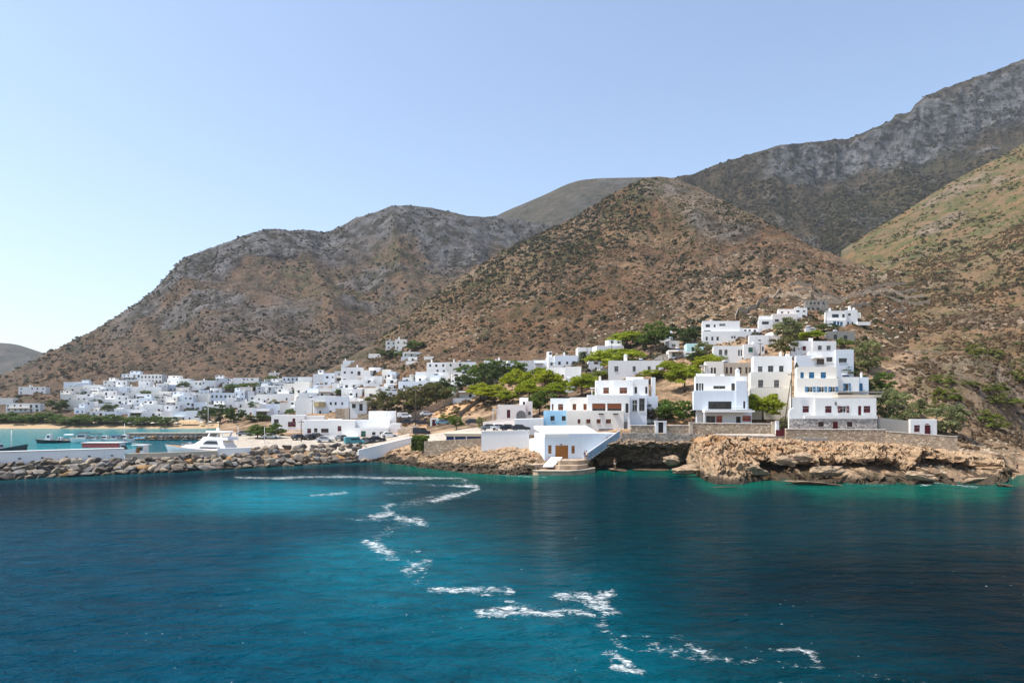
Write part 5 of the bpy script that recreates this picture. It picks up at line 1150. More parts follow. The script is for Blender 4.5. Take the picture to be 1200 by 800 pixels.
slab('upper_step', [(646, 133), (656, 131.2), (678, 131.2), (689, 133.6), (692, 137), (642, 136)], 1.502, 2.28, QST)
slab('ramp', [(594, 137.5), (602, 134.6), (626, 130), (644, 131.5), (646, 137), (634, 140)], -1, 1.6, QST)
b = MB(); pa = [P(636, 549.5, 129.4), P(648, 549.5, 129.4), P(659, 538.5, 134.4), P(646, 538.5, 134.4)]
b.loft([[p-o+Vector((0, 0, .35)) for p in pa], [p-o+Vector((0, 0, .55)) for p in pa]]); b.build('white_ramp', ROOFW, quay)
st = ob('stairs', None, loc=P(688, 537, 134.6), label='steep white stairway with side wall in blue grey shade beside the boathouse', cat='stairs'); o = st.location
N = 15; A, B = P(687, 537, 134.6), P(727, 509, 137.4)
for k in range(N):
    q = A+(B-A)*(k/N)-o; w = (B.x-A.x)/N; b = MB(); b.box(q.x, q.x+w-.004, q.y, q.y+2.4, q.z-.55, q.z+(B.z-A.z)/N-.02); b.build('step', WHITE, st)
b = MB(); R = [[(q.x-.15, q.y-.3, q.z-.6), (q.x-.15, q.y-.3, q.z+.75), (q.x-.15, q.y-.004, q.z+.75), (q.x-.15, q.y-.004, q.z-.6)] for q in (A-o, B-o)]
b.loft(R); b.build('side_wall', plain('shade_tinted_stair_wall', (.24, .33, .42), .85, .15, 1.5), st); b = MB(); R = [[(q.x-.15, q.y-.36, q.z+.752), (q.x-.15, q.y-.36, q.z+.9), (q.x-.15, q.y+.06, q.z+.9), (q.x-.15, q.y+.06, q.z+.752)] for q in (A-o, B-o)]  # dark blue grey stands in for shade on the stair's side wall
b.loft(R); b.build('coping', ROOFW, st)
# boulders in the mouth of the cave and along the rocks
RM2 = M_SHORE
def shore_rock_mat():
    t = NT('shore_boulder_rock'); w = t.world(); n = t.noise(t.scaled(w, (1, 1, 2)), 1.4, 6, .72)
    c = t.ramp(n, [(.3, (.10, .07, .045)), (.48, (.30, .21, .135)), (.7, (.46, .35, .24))]); sep = t.n.new('ShaderNodeSeparateXYZ'); t.l.new(w, sep.inputs[0])
    wet = t.math('SUBTRACT', 1.0, t.math('MULTIPLY', t.math('SUBTRACT', t.math('ADD', sep.outputs[2], t.math('MULTIPLY', n, .8)), .8), 1.8, clamp=True))
    return t.fin(t.mix(t.math('MULTIPLY', wet, .9), c, (.05, .035, .02)), .85, t.bump(t.math('ADD', n, t.math('MULTIPLY', t.noise(w, 5, 4), .4)), 1.0, .2))
SRM = shore_rock_mat()
SR = [rock_mesh(700+i, SRM, True) for i in range(5)]
for px, py, d, sx, sy, sz, lb in [(788, 541, 131, 1.6, 1.3, 1.5, 'upright tan boulder alone in front of the shaded cave wall'), (806, 552, 123, 2.4, 1.6, 1.25, 'broad pale boulder at the right mouth of the cave'), (846, 554, 115.5, 2.7, 1.8, 1.5, 'big pale topped boulder with dark undercut in the water'),
  (884, 551, 117.5, 2.2, 1.7, 1.6, 'dark domed boulder between two paler rocks'), (921, 540, 121.5, 1.5, 1.3, 1.1, 'small rounded boulder below the concrete platform'), (941, 538, 122, 2.1, 1.6, 1.6, 'large round tan boulder under the concrete platform'), (968, 552, 116, 2.6, 1.7, 1.2, 'sloping layered boulder at the waterline below platform'), (955, 566, 110.5, 3.4, 1.5, .55, 'low wave washed ledge rock out in the green water'),
  (722, 551.5, 134.5, .8, .6, .6, 'smallest ochre rock near swimmers under the cave'), (758, 551, 134.6, 3.0, 1.0, .5, 'long flat ochre ledge at the back of the cave pool'), (848, 571, 107, 2.2, .9, .3, 'flat drowned rock barely above the water near boulder'), (1176, 570, 108.2, 1.0, .8, .6, 'small orange stained boulder at the tip of the rocks'), (1078, 558, 112, 2.0, 1.4, 1.0, 'dark brown boulder at the middle of the jagged shore'), (1140, 562, 110.5, 1.8, 1.3, .9, 'rough brown boulder near the tip of the jagged shore')]:
    q = P(px, py, d); o_ = ob('shore_boulder', random.choice(SR), None, (q.x, q.y, max(q.z, sz*.1)), lb, 'boulder', 'loose boulders along the rocky shore'); o_.scale = (sx, sy, sz); k_ = .04 if sz < .7 else .2; o_.rotation_euler = (random.uniform(-k_, k_), random.uniform(-k_, k_), random.uniform(-.3, .3))

# ------------------------------------------------------------------ vegetation
def leaf_mat(name, c, c2, trans=.3):
    t = NT(name); r = t.n.new('ShaderNodeNewGeometry').outputs['Random Per Island']
    n = t.noise(t.pos(), 3.0, 2)
    col = t.mix(r, c, c2); col = t.mix(1.0, col, t.ramp(n, [(.3, .75), (.7, 1.2)]), 'MULTIPLY')
    col = t.mix(t.math('MULTIPLY', t.rnd(), .3), col, tuple(q*k for q, k in zip(c, (1.3, 1.05, .7))))
    t.fin(col, .75); tr = t.n.new('ShaderNodeBsdfTranslucent'); t.l.new(col, tr.inputs[0])
    m = t.n.new('ShaderNodeMixShader'); m.inputs[0].default_value = trans
    t.l.new(t.p.outputs[0], m.inputs[1]); t.l.new(tr.outputs[0], m.inputs[2]); t.l.new(m.outputs[0], t.out.inputs['Surface']); return t.mat
LEAF = {'pine': leaf_mat('pine_needles', (.30, .34, .02), (.17, .24, .016), .5), 'round': leaf_mat('broad_leaves', (.115, .175, .024), (.07, .12, .02), .45), 'dark': leaf_mat('dark_evergreen_leaves', (.075, .11, .026), (.042, .07, .02), .35),
        'olive': leaf_mat('olive_leaves', (.215, .235, .10), (.15, .175, .075), .45), 'tam': leaf_mat('tamarisk_leaves', (.115, .17, .036), (.07, .12, .028), .4), 'bush': leaf_mat('scrub_leaves', (.18, .22, .03), (.11, .15, .022), .4),
        'mound': leaf_mat('green_cushion_leaves', (.155, .19, .03), (.095, .125, .022), .35), 'thick': leaf_mat('glossy_bush_leaves', (.085, .145, .022), (.05, .095, .018), .4), 'rust': leaf_mat('rusty_leaves', (.12, .085, .035), (.07, .05, .025), .25), 'palm': leaf_mat('palm_leaves', (.06, .08, .03), (.035, .05, .02), .2), 'brush': leaf_mat('brown_thicket_leaves', (.14, .14, .045), (.09, .095, .034), .35)}
BARK = plain('bark', (.10, .075, .055), .95, .3, 4)
def crown_mesh(kind, seed, nclump, nleaf, leaf=.06):
    """unit crown: x,y in -.5..5, z 0..1, made of leaf-sized faces gathered in clumps"""
    r = np.random.default_rng(seed); cs = []
    while len(cs) < nclump:
        p = r.uniform(-1, 1, 3); 
        if kind == 'pine':
            q = np.array([p[0]*.46, p[1]*.46, (.40+.52*abs(p[2])**.6*(1-.75*(p[0]**2+p[1]**2))) if r.random() < .85 else r.uniform(.22, .5)])
            if p[0]**2+p[1]**2 > 1: continue
            cs.append((q, r.uniform(.11, .20), .62))
        elif kind == 'mound':
            if p[0]**2+p[1]**2 > 1: continue
            cs.append((np.array([p[0]*.48, p[1]*.48, .04+.80*r.random()*(1-(p[0]**2+p[1]**2))]), r.uniform(.06, .12), .9))
        elif kind in ('tam', 'bush', 'thick'):
            if p[0]**2+p[1]**2 > 1: continue
            cs.append((np.array([p[0]*.47, p[1]*.47, .12+.75*r.random()**.7*(1-.55*(p[0]**2+p[1]**2))]), r.uniform(.09, .18), .8))
        else:
            rr = np.linalg.norm(p)
            if rr > 1 or rr < .35: continue
            k_ = r.uniform(.8, 1.22); cs.append((np.array([p[0]*.46*k_, p[1]*.46*k_, .55+p[2]*.42*k_]), r.uniform(.06, .19), .85))
    V = []; 
    for c, rad, fl in cs:
        n = nleaf; d = r.normal(size=(n, 3)); d /= np.linalg.norm(d, axis=1)[:, None]; d[:, 2] = np.where(d[:, 2] < -.3, -d[:, 2]*.6, d[:, 2])
        pos = c+d*(rad*r.uniform(.35, 1.05, n)**.6)[:, None]*np.array([1, 1, fl])
        u = r.normal(size=(n, 3)); u /= np.linalg.norm(u, axis=1)[:, None]
        v = np.cross(u, d+.6*r.normal(size=(n, 3))); v /= np.linalg.norm(v, axis=1)[:, None]+1e-9
        s = leaf*r.uniform(.5, 1.25, n)[:, None]
        V.append(np.stack([pos-u*s*.55, pos+v*s*.32, pos+u*s*.55, pos-v*s*.32], 1))
    V = np.concatenate(V).reshape(-1, 3); F = np.arange(len(V)).reshape(-1, 4)
    return mesh_np('crown', V, F, [LEAF[kind]])
def trunk_mesh(kind, seed):
    r = random.Random(seed); b = MB(); lean = r.uniform(-.06, .06); p0 = Vector((0, 0, -.12)); p1 = Vector((lean, 0, .22 if kind != 'pine' else .42)); b.tube(p0, p1, .035, .026, 7)
    for k in range(5):
        a = k*1.26+r.random(); e = Vector((cos(a)*.3, sin(a)*.3, r.uniform(.45, .8))); m = p1.lerp(e, .5)+Vector((0, 0, .05)); b.tube(p1, m, .018, .012, 5); b.tube(m, e, .012, .005, 5)
    return b.mesh('trunk', BARK)
SPEC = {'pine': (40, 95, .075), 'round': (34, 90, .075), 'dark': (34, 90, .075), 'olive': (40, 90, .065), 'tam': (36, 85, .07), 'bush': (30, 80, .085), 'rust': (28, 80, .07), 'mound': (70, 55, .055), 'thick': (40, 85, .07), 'brush': (38, 85, .065)}
CROWN = {k: [crown_mesh(k, 900+17*i+len(k), *SPEC[k]) for i in range(4)] for k in SPEC}
TRUNK = {k: [trunk_mesh(k, 40+i) for i in range(3)] for k in ('pine', 'round')}
def tree(name, label, px, yb, w, hpx, kind, d=None, group=None, cat='tree', trunk=True):
    d = d or hit(px, yb, 118); g = ground(px, d); s = d/800
    r = ob(name, None, loc=(wx(px, d), d, max(g, wz(yb, d)) if abs(g-wz(yb, d)) < 3 else wz(yb, d)), label=label, cat=cat, group=group); r.rotation_euler = (0, 0, random.uniform(0, 6.28))
    c = ob('crown', random.choice(CROWN[kind]), r); c.scale = (w*s*1.16, w*s*random.uniform(.8, 1.0)*1.16, hpx*s*1.12)
    if trunk:
        t_ = ob('trunk', random.choice(TRUNK['pine' if kind == 'pine' else 'round']), r); k = min(w, hpx)*s; t_.scale = (w*s, w*s, hpx*s)
    return r
G1 = 'trees among the village houses'
TREES = """437 481 22 16 brush|455 483 26 21 brush|474 483 30 26 brush|493 481 32 28 brush|511 477 30 26 brush|527 473 24 22 tam|517 461 22 15 dark|446 473 20 14 brush
557 455 30 25 round|572 460 24 28 dark|585 446 26 20 dark|606 446 28 20 round|607 463 36 28 pine|579 472 40 20 pine|593 475 30 15 pine|639 462 36 28 pine|634 446 24 15 pine|661 460 14 15 pine|682 465 34 26 pine|632 485 28 25 round
722 437 58 27 pine|702 448 24 14 bush|735 409 36 20 pine|768 414 38 30 round|757 410 20 18 dark|806 404 34 22 dark|826 418 20 15 olive|765 447 28 13 pine|787 441 30 17 pine|802 459 36 32 pine|829 440 34 22 pine|815 428 24 15 dark|838 428 26 12 pine
792 495 44 31 thick|776 495 26 20 thick|764 497 18 19 rust|894 497 40 36 pine|854 497 16 13 bush|924 503 26 13 olive|926 398 36 21 olive|951 400 32 12 pine|920 418 36 22 brush|968 391 26 10 dark|989 410 20 11 bush|943 432 18 11 round|1018 438 36 34 olive|994 442 30 11 dark|1018 461 26 22 dark|1037 459 26 20 round|1042 474 28 18 bush|563 470 30 20 pine|620 471 28 24 pine|651 467 24 18 pine|598 437 24 13 round|577 438 22 15 round|541 457 22 18 dark|692 456 22 15 pine|612 452 24 18 dark|706 470 16 14 pine|544 443 20 14 round
1046 505 50 44 olive|1076 491 26 20 olive|1109 511 46 32 olive|69 483 24 15 dark|113 476 14 7 dark|131 484 22 10 dark|215 458 16 8 dark|272 458 18 8 tam|298 457 30 9 tam|269 471 14 8 bush|297 479 12 9 tam|300 494 36 8 dark|243 495 24 16 dark|258 496 28 19 dark|274 495 24 18 dark
302 514 26 17 tam|320 514 24 18 tam|398 463 12 8 tam|452 463 18 7 bush|415 489 16 9 bush|522 494 18 9 bush|535 504 18 15 round|564 504 10 14 olive|455 420 22 10 dark|486 411 26 12 tam|470 419 16 7 tam|344 463 14 7 tam|96 467 13 7 dark|150 473 12 7 tam|171 464 12 7 tam|186 472 13 8 dark|236 470 13 8 tam|226 486 14 8 dark|323 478 13 8 tam|340 486 12 7 tam|357 468 10 7 dark|382 462 11 7 tam|410 466 11 7 tam|420 452 10 6 tam|318 447 16 6 tam|250 449 18 6 dark"""
TN = {'pine': ('pine_tree', 'bright yellow green umbrella pine'), 'round': ('leafy_tree', 'fresh green leafy tree'), 'dark': ('evergreen_tree', 'dark evergreen tree'), 'olive': ('olive_tree', 'grey green olive tree'), 'tam': ('tamarisk_tree', 'feathery green tamarisk'), 'bush': ('leafy_shrub', 'low yellow green shrub'), 'thick': ('glossy_bush', 'glossy mid green thick bush'), 'rust': ('oleander_shrub', 'rust brown oleander shrub'), 'brush': ('brush_tree', 'brownish green brush tree')}
def near_to(px, yb, w=0):
    """the nearest building a viewer can name, and the side on which the plant stands"""
    best = None
    for nm, bx, by in LMK:
        q = abs(px-bx)*.8+abs(yb-by)*1.6
        if best is None or q < best[0]: best = (q, nm, bx, by)
    _, nm, bx, by = best; dx, dy = px-bx, yb-by
    side = ('below' if dy > 0 else 'above') if abs(dy)*1.6 > abs(dx)*.8 else ('right of' if dx > 0 else 'left of')
    return f'{side} the {nm}'
LMK = [('boat shed', 543, 510), ('arched house', 603, 483), ('seaside house', 715, 475), ('modern house', 845, 470), ('blue shutters', 962, 450), ('red door hut', 1082, 500), ('tall white house', 905, 445), ('long low chimney house', 745, 432), ('grey stone building', 957, 358), ('blue door house', 988, 373), ('turquoise house', 814, 408), ('concrete shell', 985, 394), ('climbing road wall', 520, 478), ('hotel row', 525, 430), ('blue white hotel', 468, 436),
       ('breakwater houses', 400, 505), ('stone pier', 220, 510), ('sandy bay', 100, 497), ('arcaded white house', 178, 443), ('highest white house', 463, 404), ('beige stone house', 855, 432), ('green shutter house', 868, 412), ('maroon window house', 953, 407), ('harbour parking', 320, 515), ('hamlet above the bay', 120, 465), ('middle village', 290, 465), ('stepped white village', 400, 450)]
used = {}
items = [l.split() for l in TREES.replace('\n', '|').split('|')]
labs = []
for a in items:
    nm, lb = TN[a[4]]; labs.append(f'{lb} {near_to(float(a[0]), float(a[1]))}')
for k, a in enumerate(items):
    lb = labs[k]; same = [j for j in range(len(items)) if labs[j] == lb]
    if len(same) > 1:
        szs = sorted(same, key=lambda j: -float(items[j][2])*float(items[j][3])); i = szs.index(k)
        if len(same) == 2: lb = ('larger ' if i == 0 else 'smaller ')+lb
        else: lb = lb+', '+ORDX[sorted(same, key=lambda j: float(items[j][0])).index(k)]+' from the left'
    tree(TN[a[4]][0], lb, *map(float, a[:4]), a[4], group=G1, cat='shrub' if a[4] in ('bush', 'rust', 'thick') else 'tree', trunk=a[4] != 'thick')
# tamarisks shading the beach
for k, p in enumerate(np.linspace(-8, 196, 17)):
    y = 496 if p < 70 else 498.6
    tree('tamarisk_tree', f'wide tamarisk in the row along the sandy beach, {ORDX[k]} from the left' if k < 15 else ('wide tamarisk next to last in the beach row' if k == 15 else 'wide tamarisk at the right end of the beach row'), p+random.uniform(-2, 2), y+random.uniform(-1, .6), random.uniform(18, 26), random.uniform(9.5, 13.5), 'tam', group='tamarisks along the beach')
for k, (p, y, w_, h_) in enumerate([(10, 495.4, 26, 6), (40, 495.6, 30, 6), (82, 495.8, 24, 6), (128, 496, 22, 5)]):
    tree('leafy_shrub', ['low reed green hedge shrub at far left of beach', 'low hedge shrub left of the small beach stairway', 'low hedge shrub behind the dark beach huts', 'low hedge shrub beside the first beach umbrellas'][k], p, y-1.0, w_, h_, 'mound', cat='shrub', trunk=False)
# low green bushes on the right hillside
for k, (p, y, w_, h_, lb) in enumerate([(1101, 448, 28, 9, 'highest flat green bush directly above the olive trees'), (1108, 466, 32, 13, 'wide flat green bush above the red door hut'), (1131, 450, 28, 6, 'thin flat green bush between two wider ones'), (1160, 457, 34, 10, 'flat green bush below the lone hillside pole'), (1156, 496, 42, 16, 'bright green bush nearest the pebbly shore'), (1172, 471, 46, 9, 'long flat green bush above the bright shore bush'), (1191, 446, 20, 11, 'green bush at the right edge below the dark scrub'), (1147, 413, 40, 9, 'long green bush level with the foot of the lone pole'), (1100, 476, 18, 8, 'small yellow bush right above the olive beside the hut')]):
    tree('hillside_bush', lb, p, y, w_*1.05, h_*1.5, 'mound', cat='bush', trunk=False, group='green bushes on the right hillside').location.z -= h_/800*150*.5
# cypress and ivy
def cyp():
    r = ob('cypress_tree', None, loc=P(933.5, 446, 168), label='narrow dark cypress between tall white house and blue shutters', cat='tree'); q = np.random.default_rng(5)
    n = 900; z = q.uniform(0, 1, n); a = q.uniform(0, 2*pi, n); rad = .55*np.sin(np.clip(z*.9+.1, 0, 1)*pi)**.6*q.uniform(.6, 1, n); pos = np.stack([cos_(a)*rad, sin_(a)*rad, z*4.4], 1)
    u = q.normal(size=(n, 3))*.1; v = q.normal(size=(n, 3))*.06; V = np.stack([pos-u, pos+v, pos+u, pos-v], 1).reshape(-1, 3)
    ob('crown', mesh_np('crown', V, np.arange(len(V)).reshape(-1, 4), [LEAF['dark']]), r); b = MB(); b.tube((0, 0, -.5), (0, 0, 1), .1, .07, 6); b.build('trunk', BARK, r)
cos_, sin_ = np.cos, np.sin
cyp()
def ivy():
    q = np.random.default_rng(8); n = 2600; x = q.uniform(-1.6, 1.9, n); z = q.uniform(-.2, 3.0, n)*(1-.12*np.abs(x)); y = -.2-.45*q.random(n)-.25*np.sin(x*2); y = np.where(q.random(n) < .35, q.uniform(-.6, 3.5, n), y); z = np.where(y > 0, 2.3+q.uniform(0, .6, n), z)
    pos = np.stack([x, y, z], 1); u = q.normal(size=(n, 3))*.13; v = q.normal(size=(n, 3))*.09
    ob('ivy_hedge', mesh_np('ivy_hedge', np.stack([pos-u, pos+v, pos+u, pos-v], 1).reshape(-1, 3), np.arange(4*n).reshape(-1, 4), [LEAF['round']]), None, P(491, 526.5, 148), 'thick green creeper hanging over the end of the white road wall', 'creeper')
ivy()
# palm
r = ob('palm_tree', None, loc=(wx(683, 262), 262, ground(683, 262)-.3), label='shaggy palm in front of the upper white houses', cat='tree', group=G1); b = MB()
ht = 27/800*262*.72
for k in range(6): b.tube((0, 0, ht*k/6-.3), (0, 0, ht*(k+1)/6-.3), .3-.02*k, .27-.02*k, 8)
b.build('trunk', BARK, r)
for k in range(34):
    a = k*2.4; up = 1.0-.055*k; b = MB(); pts = [Vector((0, 0, ht-.3))+Vector((cos(a)*t*2.3, sin(a)*t*2.3, up*t*2.2-2.1*t*t)) for t in np.linspace(0, 1, 6)]; sd_ = Vector((-sin(a), cos(a), 0))
    for p, q, w0, w1 in zip(pts, pts[1:], (.1, .4, .5, .42, .28), (.4, .5, .42, .28, .05)):
        b.quad(p+sd_*w0-Vector((0, 0, w0*.5)), p, q, q+sd_*w1-Vector((0, 0, w1*.5))); b.quad(p, p-sd_*w0-Vector((0, 0, w0*.5)), q-sd_*w1-Vector((0, 0, w1*.5)), q)
    b.build('frond', LEAF['palm'], r)

# scrub and stones on the slopes: nobody could count them
def scatter_pts(L, n, pxr, dr, seed, zmin=3.0):
    q = np.random.default_rng(seed); pxs, D, Z = LAYERS[L]; out = []
    d = np.sqrt(q.uniform(dr[0]**2, dr[1]**2, n)); p = q.uniform(pxr[0], pxr[1], n)
    iu = np.clip(np.searchsorted(pxs, p), 0, len(pxs)-1)
    z = np.array([np.interp(dd, D[i], Z[i], -9, -9) for dd, i in zip(d, iu)])
    top = np.array([D[i][-4] for i in iu])
    ok = (z > zmin) & (d < top+20)
    return p[ok], d[ok], z[ok]
def blob_mesh(seed, mat, leafy):
    q = np.random.default_rng(seed)
    if leafy:
        n = 26; d = q.normal(size=(n, 3)); d /= np.linalg.norm(d, axis=1)[:, None]; d[:, 2] = np.abs(d[:, 2])*.8; pos = d*q.uniform(.6, 1, n)[:, None]
        u = np.cross(d, q.normal(size=(n, 3))); u /= np.linalg.norm(u, axis=1)[:, None]; v = np.cross(u, d)+.3*q.normal(size=(n, 3)); s = .42
        V = np.stack([pos-u*s, pos-v*s*.8, pos+u*s, pos+v*s*.8], 1).reshape(-1, 3); return mesh_np('shrub', V, np.arange(4*n).reshape(-1, 4), [mat])
    m = rock_mesh(seed, mat); return m
def gn_scatter(name, label, P3, S, proto_me, rng):
    """one object; a geometry-nodes modifier puts a shrub or stone on every point"""
    me = bpy.data.meshes.new(name); me.vertices.add(len(P3)); me.vertices.foreach_set('co', np.asarray(P3, np.float32).ravel())
    at = me.attributes.new('size', 'FLOAT', 'POINT'); at.data.foreach_set('value', np.asarray(S, np.float32)); at = me.attributes.new('turn', 'FLOAT', 'POINT'); at.data.foreach_set('value', rng.uniform(0, 6.28, len(P3)).astype(np.float32))
    o = ob(name, me, kind='stuff', label=label); po = bpy.data.objects.new(name+'_source', proto_me)
    g = bpy.data.node_groups.new(name, 'GeometryNodeTree'); g.interface.new_socket('Geometry', in_out='INPUT', socket_type='NodeSocketGeometry'); g.interface.new_socket('Geometry', in_out='OUTPUT', socket_type='NodeSocketGeometry')
    N_ = g.nodes; i, u = N_.new('NodeGroupInput'), N_.new('NodeGroupOutput'); ip = N_.new('GeometryNodeInstanceOnPoints'); oi = N_.new('GeometryNodeObjectInfo'); oi.inputs[0].default_value = po; oi.inputs['As Instance'].default_value = True
    a = N_.new('GeometryNodeInputNamedAttribute'); a.data_type = 'FLOAT'; a.inputs[0].default_value = 'size'; b_ = N_.new('GeometryNodeInputNamedAttribute'); b_.data_type = 'FLOAT'; b_.inputs[0].default_value = 'turn'; cx = N_.new('ShaderNodeCombineXYZ')
    L = g.links; L.new(i.outputs[0], ip.inputs['Points']); L.new(oi.outputs['Geometry'], ip.inputs['Instance']); L.new(a.outputs[0], ip.inputs['Scale']); L.new(b_.outputs[0], cx.inputs[2]); L.new(cx.outputs[0], ip.inputs['Rotation']); L.new(ip.outputs[0], u.inputs[0])
    md = o.modifiers.new('scatter', 'NODES'); md.node_group = g; return o
def scrub(name, label, L, n, pxr, dr, seed, size, mat, leafy=True, dens=None, zmin=3):
    p, d, z = scatter_pts(L, n, pxr, dr, seed, zmin); q = np.random.default_rng(seed+1)
    X = wx(p, d); k = q.random(len(p)) < dens(X, d, z, p) if dens else np.ones(len(p), bool)
    X, d, z = X[k], d[k], z[k]; S = size[0]+(size[1]-size[0])*q.random(len(X))**2.5
    gn_scatter(name, label, np.stack([X, d, z-.12*S], 1), S, blob_mesh(seed, mat, leafy), q)
SCR_D = leaf_mat('dark_hill_shrub', (.048, .046, .022), (.028, .03, .016), .2); SCR_B = leaf_mat('brown_hill_scrub', (.11, .072, .038), (.07, .047, .026), .2); SCR_G = leaf_mat('green_hill_scrub', (.075, .08, .022), (.045, .05, .015), .2)
STN = plain('pale_field_stone', (.46, .385, .29), .95, .3, 2)
cl = lambda f, a, o_: (lambda X, d, z, p: np.clip(a+o_*fbm(X/f, d/f, o=4, s=int(f)), 0, 1))
def farside(X, d, z, p): return np.clip(1.2*sstep(-120, -40, d-np.interp(p, [430, 540, 600, 670, 740, 770], [465, 535, 560, 584, 600, 602]))*sstep(775, 745, p)*sstep(520, 600, p)+.15+.9*sstep(60, 200, z)*sstep(720, 600, p)+.5*fbm(X/35, d/35, o=3, s=77), 0, 1)
scrub('hill_scrub', 'dark shrubs dotted over the front hill', 0, 22000, (430, 1110), (240, 600), 1, (.5, 2.2), SCR_D, dens=farside)
scrub('hill_scrub', 'brown dry scrub over the front hill', 0, 26000, (430, 1110), (205, 600), 2, (.4, 1.1), SCR_B, dens=cl(45, .6, .7))
scrub('hill_scrub', 'olive scrub over the front hill', 0, 6000, (430, 1110), (215, 600), 3, (.6, 1.6), SCR_G, dens=cl(60, .35, .9))
scrub('hill_stones', 'pale stones scattered on the front hill', 0, 24000, (480, 1110), (215, 580), 4, (.2, .95), STN, False, dens=lambda X, d, z, p: np.clip((.10+.5*sstep(690, 820, p)*sstep(480, 330, d))+.5*fbm(X/22, d/22, o=3, s=88), 0, 1))
scrub('hill_scrub', 'brown heathy scrub on the right hillside', 1, 20000, (1040, 1300), (138, 420), 5, (.35, .95), SCR_B, dens=cl(18, .55, .9))
scrub('hill_scrub', 'green scrub on the right hillside', 1, 7000, (1000, 1300), (160, 640), 6, (.4, 1.3), SCR_G, dens=cl(25, .3, 1.0))
scrub('hill_scrub', 'dark shrubs on the right hillside', 1, 3500, (1000, 1300), (240, 650), 7, (.5, 2.0), SCR_D, dens=cl(45, .25, .9))
scrub('hill_stones', 'pale stones on the right hillside and shore', 1, 9000, (1035, 1260), (116, 300), 8, (.12, .48), STN, False, dens=lambda X, d, z, p: np.clip(.15+.8*sstep(175, 135, d)+.5*fbm(X/9, d/9, o=3, s=98), 0, 1), zmin=1.0)
scrub('hill_scrub', 'dark shrubs over the left mountain', 2, 30000, (-100, 740), (480, 1240), 9, (.9, 2.9), SCR_D, dens=cl(70, .42, .9))
scrub('hill_scrub', 'brown scrub over the left mountain', 2, 26000, (-100, 740), (440, 1100), 10, (.8, 2.0), SCR_B, dens=cl(55, .5, .8))
scrub('hill_scrub', 'dark shrubs over the cliff mountain', 3, 30000, (740, 1260), (860, 1290), 11, (1.1, 3.6), SCR_D, dens=lambda X, d, z, p: np.clip((.55+.8*fbm(X/60, d/60, o=4, s=66))*(1-.8*sstep(1110, 1150, d)), 0, 1))
# ------------------------------------------------------------------ poles
def pole(label, px, yt, yb, d=None, w=.13, lean=0, arms=1):
    d = d or hit(px, yb, 120); g = wz(yb, d); r = ob('utility_pole', None, loc=(wx(px, d), d, g), label=label, cat='pole'); h_ = wz(yt, d)-g
    b = MB(); b.tube((0, 0, -1.2), (lean/800*d, 0, h_), w, w*.7, 8); b.build('post', BARK, r)
    if arms:
        b = MB(); b.box(lean/800*d-.7, lean/800*d+.7, -.05, .05, h_-.55, h_-.43); b.build('crossarm', BARK, r)
        for x in (-.6, 0, .6): b = MB(); b.tube((lean/800*d+x, 0, h_-.429), (lean/800*d+x, 0, h_-.22), .05, .03, 6); b.build('insulator', PAINT['grey'], r)
for a in [('wooden pole in front of the balcony house', 366, 468, 485), ('thin pole at the left end of the brush thicket', 438, 461, 483), ('tall dark pole rising through the brush thicket', 487, 454, 500), ('dark pole before the white hotel row', 528, 436, 470), ('short pole on the roof line left of the thicket', 444, 455, 470), ('dark pole behind the small blue windowed house', 649, 424, 441), ('pole on the skyline of upper white houses left of palm', 660, 406, 428), ('pole right behind the palm', 688, 404, 434), ('tall pole among the umbrella pines', 717, 386, 424), ('lone pole on the bare right hillside', 1159, 385, 423), ('pole left of the house with blue doors', 968, 364, 383), ('pole beside the single green shutter', 891, 401, 419), ('thin pole in front of the roadside houses', 353, 492, 519)]:
    pole(*a)
pole('upright dark pole between tall white house and blue shutters', 927.6, 436, 500, 142); pole('leaning pole propping the upright one in front of tall house', 918, 444, 500, 142, lean=9, arms=0)
def lamp(label, px, yt, yb, d):
    g = wz(yb, d); h_ = wz(yt, d)-g; r = ob('street_lamp', None, loc=(wx(px, d), d, g), label=label, cat='street lamp'); b = MB(); b.tube((0, 0, -.6), (0, 0, h_), .07, .05, 8); b.build('post', PAINT['white'], r); b = MB(); b.box(-.5, .1, -.1, .1, h_, h_+.1); b.build('lamp_head', PAINT['grey'], r)
lamp('slim white lamp post beside the harbour tamarisks', 310, 499, 519, 168); lamp('slim white lamp post at the end of the yacht', 279, 498, 520, 170)

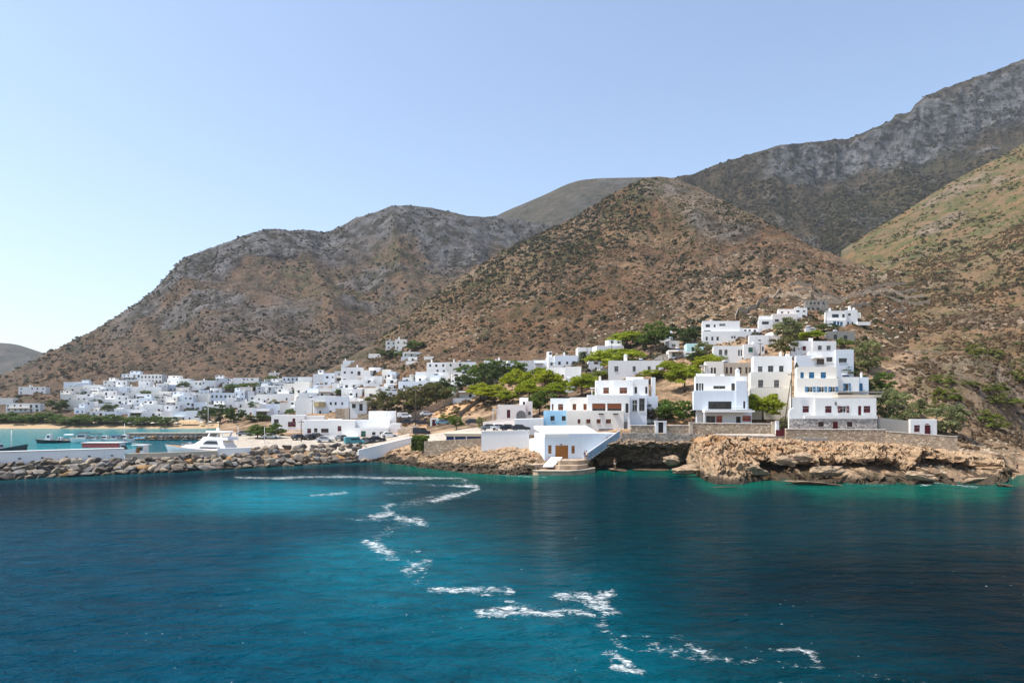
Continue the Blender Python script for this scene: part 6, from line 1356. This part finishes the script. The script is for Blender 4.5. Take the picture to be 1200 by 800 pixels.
# ------------------------------------------------------------------ cars
def car_paint(n, c): 
    m = plain(n, c, .28, .04, 1); m.node_tree.nodes['Principled BSDF'].inputs['Coat Weight'].default_value = .5; return m
CP = {'silver': car_paint('silver_car_paint', (.50, .51, .52)), 'white': car_paint('white_car_paint', (.75, .75, .74)), 'dark': car_paint('charcoal_car_paint', (.035, .037, .04)), 'black': car_paint('black_car_paint', (.014, .014, .016)), 'teal': car_paint('teal_car_paint', (.06, .25, .27)), 'grey': car_paint('grey_car_paint', (.20, .205, .21)), 'red': car_paint('red_car_paint', (.35, .03, .025)), 'blue': car_paint('pale_blue_car_paint', (.22, .38, .46))}
TYRE = plain('tyre_rubber', (.02, .02, .02), .9)
def car_proto(van):
    Lh = 2.1; r = {}
    if van: prof = [(-2.2, .32), (2.15, .32), (2.2, .75), (2.0, 1.0), (1.35, 1.12), (.95, 1.78), (-2.1, 1.85), (-2.2, 1.6)]
    else: prof = [(-2.1, .32), (2.1, .30), (2.15, .62), (1.95, .80), (.95, .93), (.35, 1.40), (-1.05, 1.44), (-1.75, 1.02), (-2.1, .95)]
    b = MB(); n = len(prof); rings = []
    for y, k in ((-.84, .96), (-.74, 1.0), (.74, 1.0), (.84, .96)):
        rings.append([(x*k, y*(1 if z < 1.0 else .80), .32+(z-.32)*k) for x, z in prof])
    b.loft(rings); r['body'] = b
    w = MB()
    for sg in (-1, 1):
        wins = [[(.9, 1.0), (.32, 1.33), (-.3, 1.36), (-.3, 1.0)], [(-.38, 1.0), (-.38, 1.36), (-1.0, 1.36), (-1.5, 1.0)]] if not van else [[(1.3, 1.14), (.95, 1.66), (.25, 1.7), (.25, 1.14)], [(.15, 1.14), (.15, 1.7), (-.9, 1.72), (-.9, 1.14)]]
        for q in wins: w.quad(*[(x, sg*(.845-.16*((z-1.0)/.4 if z > 1 else 0)), z) for x, z in (q if sg < 0 else q[::-1])])
    e = 1.0 if not van else 1.14
    if not van: w.quad((.96, -.62, .96), (.96, .62, .96), (.40, .58, 1.36), (.40, -.58, 1.36)); w.quad((-1.10, -.58, 1.40), (-1.10, .58, 1.40), (-1.74, .6, 1.06), (-1.74, -.6, 1.06))
    else: w.quad((1.37, -.62, 1.16), (1.37, .62, 1.16), (.99, .6, 1.74), (.99, -.6, 1.74))
    r['window'] = w; wh = MB(); wh.tube((0, -.11, 0), (0, .11, 0), .32, n=14); r['wheel'] = wh; rm = MB(); rm.tube((0, -.118, 0), (0, -.112, 0), .2, n=10); rm.tube((0, .112, 0), (0, .118, 0), .2, n=10); r['rim'] = rm
    l = MB(); l.box(0, .06, -.14, .14, -.06, .06); r['light'] = l; return r
_C = {}
def car(label, px, yb, col, d, yaw=0, van=False, s=1.0):
    k = (van, col)
    if k not in _C:
        pr = car_proto(van); _C[k] = {'body': pr['body'].mesh('body', CP[col]), 'window': pr['window'].mesh('window', GLASS), 'wheel': pr['wheel'].mesh('wheel', TYRE), 'rim': pr['rim'].mesh('rim', PAINT['grey']), 'light': pr['light'].mesh('headlight', PAINT['white'])}
    m = _C[k]; g = max(ground(px, d)+.13, wz(yb, d)); r = ob('parked_car', None, loc=(wx(px, d), d, g), label=label, cat='van' if van else 'car', group='cars parked by the harbour', rz=yaw)
    if s != 1: r.scale = (s,)*3
    ob('body', m['body'], r); ob('window', m['window'], r)
    for x in (-1.32, 1.32):
        for y in (-.78, .78): w_ = ob('wheel', m['wheel'], r, (x, y, .32)); ob('rim', m['rim'], w_)
    for y in (-.55, .55): ob('headlight', m['light'], r, (2.08 if not van else 2.14, y, .66))
for a in [('silver hatchback in front of the roadside house', 381, 519.5, 'silver', 171, .05), ('dark car half behind the lamp post by the roadside house', 351, 518, 'dark', 175, .9), ('charcoal car left of the silver hatchback', 364, 518, 'dark', 176, 1.2), ('black car just left of the silver hatchback', 371, 518, 'black', 178, 1.3), ('dark red car between silver hatchback and teal van', 401, 519, 'grey', 174, 1.2),
  ('teal van beside the boulders', 415, 521, 'teal', 168, .5, True, 1.1), ('grey car in front of the stepped white house', 430, 519, 'grey', 172, .3), ('black car behind the sloping white wall', 442, 518, 'black', 172, .1), ('white car at the corner of the stepped white house', 456, 515.5, 'white', 177, .3), ('white van at the top end of the road parking', 474, 490, 'white', 214, .2, True), ('charcoal car first behind the white van', 478, 496, 'dark', 200, .1), ('dark car second behind the white van', 488, 496.6, 'dark', 199, .2), ('black car third behind the white van', 497, 498, 'black', 196, .1),
  ('long black car on the lower road by the creeper', 494, 511, 'black', 172, .12, True), ('pale blue car right of the tiny gate building', 519, 498, 'blue', 189, .2), ('white car at the roadside below the field', 500, 487, 'white', 216, .2), ('dark car behind the boat shed', 555, 497, 'dark', 172, .1), ('grey car at the left end of the harbour wall', 575, 504, 'grey', 148.5, .1), ('white car parked behind the harbour wall', 586, 504, 'white', 148.5, .05), ('black car parked behind the harbour wall', 597, 504.4, 'black', 147.5, .1), ('charcoal car at the right end of the harbour wall', 610, 504.6, 'dark', 147, .05),
  ('dark car under the harbour tamarisks', 298, 514, 'dark', 186, .3), ('grey car beside the harbour tamarisks', 287, 515, 'grey', 184, .2), ('white car on the apron behind the yacht stern', 318, 517, 'white', 176, .1)]:
    car(*a)

# ------------------------------------------------------------------ boats
GEL = plain('white_gelcoat', (.78, .79, .80), .25, .03, 1, .5); HULLD = plain('dark_hull_paint', (.03, .035, .045), .35, .1, 1, .5); CANV = plain('blue_canvas', (.10, .33, .52), .8); REDP = plain('faded_red_tarpaulin', (.30, .085, .085), .8); TEAK = plain('teak_deck', (.33, .2, .1), .7)
def hull(mb, L, bm, h, bowr=.35, m=0, deckm=1, flare=.75):
    """pointed at -x, transom at +x; keel at z=-.4"""
    rings = []
    for t in np.linspace(0, 1, 12):
        w = bm/2*min(1, (t/.42)**.62) if t > 0 else .02; x = -L/2+L*t; zt = h*(1+bowr*(1-t)**2); xs = x-(1-t)**3*L*.07
        rings.append([(xs, -w, zt), (x, -w*flare, h*.35), (x+.02*L*(1-t), -.02, -.45), (x, w*flare, h*.35), (xs, w, zt)])
    mb.loft(rings, m=m, close=False, caps=False, smooth=True)
    mb.loft([[r[0], r[4]] for r in rings], m=deckm, close=False, caps=False)
    r = rings[-1]; mb.quad(*r, m=m)
def boat(name, label, px, d, L, bm, h, yaw, hm=None, cabin=None, canopy=None, mast=None, z=0, cat='boat', group=None, windows=True):
    r = ob(name, None, loc=(wx(px, d), d, z), label=label, cat=cat, group=group, rz=yaw); b = MB(); hull(b, L, bm, h); b.build('hull', [hm or GEL, TEAK if hm is None else PAINT['grey']], r)
    if cabin:
        x0, x1, ch = cabin; b = MB(); w = bm*.36; b.loft([[(x0, -w, h), (x0+ch*.5, -w*.85, h+ch), (x0+ch*.5, w*.85, h+ch), (x0, w, h)], [(x1, -w, h), (x1, -w*.85, h+ch), (x1, w*.85, h+ch), (x1, w, h)]]); b.build('cabin', GEL, r)
        b = MB()
        for sg in (-1, 1): b.quad((x0+ch*.45, sg*(w*.95+.03), h+ch*.4), (x1-.2, sg*(w*.95+.03), h+ch*.4), (x1-.2, sg*(w*.88+.03), h+ch*.82), (x0+ch*.55, sg*(w*.88+.03), h+ch*.82))
        b.quad((x0+ch*.12, -w*.85, h+ch*.35), (x0+ch*.12, w*.85, h+ch*.35), (x0+ch*.38, w*.8, h+ch*.85), (x0+ch*.38, -w*.8, h+ch*.85)); b.build('windscreen', GLASS, r)
    if canopy:
        x0, x1, ch, cm = canopy; b = MB(); w = bm*.42; b.loft([[(x0, -w, h+ch-.15), (x0, 0, h+ch), (x0, w, h+ch-.15), (x0, w, h+ch-.2), (x0, -w, h+ch-.2)], [(x1, -w, h+ch-.15), (x1, 0, h+ch), (x1, w, h+ch-.15), (x1, w, h+ch-.2), (x1, -w, h+ch-.2)]]); b.build('canopy', cm, r)
        for x in (x0+.1, x1-.1):
            for y in (-w+.05, w-.05): b = MB(); b.tube((x, y, h*.8), (x, y, h+ch-.2), .03, n=5); b.build('canopy_post', PAINT['grey'], r)
    if mast: b = MB(); b.tube((mast[0], 0, h*.7), (mast[0], 0, h+mast[1]), .09, .05, 7); b.build('mast', PAINT['white'], r)
    b = MB()
    for sg in (-1, 1):
        b.tube((-L*.42, sg*bm*.2, h*1.35+.45), (0, sg*bm*.46, h+.5), .025, n=5)
        for t in (0, .33, .66, 1): q = Vector((-L*.42, sg*bm*.2, h*1.35)).lerp(Vector((0, sg*bm*.46, h)), t); b.tube(q, q+Vector((0, 0, .48)), .02, n=5)
    b.build('railing', PAINT['grey'], r); return r
G2 = 'small boats moored at the harbour pontoon'
boat('workboat', 'dark hulled workboat with small white wheelhouse at pontoon end', 56, 236, 5.6, 2.2, .8, .1, HULLD, (-.6, 1.0, 1.5), group=G2)
boat('motorboat', 'dark inflatable boat next to the dark workboat', 70, 238, 4.2, 1.9, .6, .05, HULLD, (-.4, .7, .9), group=G2)
boat('motorboat', 'small white launch with pale canopy left of the covered cruisers', 80, 240, 4.4, 1.9, .7, .0, None, None, (-.8, 1.6, 1.5, GEL), group=G2)
boat('cruiser', 'white cabin cruiser with dark canopy top, largest at the pontoon', 95, 238, 5.2, 2.4, 1.0, .05, None, (-1.2, 1.6, 1.3), (-1.0, 1.9, 1.75, PAINT['dark']), group=G2)
boat('motorboat', 'white motorboat with dark bimini right of largest cruiser', 110, 239, 4.8, 2.1, .9, .0, None, (-1.0, .9, .8), (-.6, 1.8, 1.5, PAINT['dark']), group=G2)
boat('motorboat', 'white motorboat beside the navy covered boat', 123, 240, 4.6, 2.0, .9, .1, None, (-1.0, .8, .9), group=G2)
boat('motorboat', 'white boat with navy cover near the pontoon right end', 134, 240, 4.6, 2.1, .9, .0, None, (-.8, 1.0, .9), (-.9, 1.6, 1.1, PAINT['navy']), group=G2)
boat('motorboat', 'white boat with thin mast at the pontoon right end', 146, 242, 4.6, 2.0, .9, .0, None, (-1.0, .9, 1.1), None, (0, 4.0), group=G2)
boat('dinghy', 'pale blue grey inflatable dinghy below the masted boat', 144, 228, 4.4, 2.0, .7, .1, CP['blue'], group=G2)
boat('canopy_boat', 'small boat under a light blue canvas canopy', 163, 222, 4.2, 2.0, .7, .05, None, None, (-1.6, 1.9, 1.9, CANV))
for o_ in list(COL.objects):
    if o_.get('group') == G2: o_.scale = (1.3, 1.3, 1.35)
b = MB(); b.box(wx(60, 244), wx(146, 244), 244, 246.5, .25, .62); b.build('pontoon', CONC, label='long floating pontoon where the small boats are moored', cat='pontoon')
boat('fishing_boat', 'dark grey hulled boat with bow mast behind the parapet at far left', 7, 150, 8.5, 3.0, 3.3, pi, HULLD, (1.0, 3.2, 1.2), None, (-1.2, 4.2))
boat('excursion_boat', 'white passenger boat with long dark red awning along its side', 126, 150, 11, 3.2, 2.6, pi, None, (-4.2, -1.2, 1.9)); ex = bpy.data.objects['excursion_boat']
b = MB(); b.box(-3.4, 4.6, -1.62, -1.5, 3.72, 4.72) if False else b.box(-3.4, 4.6, 1.5, 1.66, 3.72, 4.72); b.build('awning', REDP, ex)
b = MB(); b.box(-3.6, 4.8, -1.6, 1.7, 4.73, 4.85); b.build('awning_roof', GEL, ex)
boat('cabin_boat', 'white wheelhouse boat with wooden door behind the parapet end', 166, 152, 9.5, 3.0, 2.2, 0, None, (-1.2, 1.0, 1.9))
cb = bpy.data.objects['cabin_boat']; b = MB(); b.box(-.5, .1, -1.17, -1.12, 2.25, 3.7); b.build('door', PAINT['orange'], cb); b = MB(); b.box(-1.6, 1.4, -1.5, 1.5, 4.1, 4.2); b.build('cabin_roof', GEL, cb)
b = MB()
for k in range(5): b.box(1.6+k*.62, 2.0+k*.62, -1.52, -1.47, 1.5, 1.95)
b.build('side_window', GLASS, cb)
# motor yacht
y = ob('motor_yacht', None, loc=(wx(243, 159), 159, -.15), label='large white motor yacht with flybridge and dark tinted windows', cat='yacht', rz=-.30)
b = MB(); hull(b, 21.5, 5.2, 2.7, .42, flare=.82); b.build('hull', [GEL, TEAK], y)
def tier(name, x0, x1, w0, z0, z1, rk, rb, mat, par=y):
    b = MB(); b.loft([[(x0, -w0*.55, z0), (x0+rk, -w0*.5, z1), (x0+rk, w0*.5, z1), (x0, w0*.55, z0)], [(x0+(x1-x0)*.35, -w0, z0), (x0+(x1-x0)*.35+rk*.6, -w0*.92, z1), (x0+(x1-x0)*.35+rk*.6, w0*.92, z1), (x0+(x1-x0)*.35, w0, z0)], [(x1, -w0, z0), (x1-rb, -w0*.92, z1), (x1-rb, w0*.92, z1), (x1, w0, z0)]]); return b.build(name, mat, par)
tier('foredeck_house', -8.4, 6.8, 2.05, 2.75, 3.9, 3.2, .3, GEL); tier('saloon_window', -3.6, 5.4, 2.03, 3.25, 3.75, .9, .3, GLASS); tier('upper_house', -3.2, 6.2, 1.9, 3.92, 5.15, 2.4, .5, GEL); tier('wheelhouse_window', -1.6, 4.6, 1.94, 4.25, 4.95, 1.2, .4, GLASS)
tier('flybridge', -1.0, 7.2, 1.8, 5.17, 5.8, .8, .3, GEL); tier('hardtop', 0.2, 6.0, 1.75, 6.95, 7.15, .3, .3, GEL)
for x in (1.2, 4.8):
    for s_ in (-1, 1): b = MB(); b.loft([[(x, s_*1.5, 5.8), (x+.5, s_*1.5, 5.8), (x+.5, s_*1.6, 5.8)], [(x+.7, s_*1.45, 6.94), (x+1.1, s_*1.45, 6.94), (x+1.1, s_*1.55, 6.94)]]); b.build('hardtop_strut', GEL, y)
b = MB(); b.loft([[(3.0+.45*cos(a)*k, .45*sin(a)*k, zz) for a in np.linspace(0, 2*pi, 11)[:-1]] for k, zz in ((.7, 7.15), (1, 7.4), (.8, 7.75), (.2, 7.9))], smooth=True); b.build('radar_dome', GEL, y)
for x0, x1 in ((-5.5, -3.6), (-2.8, -.6), (.4, 4.2)): b = MB(); b.box(x0, x1, -2.63, -2.42, 1.55, 2.0); b.build('hull_window', GLASS, y)
b = MB(); pr = None
for t in np.linspace(0, 1, 10):
    q = Vector((-10.6+7.5*t, -2.4*min(1, (t*.35/.42+.02)**.62), 3.75-.55*t)); b.tube(q, q+Vector((0, 0, .75)), .025, n=5)
    if pr is not None: b.tube(pr+Vector((0, 0, .75)), q+Vector((0, 0, .75)), .03, n=5)
    pr = q
b.build('bow_rail', PAINT['grey'], y); b = MB(); b.box(8.8, 11.4, -2.3, 2.3, .6, .8); b.build('swim_platform', TEAK, y)
boat('motorboat', 'small white tender with red trim in front of the stone pier', 221, 214, 4.0, 1.8, .8, .05, None, (-.6, .8, .6))
boat('sailboat', 'sailing yacht with tall bare mast behind the motor yacht', 246, 205, 9.5, 3.0, 1.2, .1, None, (-1.6, 1.8, .7), None, (-.5, 16.6))
sb = bpy.data.objects['sailboat']; b = MB(); b.tube((-.5, 0, 2.6), (3.8, 0, 2.7), .07, n=6); b.build('boom', PAINT['white'], sb); b = MB()
for e in ((-4.7, 0, 1.4), (4.6, 0, 1.3), (-.5, 1.3, 1.2), (-.5, -1.3, 1.2)): b.tube((-.5, 0, 17.4), e, .018, n=4)
b.build('rigging', PAINT['grey'], sb)
for k, (px, py, lb) in enumerate([(25, 524, 'round white mooring buoy near the dark fishing boat'), (27.5, 527.6, 'second white mooring buoy closer to the parapet')]):
    d = dwater(py); b = MB(); b.loft([[(.32*cos(a)*k_, .32*sin(a)*k_, zz) for a in np.linspace(0, 2*pi, 11)[:-1]] for k_, zz in ((.3, -.2), (.9, 0), (1, .15), (.7, .4), (.15, .52))], smooth=True); b.tube((0, 0, .5), (0, 0, .65), .05, n=6); b.build('mooring_buoy', GEL, loc=(wx(px, d), d, 0), label=lb, cat='buoy')

# ------------------------------------------------------------------ beach umbrellas
CAN = plain('cream_umbrella_cloth', (.72, .64, .54), .9); um_c = MB(); n_ = 10
um_c.loft([[(1.35*k*cos(a), 1.35*k*sin(a), z) for a in np.linspace(0, 2*pi, n_+1)[:-1]] for k, z in ((1, 2.0), (.98, 2.12), (.5, 2.42), (.04, 2.6))]); umc = um_c.mesh('canopy', CAN); um_p = MB(); um_p.tube((0, 0, -.4), (0, 0, 2.55), .04, n=6); ump = um_p.mesh('pole', BARK)
def umb(px, d, lb, g_):
    r = ob('beach_umbrella', None, loc=(wx(px, d), d, ground(px, d)+.2), label=lb, cat='umbrella', group=g_); ob('canopy', umc, r); ob('pole', ump, r)
for k, p in enumerate(np.linspace(152, 206, 9)): umb(p, 394.4+(k % 2)*1.6, f'cream beach umbrella under the wide tamarisks, {ORDX[k]} from the left', 'umbrellas on the sand left of the pier end')
for k, p in enumerate(np.linspace(236, 288, 6)): umb(p, 395+(k % 2)*1.2, f'cream beach umbrella before the dark evergreen trees, {ORDX[k]} from the left', 'umbrellas on the sand behind the yacht')
for k, (x0, x1, lb) in enumerate([(64, 92, 'long dark taverna awning on the far beach left of umbrellas'), (94, 112, 'brown thatched beach bar roof next to the dark awning'), (122, 150, 'pale awning shading tables beside the umbrella row'), (210, 230, 'orange edged café awning at the foot of the village'), (270, 306, 'rust coloured café awning behind the stone pier')]):
    r = ob('beach_awning', None, loc=(wx((x0+x1)/2, 397), 397, ground((x0+x1)/2, 397)+.2), label=lb, cat='awning'); w = (x1-x0)/800*405/2; b = MB(); b.loft([[(-w, -1.5, 2.2), (w, -1.5, 2.2), (w, -1.5, 2.32), (-w, -1.5, 2.32)], [(-w, 2, 2.8), (w, 2, 2.8), (w, 2, 2.92), (-w, 2, 2.92)]])
    b.build('roof', [PAINT['dark'], plain('thatch', (.22, .15, .09), .95), CAN, plain('ochre_awning', (.55, .35, .17), .9), plain('rust_awning', (.36, .18, .11), .9)][k], r)
    for x in np.linspace(-w+.2, w-.2, 4): b = MB(); b.tube((x, -1.3, -.4), (x, -1.3, 2.24), .06, n=5); b.build('post', BARK, r)

# ------------------------------------------------------------------ people
SKIN = plain('sun_tanned_skin', (.36, .19, .12), .6, .05); HAIR = plain('dark_hair', (.02, .014, .01), .7)
CL = {'red': plain('red_cloth', (.35, .05, .05), .9), 'dark': plain('dark_cloth', (.03, .03, .05), .9), 'white': plain('white_cloth', (.7, .7, .68), .9), 'blue': plain('blue_cloth', (.06, .13, .3), .9)}
def skin_chain(name, verts, edges, radii, mat, parent, sub=1, root=0):
    me = bpy.data.meshes.new(name); me.from_pydata([tuple(v) for v in verts], edges, []); o = ob(name, me, parent); me.materials.append(mat)
    o.modifiers.new('skin', 'SKIN'); sv = me.skin_vertices[0].data
    for k, r_ in enumerate(radii): sv[k].radius = (r_, r_) if not isinstance(r_, tuple) else r_; sv[k].use_root = k == root
    s_ = o.modifiers.new('sub', 'SUBSURF'); s_.levels = s_.render_levels = sub
    return o
def person(label, loc, face, pose='stand', top='dark', bottom='blue', hair=True, cat='person'):
    """one continuous skinned body; pose stand, walk, sit or swim; faces +y turned by face"""
    r = ob('person', None, loc=loc, label=label, cat=cat, rz=face)
    if pose in ('stand', 'walk'):
        k = .16 if pose == 'walk' else .03; hz = .92
        hip = [(-.1, 0, hz-.04), (.1, 0, hz-.04)]; knee = [(-.11, k+.03, .50), (.11, -k*.3+.03, .50)]; ank = [(-.11, k*1.3, .09), (.11, -k*1.7, .10)]; toe = [(-.12, k*1.3+.17, .035), (.13, -k*1.7+.17, .035)]; base = 0
    elif pose == 'sit':
        hz = .14; hip = [(-.11, .05, hz), (.11, .05, hz)]; knee = [(-.14, .42, .44), (.15, .44, .40)]; ank = [(-.13, .55, .06), (.15, .62, .05)]; toe = [(-.14, .74, .03), (.17, .80, .03)]
    else:
        hz = -.62; hip = [(-.1, -.1, hz), (.1, -.1, hz)]; knee = [(-.12, -.25, hz-.35), (.12, -.1, hz-.4)]; ank = [(-.12, -.6, hz-.5), (.12, -.45, hz-.6)]; toe = [(-.12, -.75, hz-.55), (.12, -.6, hz-.68)]
    T = hz; lean = .05 if pose != 'swim' else .2
    V = [(0, 0, T), (0, lean*.4, T+.2), (0, lean*.8, T+.42), (0, lean, T+.55), (0, lean+.02, T+.65), (0, lean+.03, T+.72)]; R = [(.15, .11), (.13, .095), (.16, .11), (.09, .07), (.052, .052), (.055, .06)]
    E = [(0, 1), (1, 2), (2, 3), (3, 4), (4, 5)]
    sh = [(-.19, lean, T+.50), (.19, lean, T+.50)]
    if pose == 'sit': el = [(-.27, .12, T+.26), (.28, .1, T+.27)]; wr = [(-.2, .36, T+.26), (.22, .36, T+.24)]
    elif pose == 'swim': el = [(-.42, .25, T+.50), (.42, .2, T+.5)]; wr = [(-.5, .5, T+.55), (.5, .48, T+.55)]
    else: el = [(-.25, -.02+k*.4, T+.22), (.26, -.03-k*.4, T+.22)]; wr = [(-.25, .1+k*.5, T-.02), (.27, .04-k*.4, T-.02)]
    for s_ in (0, 1):
        b0 = len(V); V += [hip[s_], knee[s_], ank[s_], toe[s_]]; R += [.092, .06, .042, .035]; E += [(0, b0), (b0, b0+1), (b0+1, b0+2), (b0+2, b0+3)]
        b0 = len(V); V += [sh[s_], el[s_], wr[s_]]; R += [.062, .045, .032]; E += [(2, b0), (b0, b0+1), (b0+1, b0+2)]
    skin_chain('body', V, E, R, SKIN, r)
    for s_ in (0, 1):                                   # hands: a palm with four curled fingers and a thumb
        w, e = Vector(wr[s_]), Vector(el[s_]); dr = (w-e).normalized(); sd_ = Vector((1, 0, 0)).cross(dr).normalized() if abs(dr.x) < .9 else Vector((0, 0, 1)); inn = Vector((1 if s_ == 0 else -1, 0, 0)); inn = (inn-dr*inn.dot(dr)).normalized()
        HV = [w, w+dr*.07]; HR = [.026, (.034, .018)]; HE = [(0, 1)]
        for f in range(4):
            o_ = sd_*(.03-.02*f); L_ = (.068, .078, .074, .058)[f]; b0 = len(HV); HV += [w+dr*.095+o_, w+dr*(.095+L_*.55)+o_+inn*.008, w+dr*(.095+L_*.9)+o_+inn*.03]; HR += [.010, .009, .008]; HE += [(1, b0), (b0, b0+1), (b0+1, b0+2)]
        b0 = len(HV); HV += [w+dr*.035+sd_*.045+inn*.012, w+dr*.075+sd_*.06+inn*.028]; HR += [.011, .009]; HE += [(0, b0), (b0, b0+1)]
        skin_chain('hand', HV, HE, HR, SKIN, r)
    c = Vector((0, lean+.05, T+.83)); b = MB()
    b.loft([[(c.x+.078*k_*cos(a), c.y+.098*k_*sin(a)+(.012 if .6 < zz < 1.2 and sin(a) > .9 else 0), c.z-.125+.125*zz) for a in np.linspace(0, 2*pi, 15)[:-1]] for k_, zz in ((.3, 0), (.68, .12), (.86, .4), (.97, .8), (1, 1.15), (.93, 1.5), (.65, 1.85), (.15, 2.0))], smooth=True)
    b.loft([[(c.x-.014, c.y+.09, c.z-.005), (c.x+.014, c.y+.09, c.z-.005), (c.x, c.y+.088, c.z+.04)], [(c.x-.006, c.y+.122, c.z-.022), (c.x+.006, c.y+.122, c.z-.022), (c.x, c.y+.1, c.z+.03)]]); hd = b.build('head', SKIN, r)
    for s_ in (-1, 1):
        b = MB(); b.box(c.x+s_*.032-.012, c.x+s_*.032+.012, c.y+.086, c.y+.097, c.z+.005, c.z+.02); b.build('eye', HAIR, hd)
        b = MB(); b.box(c.x+s_*.08-.008, c.x+s_*.08+.008, c.y-.02, c.y+.02, c.z-.03, c.z+.035); b.build('ear', SKIN, hd)
    b = MB(); b.box(c.x-.025, c.x+.025, c.y+.083, c.y+.092, c.z-.062, c.z-.052); b.build('mouth', CL['red'], hd)
    b = MB(); b.loft([[(c.x+.087*k_*cos(a), c.y-.012+.103*k_*sin(a), c.z+zz) for a in np.linspace(pi*.93 if zz < .03 else 0, pi*2.07 if zz < .03 else 2*pi, 15)[:-1]] for k_, zz in ((.95, -.06), (1, -.01), (1.02, .06), (.9, .1), (.55, .135), (.1, .145))], smooth=True); b.build('hair', HAIR, hd)
    if pose != 'swim':
        if top: skin_chain('shirt', [(0, lean*.2, T+.05), (0, lean*.4, T+.2), (0, lean*.8, T+.42), (0, lean, T+.53), (-.2, lean, T+.5), (.2, lean, T+.5)], [(0, 1), (1, 2), (2, 3), (2, 4), (2, 5)], [(.165, .125), (.15, .115), (.178, .128), (.10, .085), .08, .08], CL[top], r)
        if bottom: skin_chain('shorts', [(0, 0, T+.04), (0, 0, T-.01), hip[0], tuple(Vector(hip[0]).lerp(Vector(knee[0]), .7)), hip[1], tuple(Vector(hip[1]).lerp(Vector(knee[1]), .7))], [(0, 1), (1, 2), (2, 3), (1, 4), (4, 5)], [(.165, .125), (.16, .125), .11, .085, .11, .085], CL[bottom], r)
    return r
def on(px, py, d): return P(px, py, d)
person('person in dark clothes walking along the pebble beach at far right', (wx(1192, 131), 131, ground(1192, 131)+.02), .4, 'walk', 'dark', 'dark')
person('seated person in dark top against the white wall left of the boathouse', (wx(621, 137), 137, 2.2), pi, 'sit', 'dark', 'dark')
person('seated person in red top against the white wall left of the boathouse', (wx(625.6, 136.6), 136.6, 2.2), pi*.95, 'sit', 'red', 'blue')
person('person sitting on the ground under the left boathouse shutter', (wx(644, 135.3), 135.3, 2.29), pi*.9, 'sit', 'blue', 'dark')
person('person in dark top standing at the foot of the stairs', (wx(685.4, 133.4), 133.4, 2.28), pi*.8, 'stand', 'dark', 'blue')
person('person in white shirt standing beside the stair foot', (wx(688, 132.9), 132.9, 2.28), 2.0, 'stand', 'white', 'dark')
for px, lb, tp in ((712.5, 'lower of two people sitting on the white stairs', 'red'), (716.6, 'upper of two people sitting on the white stairs', 'dark')):
    k = int((wx(px, 136)-A.x)/((B.x-A.x)/N)); q = A+(B-A)*(k/N); person(lb, (wx(px, 136), q.y+.5, q.z+(B.z-A.z)/N), pi*.8, 'sit', tp, 'dark')
person('bare chested person standing on the ledge inside the cave', (wx(720.5, 133.4), 133.4, .75), pi, 'stand', None, 'white')
person('swimmer nearest the quay in the green cave pool', (wx(710.6, 128), 128, -.1), pi*.7, 'swim'); person('second swimmer further right in the green cave pool', (wx(718, 127), 127, -.12), pi*1.2, 'swim')
q = P(721.5, 550, 133.6); o_ = ob('rock_ledge', SR[2], None, (q.x, q.y, .1), 'low rounded rock at the cave mouth under a standing person', 'rock'); o_.scale = (1.5, 1.1, .75)
# ------------------------------------------------------------------ sea air
hz = bpy.data.materials.new('sea_haze'); hz.use_nodes = True; hn = hz.node_tree.nodes; hn.remove(hn['Principled BSDF'])
pv = hn.new('ShaderNodeVolumePrincipled'); pv.inputs['Color'].default_value = (.80, .88, 1, 1); pv.inputs['Density'].default_value = .00007; pv.inputs['Anisotropy'].default_value = .2
hz.node_tree.links.new(pv.outputs[0], hn['Material Output'].inputs['Volume'])
b = MB(); b.box(-5200, 5200, -600, 5200, -7.5, 1150); b.build('haze', hz, kind='stuff', label='thin blue sea haze over the bay and hills')
